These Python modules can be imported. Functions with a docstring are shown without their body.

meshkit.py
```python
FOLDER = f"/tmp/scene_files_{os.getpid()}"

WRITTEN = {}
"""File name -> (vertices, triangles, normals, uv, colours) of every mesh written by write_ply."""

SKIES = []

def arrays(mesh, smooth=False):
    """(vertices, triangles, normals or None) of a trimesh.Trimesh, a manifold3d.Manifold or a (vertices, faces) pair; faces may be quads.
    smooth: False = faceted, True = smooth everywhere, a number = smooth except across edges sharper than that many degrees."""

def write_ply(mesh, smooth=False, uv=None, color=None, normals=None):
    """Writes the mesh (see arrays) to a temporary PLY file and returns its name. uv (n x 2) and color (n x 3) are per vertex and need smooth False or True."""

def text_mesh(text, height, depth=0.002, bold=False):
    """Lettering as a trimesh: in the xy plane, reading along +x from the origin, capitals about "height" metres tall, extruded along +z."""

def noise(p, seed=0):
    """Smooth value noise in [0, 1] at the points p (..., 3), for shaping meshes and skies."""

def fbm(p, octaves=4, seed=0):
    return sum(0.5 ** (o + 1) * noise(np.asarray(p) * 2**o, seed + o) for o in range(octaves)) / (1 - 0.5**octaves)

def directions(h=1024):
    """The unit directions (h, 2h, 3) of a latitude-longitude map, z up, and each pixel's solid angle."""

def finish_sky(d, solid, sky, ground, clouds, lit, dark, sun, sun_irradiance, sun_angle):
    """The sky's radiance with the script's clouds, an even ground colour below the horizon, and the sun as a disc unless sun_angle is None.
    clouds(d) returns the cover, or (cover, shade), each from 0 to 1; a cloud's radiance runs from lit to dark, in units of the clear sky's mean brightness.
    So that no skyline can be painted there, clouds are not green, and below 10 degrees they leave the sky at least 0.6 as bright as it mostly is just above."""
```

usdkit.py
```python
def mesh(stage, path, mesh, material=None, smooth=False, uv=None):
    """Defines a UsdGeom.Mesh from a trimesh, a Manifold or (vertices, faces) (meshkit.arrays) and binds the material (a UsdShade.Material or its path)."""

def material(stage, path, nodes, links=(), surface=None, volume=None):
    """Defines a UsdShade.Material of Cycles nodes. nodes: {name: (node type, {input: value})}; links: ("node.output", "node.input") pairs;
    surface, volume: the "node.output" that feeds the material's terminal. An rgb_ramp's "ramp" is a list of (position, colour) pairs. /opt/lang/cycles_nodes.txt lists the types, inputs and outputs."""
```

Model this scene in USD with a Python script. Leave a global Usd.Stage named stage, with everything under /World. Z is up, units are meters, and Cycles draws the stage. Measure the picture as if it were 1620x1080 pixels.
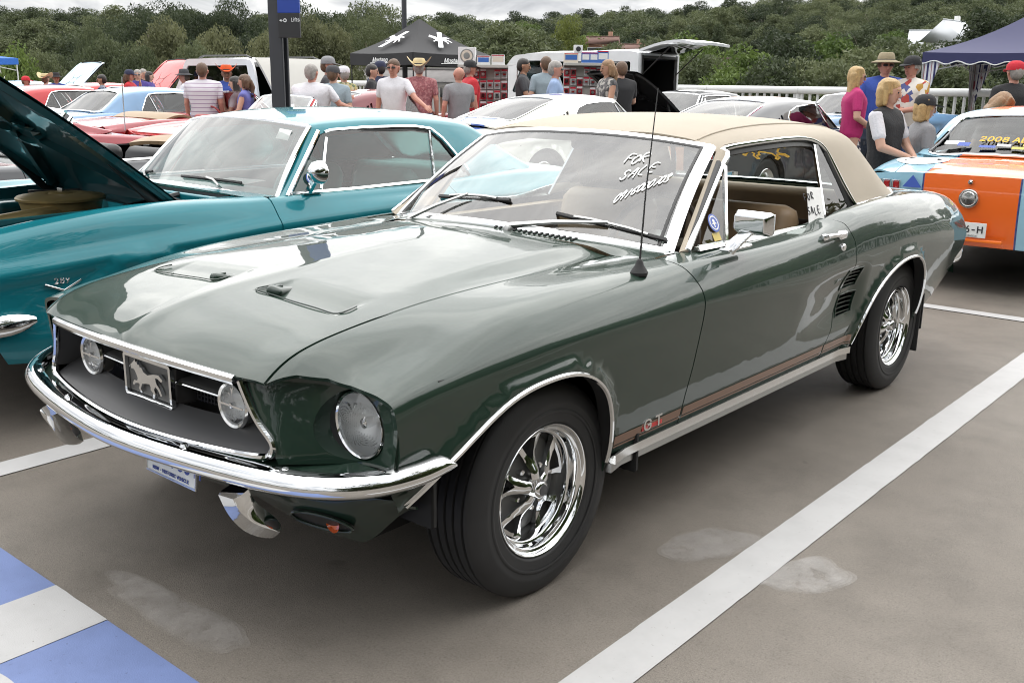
import math, random, numpy as np, trimesh, shapely, manifold3d, usdkit, meshkit
from scipy.interpolate import Akima1DInterpolator, RectBivariateSpline, CubicSpline
from scipy.ndimage import gaussian_filter1d
from scipy.spatial import Delaunay
from shapely.geometry import Polygon, LineString, Point, box as sbox
from pxr import Usd, UsdGeom, UsdLux, UsdShade, Gf, Sdf, Vt

stage = Usd.Stage.CreateInMemory()
UsdGeom.SetStageUpAxis(stage, 'Z')
UsdGeom.SetStageMetersPerUnit(stage, 1.0)
UsdGeom.Xform.Define(stage, '/World')
UsdGeom.Scope.Define(stage, '/World/Looks')

# ---------------------------------------------------------------- camera
CAM_POS = np.array([2.45876, -2.09577, 1.44143])
YAW, PITCH, ROLL, FPX = 0.701359, 0.25287, -0.012984, 1582.456
def cam_axes():
    f = np.array([-math.sin(YAW) * math.cos(PITCH), math.cos(YAW) * math.cos(PITCH), -math.sin(PITCH)])
    r = np.array([math.cos(YAW), math.sin(YAW), 0.0]); d = np.cross(f, r)
    c, s = math.cos(ROLL), math.sin(ROLL)
    return c * r + s * d, -s * r + c * d, f
_r, _d, _f = cam_axes()
cam = UsdGeom.Camera.Define(stage, '/World/camera')
cam.CreateHorizontalApertureAttr(36.0)
cam.CreateFocalLengthAttr(36.0 * FPX / 1620.0)
cam.CreateClippingRangeAttr(Gf.Vec2f(0.05, 5000))
cam.CreateFStopAttr(0.0)
_M = np.eye(4); _M[0, :3], _M[1, :3], _M[2, :3], _M[3, :3] = _r, -_d, -_f, CAM_POS
cam.AddTransformOp().Set(Gf.Matrix4d(*_M.ravel().tolist()))
cam.CreateExposureAttr(1.05)

# ---------------------------------------------------------------- sky and sun (bright overcast)
SUN_EL, SUN_AZ = math.radians(58), math.radians(-20)          # azimuth = atan2(x, y) of the direction towards the sun
sun_dir = np.array([math.sin(SUN_AZ) * math.cos(SUN_EL), math.cos(SUN_AZ) * math.cos(SUN_EL), math.sin(SUN_EL)])
dome = UsdLux.DomeLight.Define(stage, '/World/sky')
dome.GetPrim().SetCustomDataByKey('kind', 'structure')
sky_mat = usdkit.material(stage, '/World/Looks/overcast_sky', {
    'sky': ('sky_texture', {'sky_type': 'single_scattering', 'sun_disc': False, 'sun_elevation': SUN_EL, 'sun_rotation': SUN_AZ, 'altitude': 100.0, 'air_density': 1.0, 'aerosol_density': 2.0}),
    'tc': ('texture_coordinate', {}),
    'sep': ('separate_xyz', {}),
    'zc': ('math', {'math_type': 'maximum', 'value2': 0.0}),
    'za': ('math', {'math_type': 'add', 'value2': 0.22}),
    'dx': ('math', {'math_type': 'divide'}), 'dy': ('math', {'math_type': 'divide'}),
    'cv': ('combine_xyz', {'z': 0.0}),
    'mp': ('mapping', {'mapping_type': 'point', 'scale': (1.25, 1.25, 1.0), 'location': (3.1, 1.7, 0.4)}),
    'n1': ('noise_texture', {'scale': 2.3, 'detail': 8.0, 'roughness': 0.55, 'distortion': 0.5}),
    'n2': ('noise_texture', {'scale': 0.55, 'detail': 5.0, 'roughness': 0.5}),
    'cover': ('rgb_ramp', {'ramp': [(0.30, (0.80,) * 3), (0.42, (0.97,) * 3), (0.6, (1.0,) * 3)]}),
    'tone': ('rgb_ramp', {'ramp': [(0.32, (3.3, 3.4, 3.6)), (0.44, (4.7, 4.8, 5.0)), (0.54, (6.2, 6.25, 6.3)), (0.68, (8.6, 8.6, 8.5))]}),
    'cf': ('separate_color', {'color_type': 'rgb'}),
    'mix': ('mix', {'mix_type': 'mix'}),
    'lift': ('math', {'math_type': 'multiply_add', 'value2': 0.98, 'value3': 0.66}), 'hv': ('hsv', {'hue': 0.5, 'saturation': 1.0, 'fac': 1.0}),   # overcast: the zenith is brighter than the horizon
    'bg': ('background_shader', {'strength': 0.10}),
}, [('tc.generated', 'sep.vector'), ('sep.z', 'zc.value1'), ('zc.value', 'za.value1'), ('sep.x', 'dx.value1'), ('za.value', 'dx.value2'),
    ('sep.y', 'dy.value1'), ('za.value', 'dy.value2'), ('dx.value', 'cv.x'), ('dy.value', 'cv.y'), ('cv.vector', 'mp.vector'),
    ('mp.vector', 'n1.vector'), ('mp.vector', 'n2.vector'), ('n1.fac', 'tone.fac'), ('n2.fac', 'cover.fac'), ('cover.color', 'cf.color'), ('cf.r', 'mix.fac'),
    ('sky.color', 'mix.color1'), ('tone.color', 'mix.color2'), ('mix.color', 'hv.color'), ('zc.value', 'lift.value1'), ('lift.value', 'hv.value'), ('hv.color', 'bg.color')], surface='bg.background')
UsdShade.MaterialBindingAPI.Apply(dome.GetPrim()).Bind(sky_mat)
sun = UsdLux.DistantLight.Define(stage, '/World/sun')
sun.CreateIntensityAttr(0.36); sun.CreateAngleAttr(120.0); sun.CreateNormalizeAttr(True); sun.CreateColorAttr(Gf.Vec3f(1.0, 0.97, 0.92))
_z = sun_dir; _x = np.cross([0, 0, 1.0], _z); _x /= np.linalg.norm(_x); _y = np.cross(_z, _x)
_S = np.eye(4); _S[0, :3], _S[1, :3], _S[2, :3] = _x, _y, _z
sun.AddTransformOp().Set(Gf.Matrix4d(*_S.ravel().tolist()))
# ---------------------------------------------------------------- helpers: prims
USED = {}
def numbered(path):
    k = USED.get(path, -1) + 1; USED[path] = k
    return path if k == 0 else '%s_%03d' % (path, k)
def say(prim, label=None, cat=None, group=None, kind=None):
    for k, v in (('label', label), ('category', cat), ('group', group), ('kind', kind)):
        if v: prim.SetCustomDataByKey(k, v)
def thing(name, label, cat, loc=(0, 0, 0), rz=0.0, group=None, kind=None, scale=None, rx=0.0):
    p = numbered('/World/' + name)
    x = UsdGeom.Xform.Define(stage, p)
    x.AddTranslateOp().Set(Gf.Vec3d(*map(float, loc)))
    if rz: x.AddRotateZOp().Set(math.degrees(rz))
    if rx: x.AddRotateXOp().Set(math.degrees(rx))
    if scale is not None: x.AddScaleOp().Set(Gf.Vec3f(*([scale] * 3 if np.ndim(scale) == 0 else scale)))
    say(x.GetPrim(), label, cat, group, kind)
    return p
def raw_mesh(path, v, f, n=None, mat=None):
    m = UsdGeom.Mesh.Define(stage, path)
    f = np.asarray(f)
    m.CreatePointsAttr(Vt.Vec3fArray.FromNumpy(np.ascontiguousarray(v, np.float32)))
    m.CreateFaceVertexCountsAttr(Vt.IntArray.FromNumpy(np.full(len(f), f.shape[1], np.int32)))
    m.CreateFaceVertexIndicesAttr(Vt.IntArray.FromNumpy(np.ascontiguousarray(f.ravel(), np.int32)))
    m.CreateSubdivisionSchemeAttr('none')
    if n is not None:
        m.CreateNormalsAttr(Vt.Vec3fArray.FromNumpy(np.ascontiguousarray(n, np.float32))); m.SetNormalsInterpolation('vertex')
    if mat is not None:
        UsdShade.MaterialBindingAPI.Apply(m.GetPrim()).Bind(UsdShade.Material.Get(stage, '/World/Looks/' + mat))
    return m
def put(parent, name, mesh, mat, smooth=32, label=None, cat=None, group=None, kind=None):
    """one Mesh prim: mesh is a trimesh, a Manifold, (v, f) or (v, f, normals)"""
    p = numbered((parent or '/World') + '/' + name)
    if isinstance(mesh, tuple) and len(mesh) == 3:
        m = raw_mesh(p, *mesh, mat)
    else:
        v, f, n = meshkit.arrays(mesh, smooth)
        m = raw_mesh(p, v, f, n, mat)
    say(m.GetPrim(), label, cat, group, kind)
    return p
def copy_of(src, name, loc, rz, label, cat, group, scale=None):
    p = thing(name, label, cat, loc, rz, group, scale=scale)
    pr = stage.GetPrimAtPath(p)
    pr.GetReferences().AddInternalReference(src); pr.SetInstanceable(True)
    return p
# ---------------------------------------------------------------- helpers: shapes
def cat(*ms):
    out = []
    for m in ms:
        if m is None: continue
        if isinstance(m, (list,)): out += m
        else: out.append(m)
    out = [trimesh.Trimesh(*meshkit.arrays(m)[:2], process=False) if not isinstance(m, trimesh.Trimesh) else m for m in out]
    return trimesh.util.concatenate(out)
def bx(c, s, rz=0, rx=0, ry=0):
    b = trimesh.creation.box(s)
    if rx: b.apply_transform(trimesh.transformations.rotation_matrix(rx, [1, 0, 0]))
    if ry: b.apply_transform(trimesh.transformations.rotation_matrix(ry, [0, 1, 0]))
    if rz: b.apply_transform(trimesh.transformations.rotation_matrix(rz, [0, 0, 1]))
    b.apply_translation(c); return b
def rbx(c, s, r=0.01, rz=0, rx=0, ry=0, seg=8):
    """box with rounded edges"""
    r = min(r, min(s) * 0.49)
    h = np.array(s) / 2 - r
    sp = manifold3d.Manifold.sphere(r, seg)
    m = manifold3d.Manifold.batch_hull([sp.translate([sx * h[0], sy * h[1], sz * h[2]]) for sx in (-1, 1) for sy in (-1, 1) for sz in (-1, 1)])
    b = trimesh.Trimesh(*meshkit.arrays(m)[:2], process=False)
    if rx: b.apply_transform(trimesh.transformations.rotation_matrix(rx, [1, 0, 0]))
    if ry: b.apply_transform(trimesh.transformations.rotation_matrix(ry, [0, 1, 0]))
    if rz: b.apply_transform(trimesh.transformations.rotation_matrix(rz, [0, 0, 1]))
    b.apply_translation(c); return b
def sweep(path, prof, up=(0, 0, 1), closed=False, caps=True, scales=None):
    """sweeps a closed 2D profile [(side, up)...] along a 3D path"""
    P = np.asarray(path, float); n = len(P); Q = np.asarray(prof, float); m = len(Q)
    if closed: T = np.roll(P, -1, 0) - np.roll(P, 1, 0)
    else: T = np.gradient(P, axis=0)
    T /= np.linalg.norm(T, axis=1, keepdims=True) + 1e-12
    U = np.broadcast_to(np.asarray(up, float), P.shape) if np.ndim(up) == 1 else np.asarray(up, float)
    S = np.cross(T, U); S /= np.linalg.norm(S, axis=1, keepdims=True) + 1e-12
    V = np.cross(S, T)
    sc = np.ones(n) if scales is None else np.asarray(scales, float)
    pts = P[:, None] + (S[:, None] * Q[None, :, :1] + V[:, None] * Q[None, :, 1:]) * sc[:, None, None]
    v = pts.reshape(-1, 3); f = []
    i = np.arange(n if closed else n - 1); j = np.arange(m)
    I, J = np.meshgrid(i, j, indexing='ij')
    a = I * m + J; b = I * m + (J + 1) % m; c = ((I + 1) % n) * m + (J + 1) % m; d = ((I + 1) % n) * m + J
    f = np.concatenate([np.stack([a, b, c], -1).reshape(-1, 3), np.stack([a, c, d], -1).reshape(-1, 3)])
    if caps and not closed:
        v = np.vstack([v, P[0], P[-1]]); k = n * m
        f = np.vstack([f, [[k, (q + 1) % m, q] for q in range(m)], [[k + 1, (n - 1) * m + q, (n - 1) * m + (q + 1) % m] for q in range(m)]])
    t = trimesh.Trimesh(v, f, process=False)
    return t
def circ(r, n=8, ry=None):
    a = np.arange(n) * 2 * np.pi / n
    return np.stack([r * np.cos(a), (ry or r) * np.sin(a)], 1)
def tube(path, r, n=8, closed=False, scales=None):
    P = np.asarray(path, float)
    d = P[-1] - P[0] if not closed else P[1] - P[0]
    up = (0, 0, 1)
    T = np.diff(P, axis=0); T /= np.linalg.norm(T, axis=1, keepdims=True) + 1e-12
    if (np.abs(T[:, 2]) > 0.93).any(): up = (1, 0, 0) if (np.abs(T[:, 0]) < 0.9).all() else (0.3, 0.9, 0.2)
    return sweep(P, circ(r, n), up, closed, scales=scales)
def smooth_path(pts, n=40, closed=False):
    P = np.asarray(pts, float)
    if closed: P = np.vstack([P, P[:1]])
    d = np.r_[0, np.cumsum(np.linalg.norm(np.diff(P, axis=0), axis=1) ** 0.5)]
    cs = CubicSpline(d, P, bc_type='periodic' if closed else 'natural')
    t = np.linspace(0, d[-1], n + (1 if closed else 0))
    q = cs(t)
    return q[:-1] if closed else q
def lathe(prof, n=32, axis='z', c=(0, 0, 0)):
    """revolves [(r, h)...] about an axis through c"""
    P = np.asarray(prof, float); m = len(P); a = np.arange(n) * 2 * np.pi / n
    v = np.stack([P[None, :, 0] * np.cos(a)[:, None], P[None, :, 0] * np.sin(a)[:, None], np.broadcast_to(P[None, :, 1], (n, m))], -1).reshape(-1, 3)
    I, J = np.meshgrid(np.arange(n), np.arange(m - 1), indexing='ij')
    A = I * m + J; B = ((I + 1) % n) * m + J
    f = np.concatenate([np.stack([A, B, B + 1], -1).reshape(-1, 3), np.stack([A, B + 1, A + 1], -1).reshape(-1, 3)])
    if axis == 'x': v = v[:, [2, 0, 1]]
    if axis == 'y': v = v[:, [1, 2, 0]]
    t = trimesh.Trimesh(v + np.asarray(c, float), f, process=False)
    ok = t.area_faces > 1e-12; t.update_faces(ok)
    return t
def cyl(a, b, r, r2=None, n=12):
    a, b = np.asarray(a, float), np.asarray(b, float)
    return tube(np.stack([a, b]), r, n, scales=[1, (r2 if r2 is not None else r) / r])
def ext(poly, h, z=0.0):
    out = []
    for g in getattr(poly, 'geoms', [poly]):
        if g.area > 1e-9: out.append(trimesh.creation.extrude_polygon(g, h, engine='earcut'))
    t = trimesh.util.concatenate(out); t.apply_translation([0, 0, z]); return t
def frame(mesh, o, ex, ey, ez=None):
    """moves a mesh so that its x, y, z axes lie along ex, ey, ez at o"""
    ex = np.asarray(ex, float); ey = np.asarray(ey, float)
    if ez is None: ez = np.cross(ex, ey)
    M = np.eye(4); M[:3, 0], M[:3, 1], M[:3, 2], M[:3, 3] = ex, ey, ez, o
    t = mesh.copy(); t.apply_transform(M); return t
def mir(m):
    v, f, n = (list(m) + [None])[:3] if isinstance(m, tuple) else (np.array(m.vertices), np.array(m.faces), None)
    v = v * [-1, 1, 1]; f = f[:, ::-1]
    if isinstance(m, tuple): return (v, f, None if n is None else n * [-1, 1, 1]) if n is not None else (v, f)
    return trimesh.Trimesh(v, f, process=False)
def blob_mesh(pts):
    m = manifold3d.Manifold.batch_hull([manifold3d.Manifold.sphere(float(r), 14).translate(list(map(float, c))) for c, r in pts])
    return trimesh.Trimesh(*meshkit.arrays(m)[:2], process=False)
def unit(v):
    v = np.asarray(v, float); return v / np.linalg.norm(v)
# ---------------------------------------------------------------- helpers: trimmed panels of a smooth surface
def ring_pts(ring, step):
    L = ring.length; n = max(int(math.ceil(L / step)), 8)
    c = np.array(ring.coords)[:-1]
    d = [ring.project(Point(p)) for p in c]                      # keep the corners
    t = np.unique(np.round(np.concatenate([np.arange(n) * L / n, d]), 6))
    keep = [t[0]]
    cs = set(np.round(d, 6))
    for x in t[1:]:
        if x - keep[-1] < step * 0.3 and x not in cs: continue
        keep.append(x)
    return np.array([ring.interpolate(x).coords[0] for x in keep])
def fd_normals(S, a, b, e=0.0015):
    na = S(a + e, b) - S(a - e, b); nb = S(a, b + e) - S(a, b - e)
    n = np.cross(na, nb); return n / (np.linalg.norm(n, axis=1, keepdims=True) + 1e-12)
def panel(S, poly, step=0.03, flange=0.012, flip=False, sa=None):
    """the part of the surface S(a, b) whose parameters lie in poly, with a turned-in edge. returns (v, f, n)"""
    polys = list(getattr(poly, 'geoms', [poly]))
    VV, FF, NN, off = [], [], [], 0
    for po in polys:
        po = shapely.geometry.polygon.orient(po)
        rings = [ring_pts(r, step * 0.8) for r in [po.exterior, *po.interiors]]
        x0, y0, x1, y1 = po.bounds
        gx, gy = np.meshgrid(np.arange(x0 + step / 2, x1, step), np.arange(y0 + step / 2, y1, step))
        inn = po.buffer(-step * 0.42)
        g = np.stack([gx.ravel(), gy.ravel()], 1)
        g = g[shapely.contains_xy(inn, g[:, 0], g[:, 1])] if not inn.is_empty else g[:0]
        pts = np.vstack(rings + [g])
        tri = Delaunay(pts).simplices
        c = pts[tri].mean(1); big = po.buffer(1e-5)
        tri = tri[shapely.contains_xy(big, c[:, 0], c[:, 1])]
        p = pts[tri]; e1, e2 = p[:, 1] - p[:, 0], p[:, 2] - p[:, 0]; ar = e1[:, 0] * e2[:, 1] - e1[:, 1] * e2[:, 0]; tri = tri[np.abs(ar) > 1e-9]; ar = ar[np.abs(ar) > 1e-9]
        tri[ar < 0] = tri[ar < 0][:, ::-1]
        v = S(pts[:, 0], pts[:, 1]); n = fd_normals(S, pts[:, 0], pts[:, 1])
        if isinstance(S, Loft): n, tri = -n, tri[:, ::-1]
        V, F, N = [v], [tri], [n]; k = len(v); s = 0
        if flange:
            for r in rings:
                m = len(r); i = np.arange(s, s + m); j = np.roll(i, -1)
                tv = v[j] - v[i]; tv = tv + np.roll(tv, 1, 0)
                side = np.cross(tv, n[i]); side /= np.linalg.norm(side, axis=1, keepdims=True) + 1e-12
                q = v[i] - n[i] * (flange if not flip else -flange)
                V += [v[i], q]; N += [side, side]
                a = k + np.arange(m); b = np.roll(a, -1); a2, b2 = a + m, b + m
                F += [np.stack([a, a2, b2], 1), np.stack([a, b2, b], 1)]
                k += 2 * m; s += m
        V, F, N = np.vstack(V), np.vstack(F), np.vstack(N)
        if flip: F, N = F[:, ::-1], N.copy(); N[:len(v)] *= -1 if flip else 1
        VV.append(V); FF.append(F + off); NN.append(N); off += len(V)
    return np.vstack(VV), np.vstack(FF), np.vstack(NN)
class Loft:
    """smooth body surface from lines that run along the car: lines[k] = [(y, x, z), ...], from the centre outwards and down"""
    def __init__(self, lines, y0, y1, kside=5, sig_u=0.018, sig_y=0.02, ny=260, nu=420, disp=None):
        Y = np.linspace(y0, y1, ny); K = len(lines)
        P = np.zeros((ny, K, 2))
        for k, l in enumerate(lines):
            l = np.array(l, float)
            ys = np.r_[l[0, 0] - 2, l[0, 0] - 1, l[:, 0], l[-1, 0] + 1, l[-1, 0] + 2] if len(l) < 3 else l[:, 0]
            xz = np.vstack([l[0, 1:]] * 2 + [l[:, 1:]] + [l[-1, 1:]] * 2) if len(l) < 3 else l[:, 1:]
            P[:, k] = Akima1DInterpolator(ys, xz, method='makima')(np.clip(Y, ys[0], ys[-1]))
        full = np.concatenate([(P * [-1, 1])[:, :0:-1], P], 1) if abs(lines[0][0][1]) < 1e-9 else P
        self.sym = full.shape[1] > K
        ch = np.linalg.norm(np.diff(full, axis=1), axis=2).mean(0); u = np.r_[0, np.cumsum(ch)]
        if self.sym: u -= u[K - 1]
        self.uk = u[K - 1:] if self.sym else u
        U = np.linspace(u[0], u[-1], nu); A = Akima1DInterpolator(u, np.swapaxes(full, 0, 1), method='makima')(U)
        A = np.swapaxes(A, 0, 1)
        du, dy = U[1] - U[0], Y[1] - Y[0]
        def blur(A, s, ax):
            pad = 60
            w = [(0, 0)] * 3; w[ax] = (pad, pad)
            B = np.pad(A, w, mode='reflect', reflect_type='odd')
            B = gaussian_filter1d(B, s, axis=ax)
            return np.take(B, np.arange(pad, pad + A.shape[ax]), axis=ax)
        A = blur(blur(A, sig_u / du, 1), sig_y / dy, 0)
        self.Y, self.U, self.A = Y, U, A
        self.fx, self.fz = RectBivariateSpline(Y, U, A[..., 0]), RectBivariateSpline(Y, U, A[..., 1])
        self.disp = disp; self.ks = kside
        
    def __call__(self, y, u):
        y, u = np.asarray(y, float), np.asarray(u, float)
        yc = np.clip(y, self.Y[0], self.Y[-1])
        x, z = self.fx.ev(yc, u), self.fz.ev(yc, u)
        p = np.stack([x, y, z], -1)
        return self.disp(p, y, u) if self.disp else p
    def u_of_z(self, y, z, side=1, umin=None):
        """parameter on the side at height z"""
        y, z = np.broadcast_arrays(np.asarray(y, float), np.asarray(z, float))
        U = np.linspace(self.uk[self.ks] if umin is None else umin, self.U[-1], 300); out = np.zeros(y.shape)
        for i in np.ndindex(y.shape):
            zz = self.fz.ev(np.full(300, np.clip(y[i], self.Y[0], self.Y[-1])), U)
            out[i] = np.interp(-z[i], np.maximum.accumulate(-zz), U)
        return out * side
    def u_of_x(self, y, x):
        """parameter on the top at half-width x"""
        y, x = np.broadcast_arrays(np.asarray(y, float), np.asarray(x, float))
        U = np.linspace(0, self.uk[self.ks + 1], 300); out = np.zeros(y.shape)
        for i in np.ndindex(y.shape):
            xx = self.fx.ev(np.full(300, np.clip(y[i], self.Y[0], self.Y[-1])), U)
            out[i] = np.interp(abs(x[i]), np.maximum.accumulate(xx), U) * (1 if x[i] >= 0 else -1)
        return out
    def side_poly(self, pts, side=1):
        """polygon in (y, u) from points (y, z) on the side"""
        p = np.array(pts, float); return Polygon(np.stack([p[:, 0], self.u_of_z(p[:, 0], p[:, 1], side)], 1))
def dense(pts, step=0.02, closed=True):
    p = np.array(pts, float); out = []
    for a, b in zip(p, np.roll(p, -1, 0) if closed else p[1:]):
        if not closed and False: break
        n = max(int(np.linalg.norm(b - a) / step), 1)
        out += [a + (b - a) * t for t in np.arange(n) / n]
    if not closed: out.append(p[-1])
    return np.array(out)
def grid_surf(f, nu, nv):
    """(v, f, n) of f(u, v), u, v in [0, 1]"""
    u, w = np.meshgrid(np.linspace(0, 1, nu), np.linspace(0, 1, nv), indexing='ij')
    u, w = u.ravel(), w.ravel()
    v = f(u, w)
    n = fd_normals(f, np.clip(u, .002, .998), np.clip(w, .002, .998))
    I, J = np.meshgrid(np.arange(nu - 1), np.arange(nv - 1), indexing='ij')
    a = (I * nv + J).ravel(); b = a + 1; c = a + nv + 1; d = a + nv
    F = np.concatenate([np.stack([a, d, c], 1), np.stack([a, c, b], 1)])
    return v, F, n
def solid(sh, t):
    """gives an open sheet (v, f, n) a thickness t behind it"""
    v, f, n = sh; k = len(v)
    e = np.sort(np.vstack([f[:, [0, 1]], f[:, [1, 2]], f[:, [2, 0]]]), 1)
    raw = np.vstack([f[:, [0, 1]], f[:, [1, 2]], f[:, [2, 0]]])
    _, ix, ct = np.unique(e, axis=0, return_index=True, return_counts=True)
    b = raw[ix[ct == 1]]
    w = np.vstack([v, v - n * t]); 
    F = np.vstack([f, f[:, ::-1] + k, np.stack([b[:, 1], b[:, 0], b[:, 0] + k], 1), np.stack([b[:, 1], b[:, 0] + k, b[:, 1] + k], 1)])
    return trimesh.Trimesh(w, F, process=False)
# ---------------------------------------------------------------- materials
def mat(name, nodes, links=(), surface='p.BSDF'):
    usdkit.material(stage, '/World/Looks/' + name, nodes, links, surface=surface); return name
def plain(name, color, rough=0.5, metal=0.0, spec=0.5, coat=0.0, coat_rough=0.03, bump=None, vary=0.0, vscale=20.0, **kw):
    nodes = {'p': ('principled_bsdf', dict(base_color=color, roughness=rough, metallic=metal, specular_ior_level=spec, coat_weight=coat, coat_roughness=coat_rough, **kw))}
    links = []
    if bump or vary:
        nodes['tc'] = ('texture_coordinate', {})
    if bump:
        nodes['nb'] = ('noise_texture', {'scale': bump[0], 'detail': 4.0}); nodes['b'] = ('bump', {'strength': bump[1], 'distance': bump[2] if len(bump) > 2 else 0.01})
        links += [('tc.object', 'nb.vector'), ('nb.fac', 'b.height'), ('b.normal', 'p.normal')]
    if vary:
        c = np.array(color)
        nodes['nv'] = ('noise_texture', {'scale': vscale, 'detail': 5.0, 'roughness': 0.6})
        nodes['rv'] = ('rgb_ramp', {'ramp': [(0.25, tuple(c * (1 - vary))), (0.75, tuple(np.minimum(c * (1 + vary), 1)))]})
        links += [('tc.object', 'nv.vector'), ('nv.fac', 'rv.fac'), ('rv.color', 'p.base_color')]
    return mat(name, nodes, links)
def paint(name, color, metal=0.0, rough=0.35, ior=1.42):
    """car paint: slightly uneven base under a clear coat with a hint of orange peel"""
    c = np.array(color)
    return mat(name, {
        'tc': ('texture_coordinate', {}),
        'n': ('noise_texture', {'scale': 3.0, 'detail': 3.0}),
        'r': ('rgb_ramp', {'ramp': [(0.3, tuple(c * 0.93)), (0.7, tuple(c * 1.06))]}),
        'n2': ('noise_texture', {'scale': 6.0, 'detail': 2.0}),
        'b': ('bump', {'strength': 0.05, 'distance': 0.02}),
        'p': ('principled_bsdf', {'metallic': metal, 'roughness': rough, 'coat_weight': 1.0, 'coat_roughness': 0.025, 'coat_ior': ior, 'specular_ior_level': 0.15}),
    }, [('tc.object', 'n.vector'), ('n.fac', 'r.fac'), ('r.color', 'p.base_color'), ('tc.object', 'n2.vector'), ('n2.fac', 'b.height'), ('b.normal', 'p.coat_normal')])
def glass(name, tint=(0.86, 0.92, 0.90), ior=1.75, rough=0.0):
    return mat(name, {'t': ('transparent_bsdf', {'color': tint}), 'g': ('glossy_bsdf', {'color': (1, 1, 1), 'roughness': rough}), 'fr': ('fresnel', {'IOR': ior}), 'm': ('mix_closure', {})},
               [('fr.fac', 'm.fac'), ('t.BSDF', 'm.closure1'), ('g.BSDF', 'm.closure2')], surface='m.closure')
paint('dark_green_paint', (0.0075, 0.0185, 0.012), metal=0.0, rough=0.45, ior=1.52)
paint('teal_paint', (0.006, 0.14, 0.17), metal=0.25, rough=0.34)
paint('red_paint', (0.42, 0.012, 0.016)); paint('bright_red_paint', (0.55, 0.03, 0.03)); paint('dark_red_paint', (0.20, 0.006, 0.014))
paint('sky_blue_paint', (0.15, 0.27, 0.43)); paint('pale_blue_paint', (0.44, 0.66, 0.78)); paint('maroon_paint', (0.14, 0.018, 0.025))
paint('cream_white_paint', (0.70, 0.68, 0.62)); paint('black_paint', (0.02, 0.022, 0.026)); paint('white_paint_gloss', (0.74, 0.75, 0.76))
paint('race_blue_paint', (0.35, 0.64, 0.78)); paint('race_orange_paint', (0.82, 0.17, 0.018)); paint('stripe_blue_paint', (0.07, 0.14, 0.36)); paint('copper_paint', (0.30, 0.15, 0.10), metal=0.5)
mat('chrome', {'tc': ('texture_coordinate', {}), 'n': ('noise_texture', {'scale': 14.0, 'detail': 2.0}), 'b': ('bump', {'strength': 0.03, 'distance': 0.02}),
               'p': ('principled_bsdf', {'base_color': (0.80, 0.81, 0.82), 'metallic': 1.0, 'roughness': 0.045})}, [('tc.object', 'n.vector'), ('n.fac', 'b.height'), ('b.normal', 'p.normal')])
plain('bright_trim', (0.74, 0.74, 0.73), 0.16, 1.0)
plain('brushed_metal', (0.42, 0.42, 0.41), 0.32, 1.0)
plain('argent_grey', (0.115, 0.115, 0.112), 0.42, 0.25)
plain('grille_grey', (0.075, 0.075, 0.077), 0.38, 0.45)
plain('black_rubber', (0.016, 0.016, 0.016), 0.62, bump=(220, 0.12, 0.004), vary=0.25, vscale=9)
plain('tyre_rubber', (0.013, 0.013, 0.0135), 0.6, bump=(260, 0.16, 0.003), vary=0.30, vscale=7)
plain('black_trim', (0.012, 0.012, 0.012), 0.38)
plain('dark_void', (0.006, 0.006, 0.006), 0.8)
plain('engine_black', (0.018, 0.018, 0.019), 0.45, vary=0.5, vscale=14)
plain('gold_enamel', (0.30, 0.23, 0.10), 0.38, 0.45, vary=0.12, vscale=10)
plain('tan_vinyl_roof', (0.40, 0.345, 0.27), 0.62, bump=(420, 0.35, 0.003), vary=0.06, vscale=3)
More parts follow.
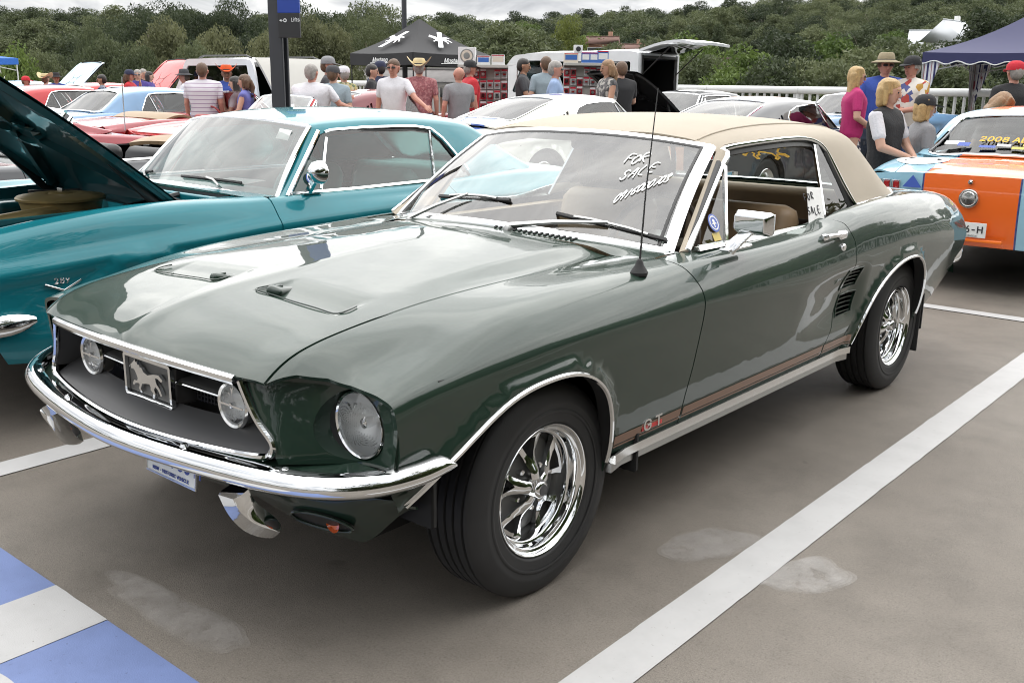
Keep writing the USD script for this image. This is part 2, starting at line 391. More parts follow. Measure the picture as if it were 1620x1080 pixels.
plain('tan_vinyl', (0.30, 0.21, 0.125), 0.48, bump=(150, 0.15, 0.004), vary=0.10, vscale=6)
plain('tan_headliner', (0.34, 0.30, 0.24), 0.85)
plain('brown_vinyl', (0.055, 0.036, 0.024), 0.5, bump=(200, 0.2, 0.004))
plain('black_vinyl', (0.016, 0.016, 0.017), 0.45)
plain('teal_vinyl', (0.12, 0.33, 0.32), 0.45)
plain('white_vinyl', (0.60, 0.58, 0.52), 0.5)
plain('red_vinyl', (0.26, 0.03, 0.03), 0.45)
plain('amber_lens', (0.60, 0.10, 0.02), 0.12, coat=1.0)
plain('red_lens', (0.28, 0.012, 0.012), 0.12, coat=1.0)
plain('reflector', (0.80, 0.81, 0.82), 0.40, 0.45)
plain('white_paper', (0.78, 0.78, 0.76), 0.7); plain('plate_white', (0.70, 0.72, 0.70), 0.4); plain('ink_black', (0.02, 0.02, 0.025), 0.6); plain('ink_blue', (0.03, 0.06, 0.28), 0.5)
plain('marker_white', (0.85, 0.86, 0.86), 0.6); plain('decal_yellow', (0.75, 0.42, 0.02), 0.5); plain('decal_blue', (0.05, 0.10, 0.40), 0.4); plain('decal_gold', (0.55, 0.42, 0.10), 0.45)
plain('stripe_bronze', (0.07, 0.028, 0.012), 0.3, coat=1.0); plain('emblem_red', (0.45, 0.02, 0.02), 0.3)
glass('windscreen_glass', (0.80, 0.88, 0.86), 2.15); glass('side_glass', (0.82, 0.88, 0.86), 1.7); glass('lens_glass', (0.95, 0.96, 0.96), 1.5)
# ================================================================ roof deck, paint, stains
mat('deck_coating', {
    'g': ('geometry', {}),
    'n1': ('noise_texture', {'scale': 0.9, 'detail': 6.0, 'roughness': 0.6}), 'r1': ('rgb_ramp', {'ramp': [(0.30, (.140, .123, .104)), (0.52, (.176, .156, .133)), (0.72, (.208, .186, .161))]}),
    'n2': ('noise_texture', {'scale': 260.0, 'detail': 2.0}), 'r2': ('rgb_ramp', {'ramp': [(0.25, (.70,) * 3), (0.5, (1.0,) * 3), (0.78, (1.30,) * 3)]}),
    'm': ('mix', {'mix_type': 'multiply', 'fac': 1.0}),
    'n3': ('noise_texture', {'scale': 2.6, 'detail': 9.0, 'roughness': 0.72}), 'r3': ('rgb_ramp', {'ramp': [(0.32, (.80,) * 3), (0.5, (1.0,) * 3), (0.66, (1.10,) * 3)]}), 'm2': ('mix', {'mix_type': 'multiply', 'fac': 1.0}),
    'n4': ('noise_texture', {'scale': 115.0, 'detail': 3.0, 'roughness': .7}), 'r4': ('rgb_ramp', {'ramp': [(0.28, (.62,) * 3), (0.45, (.98,) * 3), (0.62, (1.03,) * 3), (0.75, (1.32,) * 3)]}), 'm4': ('mix', {'mix_type': 'multiply', 'fac': 1.0}),
    'b': ('bump', {'strength': 0.5, 'distance': 0.003}),
    'p': ('principled_bsdf', {'roughness': 0.62, 'specular_ior_level': 0.35}),
}, [('g.position', 'n1.vector'), ('n1.fac', 'r1.fac'), ('g.position', 'n2.vector'), ('n2.fac', 'r2.fac'), ('r1.color', 'm.color1'), ('r2.color', 'm.color2'), ('g.position', 'n3.vector'), ('n3.fac', 'r3.fac'), ('m.color', 'm2.color1'), ('r3.color', 'm2.color2'), ('m2.color', 'm4.color1'), ('g.position', 'n4.vector'), ('n4.fac', 'r4.fac'), ('r4.color', 'm4.color2'), ('m4.color', 'p.base_color'), ('n2.fac', 'b.height'), ('b.normal', 'p.normal')])
def paint_ground(name, c, wear=.10):
    c = np.array(c)
    return mat(name, {'g': ('geometry', {}), 'n1': ('noise_texture', {'scale': 6.0, 'detail': 8.0, 'roughness': 0.65}), 'r1': ('rgb_ramp', {'ramp': [(0.3, tuple(c * (1 - wear))), (0.6, tuple(c))]}),
        'n2': ('noise_texture', {'scale': 70.0, 'detail': 5.0, 'roughness': .7}), 'r2': ('rgb_ramp', {'ramp': [(0.28, (.55, .52, .5)), (0.36, (1, 1, 1))]}), 'm': ('mix', {'mix_type': 'multiply', 'fac': 1.0}),
        'n3': ('noise_texture', {'scale': 300.0, 'detail': 2.0}), 'b': ('bump', {'strength': .3, 'distance': .002}), 'p': ('principled_bsdf', {'roughness': 0.55})},
        [('g.position', 'n1.vector'), ('n1.fac', 'r1.fac'), ('g.position', 'n2.vector'), ('n2.fac', 'r2.fac'), ('r1.color', 'm.color1'), ('r2.color', 'm.color2'), ('m.color', 'p.base_color'), ('g.position', 'n3.vector'), ('n3.fac', 'b.height'), ('b.normal', 'p.normal')])
paint_ground('line_white', (.46, .455, .45)); paint_ground('bay_blue', (.150, .205, .40), .16)
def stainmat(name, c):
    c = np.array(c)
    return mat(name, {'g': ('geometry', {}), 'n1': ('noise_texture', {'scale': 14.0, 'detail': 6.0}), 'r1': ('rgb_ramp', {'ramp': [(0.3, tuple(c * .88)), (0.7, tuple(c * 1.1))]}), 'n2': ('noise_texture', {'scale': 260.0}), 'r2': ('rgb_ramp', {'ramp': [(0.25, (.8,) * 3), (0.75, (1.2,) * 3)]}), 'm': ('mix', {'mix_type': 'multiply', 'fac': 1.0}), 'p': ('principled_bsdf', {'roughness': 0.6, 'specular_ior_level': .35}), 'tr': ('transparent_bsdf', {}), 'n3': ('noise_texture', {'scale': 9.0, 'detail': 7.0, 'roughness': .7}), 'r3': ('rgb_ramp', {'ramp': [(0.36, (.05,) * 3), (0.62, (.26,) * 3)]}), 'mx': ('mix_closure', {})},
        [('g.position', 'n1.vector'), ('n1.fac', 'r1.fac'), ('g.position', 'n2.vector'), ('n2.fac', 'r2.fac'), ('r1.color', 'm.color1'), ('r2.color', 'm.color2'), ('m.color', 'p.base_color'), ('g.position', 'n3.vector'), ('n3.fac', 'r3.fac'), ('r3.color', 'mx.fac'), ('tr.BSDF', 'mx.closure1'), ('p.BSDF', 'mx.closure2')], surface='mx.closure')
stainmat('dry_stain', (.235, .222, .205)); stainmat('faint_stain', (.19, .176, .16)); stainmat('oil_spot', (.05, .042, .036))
SLOPE = .008
def gz(y): return max(0.0, SLOPE * (y - 5.2))
_dv = np.array([[x, y, z] for y, z in ((-60, -.5), (-60, 0), (5.2, 0), (21.0, gz(21.0)), (21.0, -.6)) for x in (-75, 22)], float)
_df = np.array([[0, 1, 3], [0, 3, 2], [2, 3, 5], [2, 5, 4], [4, 5, 7], [4, 7, 6], [6, 7, 9], [6, 9, 8], [8, 9, 1], [8, 1, 0], [0, 2, 4], [0, 4, 6], [0, 6, 8], [1, 5, 3], [1, 7, 5], [1, 9, 7]])
put(None, 'car_park_deck', (_dv, _df), 'deck_coating', 0, kind='structure')
def worn(x0, y0, x1, y1, seed, amp=.0009):
    rng = np.random.default_rng(seed); P = dense([(x0, y0), (x1, y0), (x1, y1), (x0, y1)], .05)
    P = P + np.cumsum(rng.normal(0, amp * .35, P.shape), 0) * 0 + rng.normal(0, amp, P.shape) * (meshkit.noise(np.c_[P * 4, P[:, :1] * 0], seed)[:, None] > .45); return Polygon(P).buffer(0)
def sheet(name, po, z, m, kind='structure', parent=None):
    vs, fs, k = [], [], 0
    for q in getattr(po, 'geoms', [po]):
        v, f = trimesh.creation.triangulate_polygon(q, engine='earcut'); vs.append(v); fs.append(f + k); k += len(v)
    v = np.vstack(vs); f = np.vstack(fs)
    a = v[f]; e1, e2 = a[:, 1] - a[:, 0], a[:, 2] - a[:, 0]; w = e1[:, 0] * e2[:, 1] - e1[:, 1] * e2[:, 0]; f[w < 0] = f[w < 0][:, ::-1]
    return put(parent, name, (np.c_[v, np.full(len(v), z)], f), m, 0, kind=kind)
for x in (-6.33, -3.85, -1.37, 1.14, 3.62):
    sheet('bay_line', worn(x, -.92, x + .14, 4.78, 3), .0035, 'line_white')
    sheet('bay_line', sbox(x, 4.92, x + .14, 5.2), .0035, 'line_white')
    put(None, 'bay_line', (np.array([(x, 5.2, .0035), (x + .14, 5.2, .0035), (x + .14, 10.2, gz(10.2) + .0035), (x, 10.2, gz(10.2) + .0035)]), np.array([[0, 1, 2], [0, 2, 3]])), 'line_white', 0, kind='structure')
sheet('bay_end_line', worn(-32, 4.78, 20, 4.90, 5), .005, 'line_white')
sheet('blue_walkway', sbox(-1.6, -1.75, -.265, -.925).union(sbox(.03, -1.75, .9, -.925)), .0025, 'bay_blue')
sheet('walkway_stripe', worn(-.265, -1.75, .03, -.925, 7, .0006), .004, 'line_white')
sheet('walkway_emblem', Point(.13, -1.56).buffer(.335, 48), .0035, 'line_white')
def blotch(cx, cy, rx_, ry_, rot, seed, amp=.22, n=64):
    rng = np.random.default_rng(seed); ph = rng.uniform(0, 6.28, 6); t = np.linspace(0, 2 * np.pi, n, endpoint=False)
    r = 1 + amp * sum(np.sin((k + 2) * t + ph[k]) / (k + 1.6) for k in range(6))
    return shapely.affinity.rotate(Polygon(np.stack([cx + rx_ * r * np.cos(t), cy + ry_ * r * np.sin(t)], 1)).buffer(0), rot)
for k, q in enumerate((1.06, .98, .90, .80)):
    sheet('dry_stain', blotch(1.335, .60, .10 * q, .17 * q, -25, 3), .0015 + k * .0004, 'dry_stain')
    sheet('dry_stain', blotch(1.03, .60, .105 * q, .16 * q, -20, 5, .16), .0015 + k * .0004, 'faint_stain')
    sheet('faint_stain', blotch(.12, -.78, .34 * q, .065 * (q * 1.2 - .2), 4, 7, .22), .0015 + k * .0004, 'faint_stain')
for (x, y, s, sd_) in [(.235, -.285, .03, 1), (.0, -.58, .010, 2), (1.40, -.03, .008, 4), (1.21, 1.32, .012, 6), (1.42, .03, .010, 8), (1.9, 1.1, .008, 9), (.95, 1.5, .016, 3)]:
    sheet('oil_spot', blotch(x, y, s, s * .6, 40 * sd_, sd_, .2, 20), .002, 'oil_spot')
# ================================================================ the dark green coupe (1967 body), nose towards -y, front axle at the origin
def arch_dist(arch):
    ls = LineString(arch)
    def d(y, z):
        return shapely.distance(shapely.points(np.stack([y, z], -1)), ls)
    return d
ARCH_F = smooth_path([(-.56, .455), (-.48, .512), (-.40, .562), (-.25, .645), (-.10, .676), (.04, .668), (.145, .622), (.21, .555), (.248, .46), (.262, .37), (.266, .30)], 50)
ARCH_R = smooth_path([(2.085, .335), (2.13, .425), (2.19, .515), (2.30, .605), (2.46, .668), (2.62, .682), (2.77, .655), (2.87, .58), (2.925, .48), (2.945, .36), (2.945, .30)], 50)
_dF, _dR = arch_dist(ARCH_F), arch_dist(ARCH_R)
HOOD_SCOOPS = [(-.435, .275), (-.435, -.275)]
def sstep(a, b, t):
    t = np.clip((t - a) / (b - a), 0, 1); return t * t * (3 - 2 * t)
def hero_disp(p, y, u):
    sg = np.sign(u); au = np.abs(u)
    side = sstep(HU[7] - .03, HU[7] + .06, au)
    z = p[..., 2]
    d = np.minimum(_dF(y, z), _dR(y, z))
    out = .017 * (1 - sstep(.016, .050, d)) * side
    # side scoop: hollow behind the door, opening out of the crease
    w = sstep(1.45, 1.90, y) * (1 - sstep(2.0, 2.16, y)) * np.exp(-((z - .60) / .11) ** 4)
    out = out - .030 * w * side
    p = p.copy(); p[..., 0] += sg * out
    # bonnet louvres: shallow sunk pans, deeper towards the front
    for cy, cx in HOOD_SCOOPS:
        ax = np.abs(p[..., 0] - cx)
        m = sstep(cy - .004, cy + .008, y) * (1 - sstep(cy + .03, cy + .165, y)) * (1 - sstep(.155, .178, ax)) * (au < HU[4])
        p[..., 2] -= m * .013
    return p
H_LINES = [
 [(-.84, 0, .725), (-.81, 0, .757), (-.785, 0, .780), (-.74, 0, .804), (-.675, 0, .827), (-.54, 0, .855), (-.4, 0, .872), (-.2, 0, .889), (0, 0, .904), (.3, 0, .922), (.62, 0, .933), (.8, 0, .93), (2.3, 0, .94), (2.95, 0, .942), (3.3, 0, .928), (3.6, 0, .905), (3.72, 0, .885)],
 [(-.84, .05, .719), (-.81, .05, .751), (-.785, .05, .774), (-.74, .05, .798), (-.675, .05, .8215), (-.54, .05, .850), (-.4, .05, .868), (-.2, .05, .886), (0, .05, .902), (.3, .05, .921), (.62, .05, .9325), (.8, .05, .93), (2.3, .05, .94), (2.95, .05, .942), (3.3, .05, .928), (3.6, .05, .905), (3.72, .05, .885)],
 [(-.84, .22, .705), (-.81, .22, .737), (-.785, .22, .762), (-.74, .22, .788), (-.675, .22, .812), (-.54, .22, .841), (-.4, .22, .860), (-.2, .22, .880), (0, .22, .896), (.3, .22, .915), (.62, .22, .926), (.8, .22, .925), (2.3, .25, .935), (2.95, .25, .940), (3.3, .25, .926), (3.6, .25, .903), (3.72, .25, .883)],
 [(-.84, .42, .665), (-.81, .42, .698), (-.785, .42, .728), (-.74, .42, .763), (-.675, .42, .795), (-.54, .42, .831), (-.4, .42, .851), (-.2, .42, .872), (0, .42, .886), (.3, .42, .902), (.62, .42, .912), (.8, .43, .912), (2.3, .48, .93), (2.95, .5, .936), (3.3, .5, .922), (3.6, .5, .898), (3.72, .5, .878)],
 [(-.84, .55, .655), (-.785, .55, .708), (-.74, .55, .748), (-.70, .55, .777), (-.64, .55, .803), (-.54, .55, .824), (-.4, .55, .842), (-.2, .55, .860), (0, .55, .868), (.3, .55, .874), (.62, .55, .881), (.8, .56, .888), (2.3, .62, .93), (2.95, .61, .933), (3.3, .60, .921), (3.6, .58, .896), (3.72, .57, .874)],
 [(-.84, .63, .635), (-.74, .63, .715), (-.68, .63, .752), (-.60, .63, .786), (-.5, .63, .810), (-.4, .63, .826), (-.2, .63, .850), (0, .63, .866), (.3, .63, .876), (.62, .63, .883), (.8, .64, .889), (2.3, .70, .938), (2.95, .68, .940), (3.3, .665, .922), (3.6, .645, .896), (3.72, .635, .872)],
 [(-.84, .70, .610), (-.74, .70, .690), (-.68, .70, .724), (-.60, .70, .759), (-.5, .70, .782), (-.4, .70, .804), (-.25, .70, .832), (0, .702, .863), (.3, .706, .876), (.62, .715, .884), (.8, .725, .889), (1.2, .738, .892), (1.7, .748, .898), (2.1, .768, .938), (2.5, .765, .948), (2.95, .745, .938), (3.3, .73, .916), (3.6, .705, .882), (3.72, .695, .855)],
 [(-.84, .79, .580), (-.74, .79, .678), (-.68, .792, .712), (-.60, .795, .742), (-.5, .80, .764), (-.4, .803, .780), (-.25, .79, .812), (0, .788, .843), (.3, .794, .858), (.62, .805, .868), (.8, .815, .872), (1.2, .836, .872), (1.7, .842, .880), (2.1, .842, .908), (2.5, .835, .915), (2.95, .815, .900), (3.3, .79, .875), (3.6, .765, .840), (3.72, .755, .812)],
 [(-.84, .838, .56), (-.74, .842, .660), (-.68, .846, .692), (-.60, .850, .715), (-.5, .856, .733), (-.25, .862, .758), (0, .870, .778), (.3, .877, .784), (.7, .884, .785), (1.36, .894, .772), (1.86, .893, .765), (2.1, .888, .785), (2.5, .886, .795), (2.95, .872, .785), (3.3, .85, .760), (3.6, .822, .735), (3.72, .81, .72)],
 [(-.84, .842, .53), (-.74, .846, .610), (-.68, .850, .648), (-.60, .855, .676), (-.5, .861, .699), (-.25, .869, .732), (0, .879, .753), (.3, .886, .757), (.7, .892, .750), (1.36, .900, .722), (1.86, .902, .702), (2.1, .896, .715), (2.5, .894, .73), (2.95, .882, .72), (3.3, .862, .70), (3.6, .835, .68), (3.72, .825, .67)],
 [(-.84, .832, .49), (-.74, .838, .56), (-.68, .842, .60), (-.5, .854, .635), (-.25, .868, .655), (0, .877, .668), (.3, .880, .668), (.7, .882, .658), (1.36, .885, .635), (1.86, .885, .620), (2.1, .882, .63), (2.5, .884, .64), (2.95, .874, .63), (3.3, .855, .61), (3.6, .828, .60), (3.72, .818, .59)],
 [(-.84, .78, .45), (-.68, .81, .51), (-.5, .84, .525), (-.25, .856, .53), (.3, .862, .525), (.7, .864, .52), (1.86, .866, .505), (2.5, .868, .51), (2.95, .858, .51), (3.3, .835, .50), (3.6, .80, .51), (3.72, .79, .515)],
 [(-.84, .75, .40), (-.68, .785, .42), (-.25, .838, .40), (.3, .842, .395), (1.86, .845, .39), (2.95, .838, .40), (3.3, .81, .41), (3.6, .77, .44), (3.72, .755, .455)],
 [(-.84, .735, .34), (-.68, .765, .31), (-.25, .80, .28), (.3, .805, .27), (1.86, .81, .27), (2.95, .80, .28), (3.3, .77, .32), (3.6, .72, .38), (3.72, .70, .40)],
]
HU = None
hero_surf = Loft(H_LINES, -.84, 3.72, 6, sig_u=.011, sig_y=.022, ny=300, nu=640)
HU = hero_surf.uk
hero_surf.disp = hero_disp
hero = thing('parked_car', 'dark green classic coupe with tan vinyl roof and FOR SALE writing, nose to the camera', 'car', (0, 0, 0))
G = .003                                             # half of a shut gap
def zc(pts): return pts
def side_panels(S, th, paintm, step):
    """front wing, door and rear quarter of both sides"""
    cutF = [(.705, .925), (.70, .90), (.728, .80), (.728, .70), (.715, .55), (.70, .45), (.695, .342)]          # wing / door shut line
    cutR = [(1.885, .958), (1.93, .90), (1.975, .82), (1.97, .72), (1.93, .60), (1.87, .48), (1.83, .40), (1.815, .342)]
    for sd in (1, -1):
        def dom(poly_yz):
            return S.side_poly(dense(poly_yz, .03), sd)
        shl = HU[4] * 1.0
        # front wing: from the bonnet gap to the sill, cut by the arch and by the door
        ys = np.linspace(-.740, .69, 60)
        gap = [(y, sd * (S.u_of_x(y, .552)[()] + G)) for y in ys]
        fc = dense(cutF, .02, closed=False)
        back = [(y - G, S.u_of_z(y, min(z, .9), sd)[()]) for y, z in fc]
        back = [(.70, sd * S.uk[6] * .997)] + [b for b in back if abs(b[1]) > S.uk[6]]
        bot = [(.45, S.u_of_z(.45, .342, sd)[()]), (.272, S.u_of_z(.272, .342, sd)[()])]
        af = [(y, S.u_of_z(y, z, sd)[()]) for y, z in ARCH_F[::-1]]
        front = [(y, S.u_of_z(y, z, sd)[()]) for y, z in dense([(-.575, .44), (-.596, .50), (-.598, .60), (-.600, .66), (-.606, .70)], .02, closed=False)]
        f2 = [(y, sd * S.u_of_x(y, x)[()]) for y, x in [(-.612, .82), (-.614, .78), (-.620, .72), (-.640, .66), (-.685, .60)]]
        poly = Polygon(gap + back + bot + af + front + f2).buffer(0)
        put(th, 'front_wing', panel(S, poly, step), paintm)
        # door
        fr = [(y + G, S.u_of_z(y, z, sd)[()]) for y, z in fc if z < .902]
        rr = [(y - G, S.u_of_z(y, z, sd)[()]) for y, z in dense(cutR, .02, closed=False) if z < .915]
        topd = [(y, sd * S.uk[6] * .992) for y in np.linspace(.708, 1.885, 30)]
        poly = Polygon(topd + rr + fr[::-1]).buffer(0)
        put(th, 'door', panel(S, poly, step), paintm)
        # rear quarter
        rq = [(y + G, S.u_of_z(y, z, sd)[()]) for y, z in dense(cutR, .02, closed=False) if z < .915]
        tq = [(y, sd * S.u_of_x(y, x)[()]) for y, x in ([(1.892, .772)] + [(y, .765) for y in np.linspace(2.0, 2.35, 10)] + [(2.45, .74), (2.6, .70), (2.8, .65), (2.93, .615)] + [(y, .598) for y in np.linspace(3.0, 3.5, 10)] + [(3.62, .59)])]
        tail = [(y, S.u_of_z(y, z, sd, umin=S.uk[5])[()]) for y, z in dense([(3.69, .86), (3.70, .80), (3.70, .70), (3.66, .60), (3.60, .52), (3.52, .46)], .03, closed=False)]
        lowr = [(y, S.u_of_z(y, z, sd)[()]) for y, z in [(3.3, .38), (3.1, .34), (2.95, .32)]]
        ar = [(y, S.u_of_z(y, z, sd)[()]) for y, z in ARCH_R[::-1] if z > .33]
        vent = []
        for vz0, vz1 in ((.505, .60), (.622, .705)):
            vent.append(S.side_poly(dense([(1.905, vz0), (2.055, vz0 + .005), (2.075, vz1), (1.925, vz1)], .02), sd))
        poly = Polygon(tq + tail + lowr + ar + [(2.07, S.u_of_z(2.07, .342, sd)[()]), (1.83, S.u_of_z(1.83, .342, sd)[()])] + rq[::-1]).buffer(0)
        for vp in vent: poly = poly.difference(vp)
        q = put(th, 'rear_quarter', panel(S, poly, step), paintm)
        for vp in vent:
            inner = vp.buffer(-.0005)
            def Sin(y, u, S=S, sd=sd):
                p = S(y, u); p[..., 0] -= sd * .032; return p
            put(q, 'vent_back', panel(Sin, vp.buffer(.004), .03, flange=0), 'dark_void')
            y0, u0, y1, u1 = inner.bounds
            zs = [S(np.array([(y0 + y1) / 2]), np.array([u]))[0, 2] for u in (u0, u1)]
            za, zb = min(zs), max(zs)
            for k in range(5):
                z = za + (zb - za) * (k + .5) / 5
                pa = []
                sh = (z - .505) / .2 * .02
                for y in np.linspace(1.912 + sh, 2.052 + sh, 6):
                    u = S.u_of_z(y, z, sd)[()]; pp = S(np.array([y]), np.array([u]))[0]
                    pa.append(pp - [sd * .012, 0, 0])
                put(q, 'vent_slat', sweep(pa, [(-.011, -.0035), (.011, .0015), (.011, .0045), (-.011, -.0005)], up=(0, 0, 1)), paintm)
            rim = [S(np.array([a]), np.array([b]))[0] + [sd * .001, 0, 0] for a, b in ring_pts(vp.exterior, .02)]
            put(q, 'vent_frame', tube(rim, .003, 6, closed=True), paintm)
side_panels(hero_surf, hero, 'dark_green_paint', .024)
# bonnet
S = hero_surf
ys = np.linspace(-.742, .655, 60)
xl = lambda y: .550 + 0 * y
right = [(y, S.u_of_x(y, xl(y))[()] - G) for y in ys]
frontl = [(-.811 + .058 * min(abs(x) / .47, 1) ** 2 + .010 * sstep(.46, .55, abs(x)), S.u_of_x(-.76, abs(x))[()] * np.sign(x)) for x in np.linspace(-.545, .545, 41)]
backl = [(.66 - .055 * (1 - (x / .59) ** 2), S.u_of_x(.62, x)[()] * 1.0) for x in np.linspace(.545, -.545, 21)]
bonnet_poly = Polygon(frontl + right + backl + [(a, -b) for a, b in right[::-1]]).buffer(0)
bonnet = put(hero, 'bonnet', panel(S, bonnet_poly, .02), 'dark_green_paint')
def bon(x, y, lift=0.0): return S(np.array([y]), np.array([S.u_of_x(y, abs(x))[()] * np.sign(x)]))[0] + [0, 0, lift]
for cy, cx in HOOD_SCOOPS:      # sunk louvre pans: bright front edge and the pod at the inner end
    sx = np.sign(cx)
    edge_ = [bon(cx + sx * dx, cy + dy, .0035) for dx, dy in ((-.172, .05), (-.176, .0), (-.12, -.004), (0, -.005), (.12, -.004), (.170, .004), (.182, .03), (.176, .07))]
    put(bonnet, 'louvre_edge', tube(smooth_path(edge_, 26), .0022, 5), 'dark_green_paint')
    pc = bon(cx - sx * .135, cy + .055, .004)
    pod = blob_mesh([(pc + [0, -.03, .004], .016), (pc + [sx * .02, -.02, .000], .012), (pc + [0, .05, -.004], .007), (pc + [-sx * .02, .03, -.004], .006)])
    put(bonnet, 'bonnet_louvre', pod, 'dark_green_paint', 50)
    put(bonnet, 'turn_signal', rbx(pc + [0, -.008, .014], (.012, .03, .006), .0025), 'dark_green_paint')
# bonnet lip moulding
lip = []
for t in np.linspace(-1, 1, 41):
    x = t * .452
    y = -.812 + .056 * t * t
    lip.append([x, y, .7585 - .020 * t * t])
put(hero, 'bonnet_lip_moulding', sweep(lip, [(-.006, -.011), (.009, -.011), (.013, -.004), (.012, .006), (.004, .012), (-.006, .010)], up=(0, 0, 1)), 'chrome')
# cowl with its air vents
def cowl_f(a, b):
    x = (a * 2 - 1) * .70
    y0 = .612 + .055 * np.minimum((x / .59) ** 2, 1.6); y1 = .635 + .232 * (x / .69) ** 2
    y1 = np.maximum(y1, y0 + .01)
    z0 = hero_surf.fz.ev(np.clip(y0, -.8, 3), np.interp(np.abs(x), [0, .75], [0, hero_surf.uk[6]])) - .002
    z1 = .936 - .05 * (x / .69) ** 2
    return np.stack([x, y0 + (y1 - y0) * b, z0 + (z1 - z0) * b + .004 * np.sin(np.pi * b)], -1)
cowl = put(hero, 'cowl', grid_surf(cowl_f, 50, 8), 'dark_green_paint')
for k in range(16):
    x = .08 + k * .0215
    a = (x / .70 + 1) / 2
    p0, p1 = cowl_f(np.array([a, a]), np.array([.12, .55])) + [0, 0, .003]
    put(cowl, 'air_slot', sweep([p0, p1], [(-.0045, -.003), (.0045, -.003), (.0045, .0012), (-.0045, .0012)]), 'dark_void')
# --- nose: panels beside the grille, headlights
_nx = np.linspace(.44, .87, 60)
NX, NY = _nx, gaussian_filter1d(np.interp(_nx, [.44, .47, .60, .645, .76, .82, .87], [-.745, -.728, -.625, -.592, -.585, -.592, -.598]), 3)
def nose_f(sd):
    def f(x, z):
        ax = np.abs(x); inn = np.interp(z, [.55, .74], [.556, .472])
        q = .45 + (ax - inn) / (.87 - inn) * .42
        y = np.interp(q, NX, NY) + np.clip(.66 - z, -.06, .2) * .05
        return np.stack([x, y, z], -1)
    return f
HLX, HLZ, HLR = .704, .638, .090
for sd in (1, -1):
    pts = dense([(.470, .738), (.51, .748), (.55, .752), (.60, .764), (.66, .761), (.72, .748), (.79, .730), (.835, .702), (.852, .66), (.852, .585), (.83, .545), (.70, .538), (.565, .540), (.556, .562), (.549, .592), (.508, .66)], .025)
    po = Polygon(pts * [sd, 1]).difference(Point(sd * HLX, HLZ).buffer(HLR, 24))
    f = nose_f(sd)
    v, F, n = panel(f, po, .02, flange=.0)
    if n[:len(n) // 2, 1].mean() > 0: F, n = F[:, ::-1], -n
    put(hero, 'nose_panel', (v, F, n), 'dark_green_paint')
    yc = float(f(np.array([sd * HLX]), np.array([HLZ]))[0, 1])
    # bowl, ring, lens: axis -y
    bowl = lathe([(HLR + .002, .0), (HLR - .001, -.012), (HLR - .006, -.030), (.080, -.036)], 40, 'y', (0, 0, 0))
    # follow the sloping nose: shear along x and z
    def sh(m):
        v = np.array(m.vertices); g = f(np.array([sd * HLX + 0.0] * len(v)) + v[:, 0], HLZ + v[:, 2])[:, 1] - yc
        w = np.clip(1 + v[:, 1] / .04, 0, 1)
        v[:, 1] = -v[:, 1] + g * w
        return trimesh.Trimesh(v + [sd * HLX, yc, HLZ], m.faces[:, ::-1], process=False)
    hl = put(hero, 'headlight', sh(bowl), 'dark_green_paint')
    put(hl, 'black_ring', sh(lathe([(.090, -.026), (.092, -.020), (.0865, -.018), (.080, -.036)], 40, 'y')), 'black_trim')
    C = np.array([sd * HLX, yc + .014, HLZ])
    def fw(m): v = np.array(m.vertices) * [1, -1, 1]; return trimesh.Trimesh(v + C, m.faces[:, ::-1], process=False)
    put(hl, 'chrome_ring', fw(lathe([(.088, -.004), (.088, .006), (.084, .013), (.079, .010), (.078, .000)], 40, 'y')), 'chrome')
    put(hl, 'reflector', fw(lathe([(.079, .004), (.070, -.022), (.045, -.045), (.012, -.055), (.0001, -.055)], 36, 'y')), 'reflector')
    put(hl, 'bulb_shield', fw(cat(lathe([(.0001, .0), (.013, -.004), (.015, -.02), (.010, -.05)], 16, 'y'))), 'chrome')
    # lens with fluting
    def lens(a, b):
        r = a * .0795; th = b * 2 * np.pi
        x, z = r * np.cos(th), r * np.sin(th)
        fl = .0016 * np.cos(x * 2 * np.pi / .0075) * (np.abs(z - .006) < .052) * sstep(0, .1, 1 - a)
        return np.stack([C[0] + x, C[1] - .010 - .020 * (1 - a ** 2) - fl, C[2] + z], -1)
    put(hl, 'lens', grid_surf(lens, 22, 60), 'lens_glass', )
# --- grille
gr = put(hero, 'grille', None or cat(bx((0, -.60, .645), (1.08, .02, .26))), 'dark_void')
fr_path = smooth_path([(-.465, -.752, .738), (-.478, -.748, .705), (-.518, -.736, .63), (-.552, -.728, .588), (-.549, -.732, .564), (-.52, -.740, .552), (-.3, -.782, .541), (0, -.805, .535), (.3, -.782, .541), (.52, -.740, .552), (.549, -.732, .564), (.552, -.728, .588), (.518, -.736, .63), (.478, -.748, .705), (.465, -.752, .738)], 90)
put(gr, 'grille_surround', sweep(fr_path, circ(.0095, 8), up=(0, 1, .2)), 'chrome')
def lowpan(a, b):
    x = (a * 2 - 1) * (.545 - .02 * b); y = -.797 + .062 * (x / .52) ** 2 + b * .085; z = .541 + .010 * (x / .52) ** 2 + b * (.048 + .004)
    return np.stack([x, y, z], -1)
put(gr, 'grille_lower_pan', grid_surf(lowpan, 30, 5), 'grille_grey')
rail = [(x, -.712 + .055 * (x / .52) ** 2, .585) for x in np.linspace(-.5, .5, 21)]
put(gr, 'grille_rail', sweep(rail, circ(.006, 6), up=(0, 0, 1)), 'argent_grey')
for sx in (-1, 1):
    side_q = [(sx * .467, -.745, .73), (sx * .548, -.728, .575), (sx * .52, -.64, .575), (sx * .445, -.64, .73)]
    put(gr, 'grille_cheek', solid((np.array(side_q, float), np.array([[0, 1, 2], [0, 2, 3]]) if sx > 0 else np.array([[0, 2, 1], [0, 3, 2]]), np.array([[-sx, 0, 0]] * 4, float)), .003), 'grille_grey', 0)
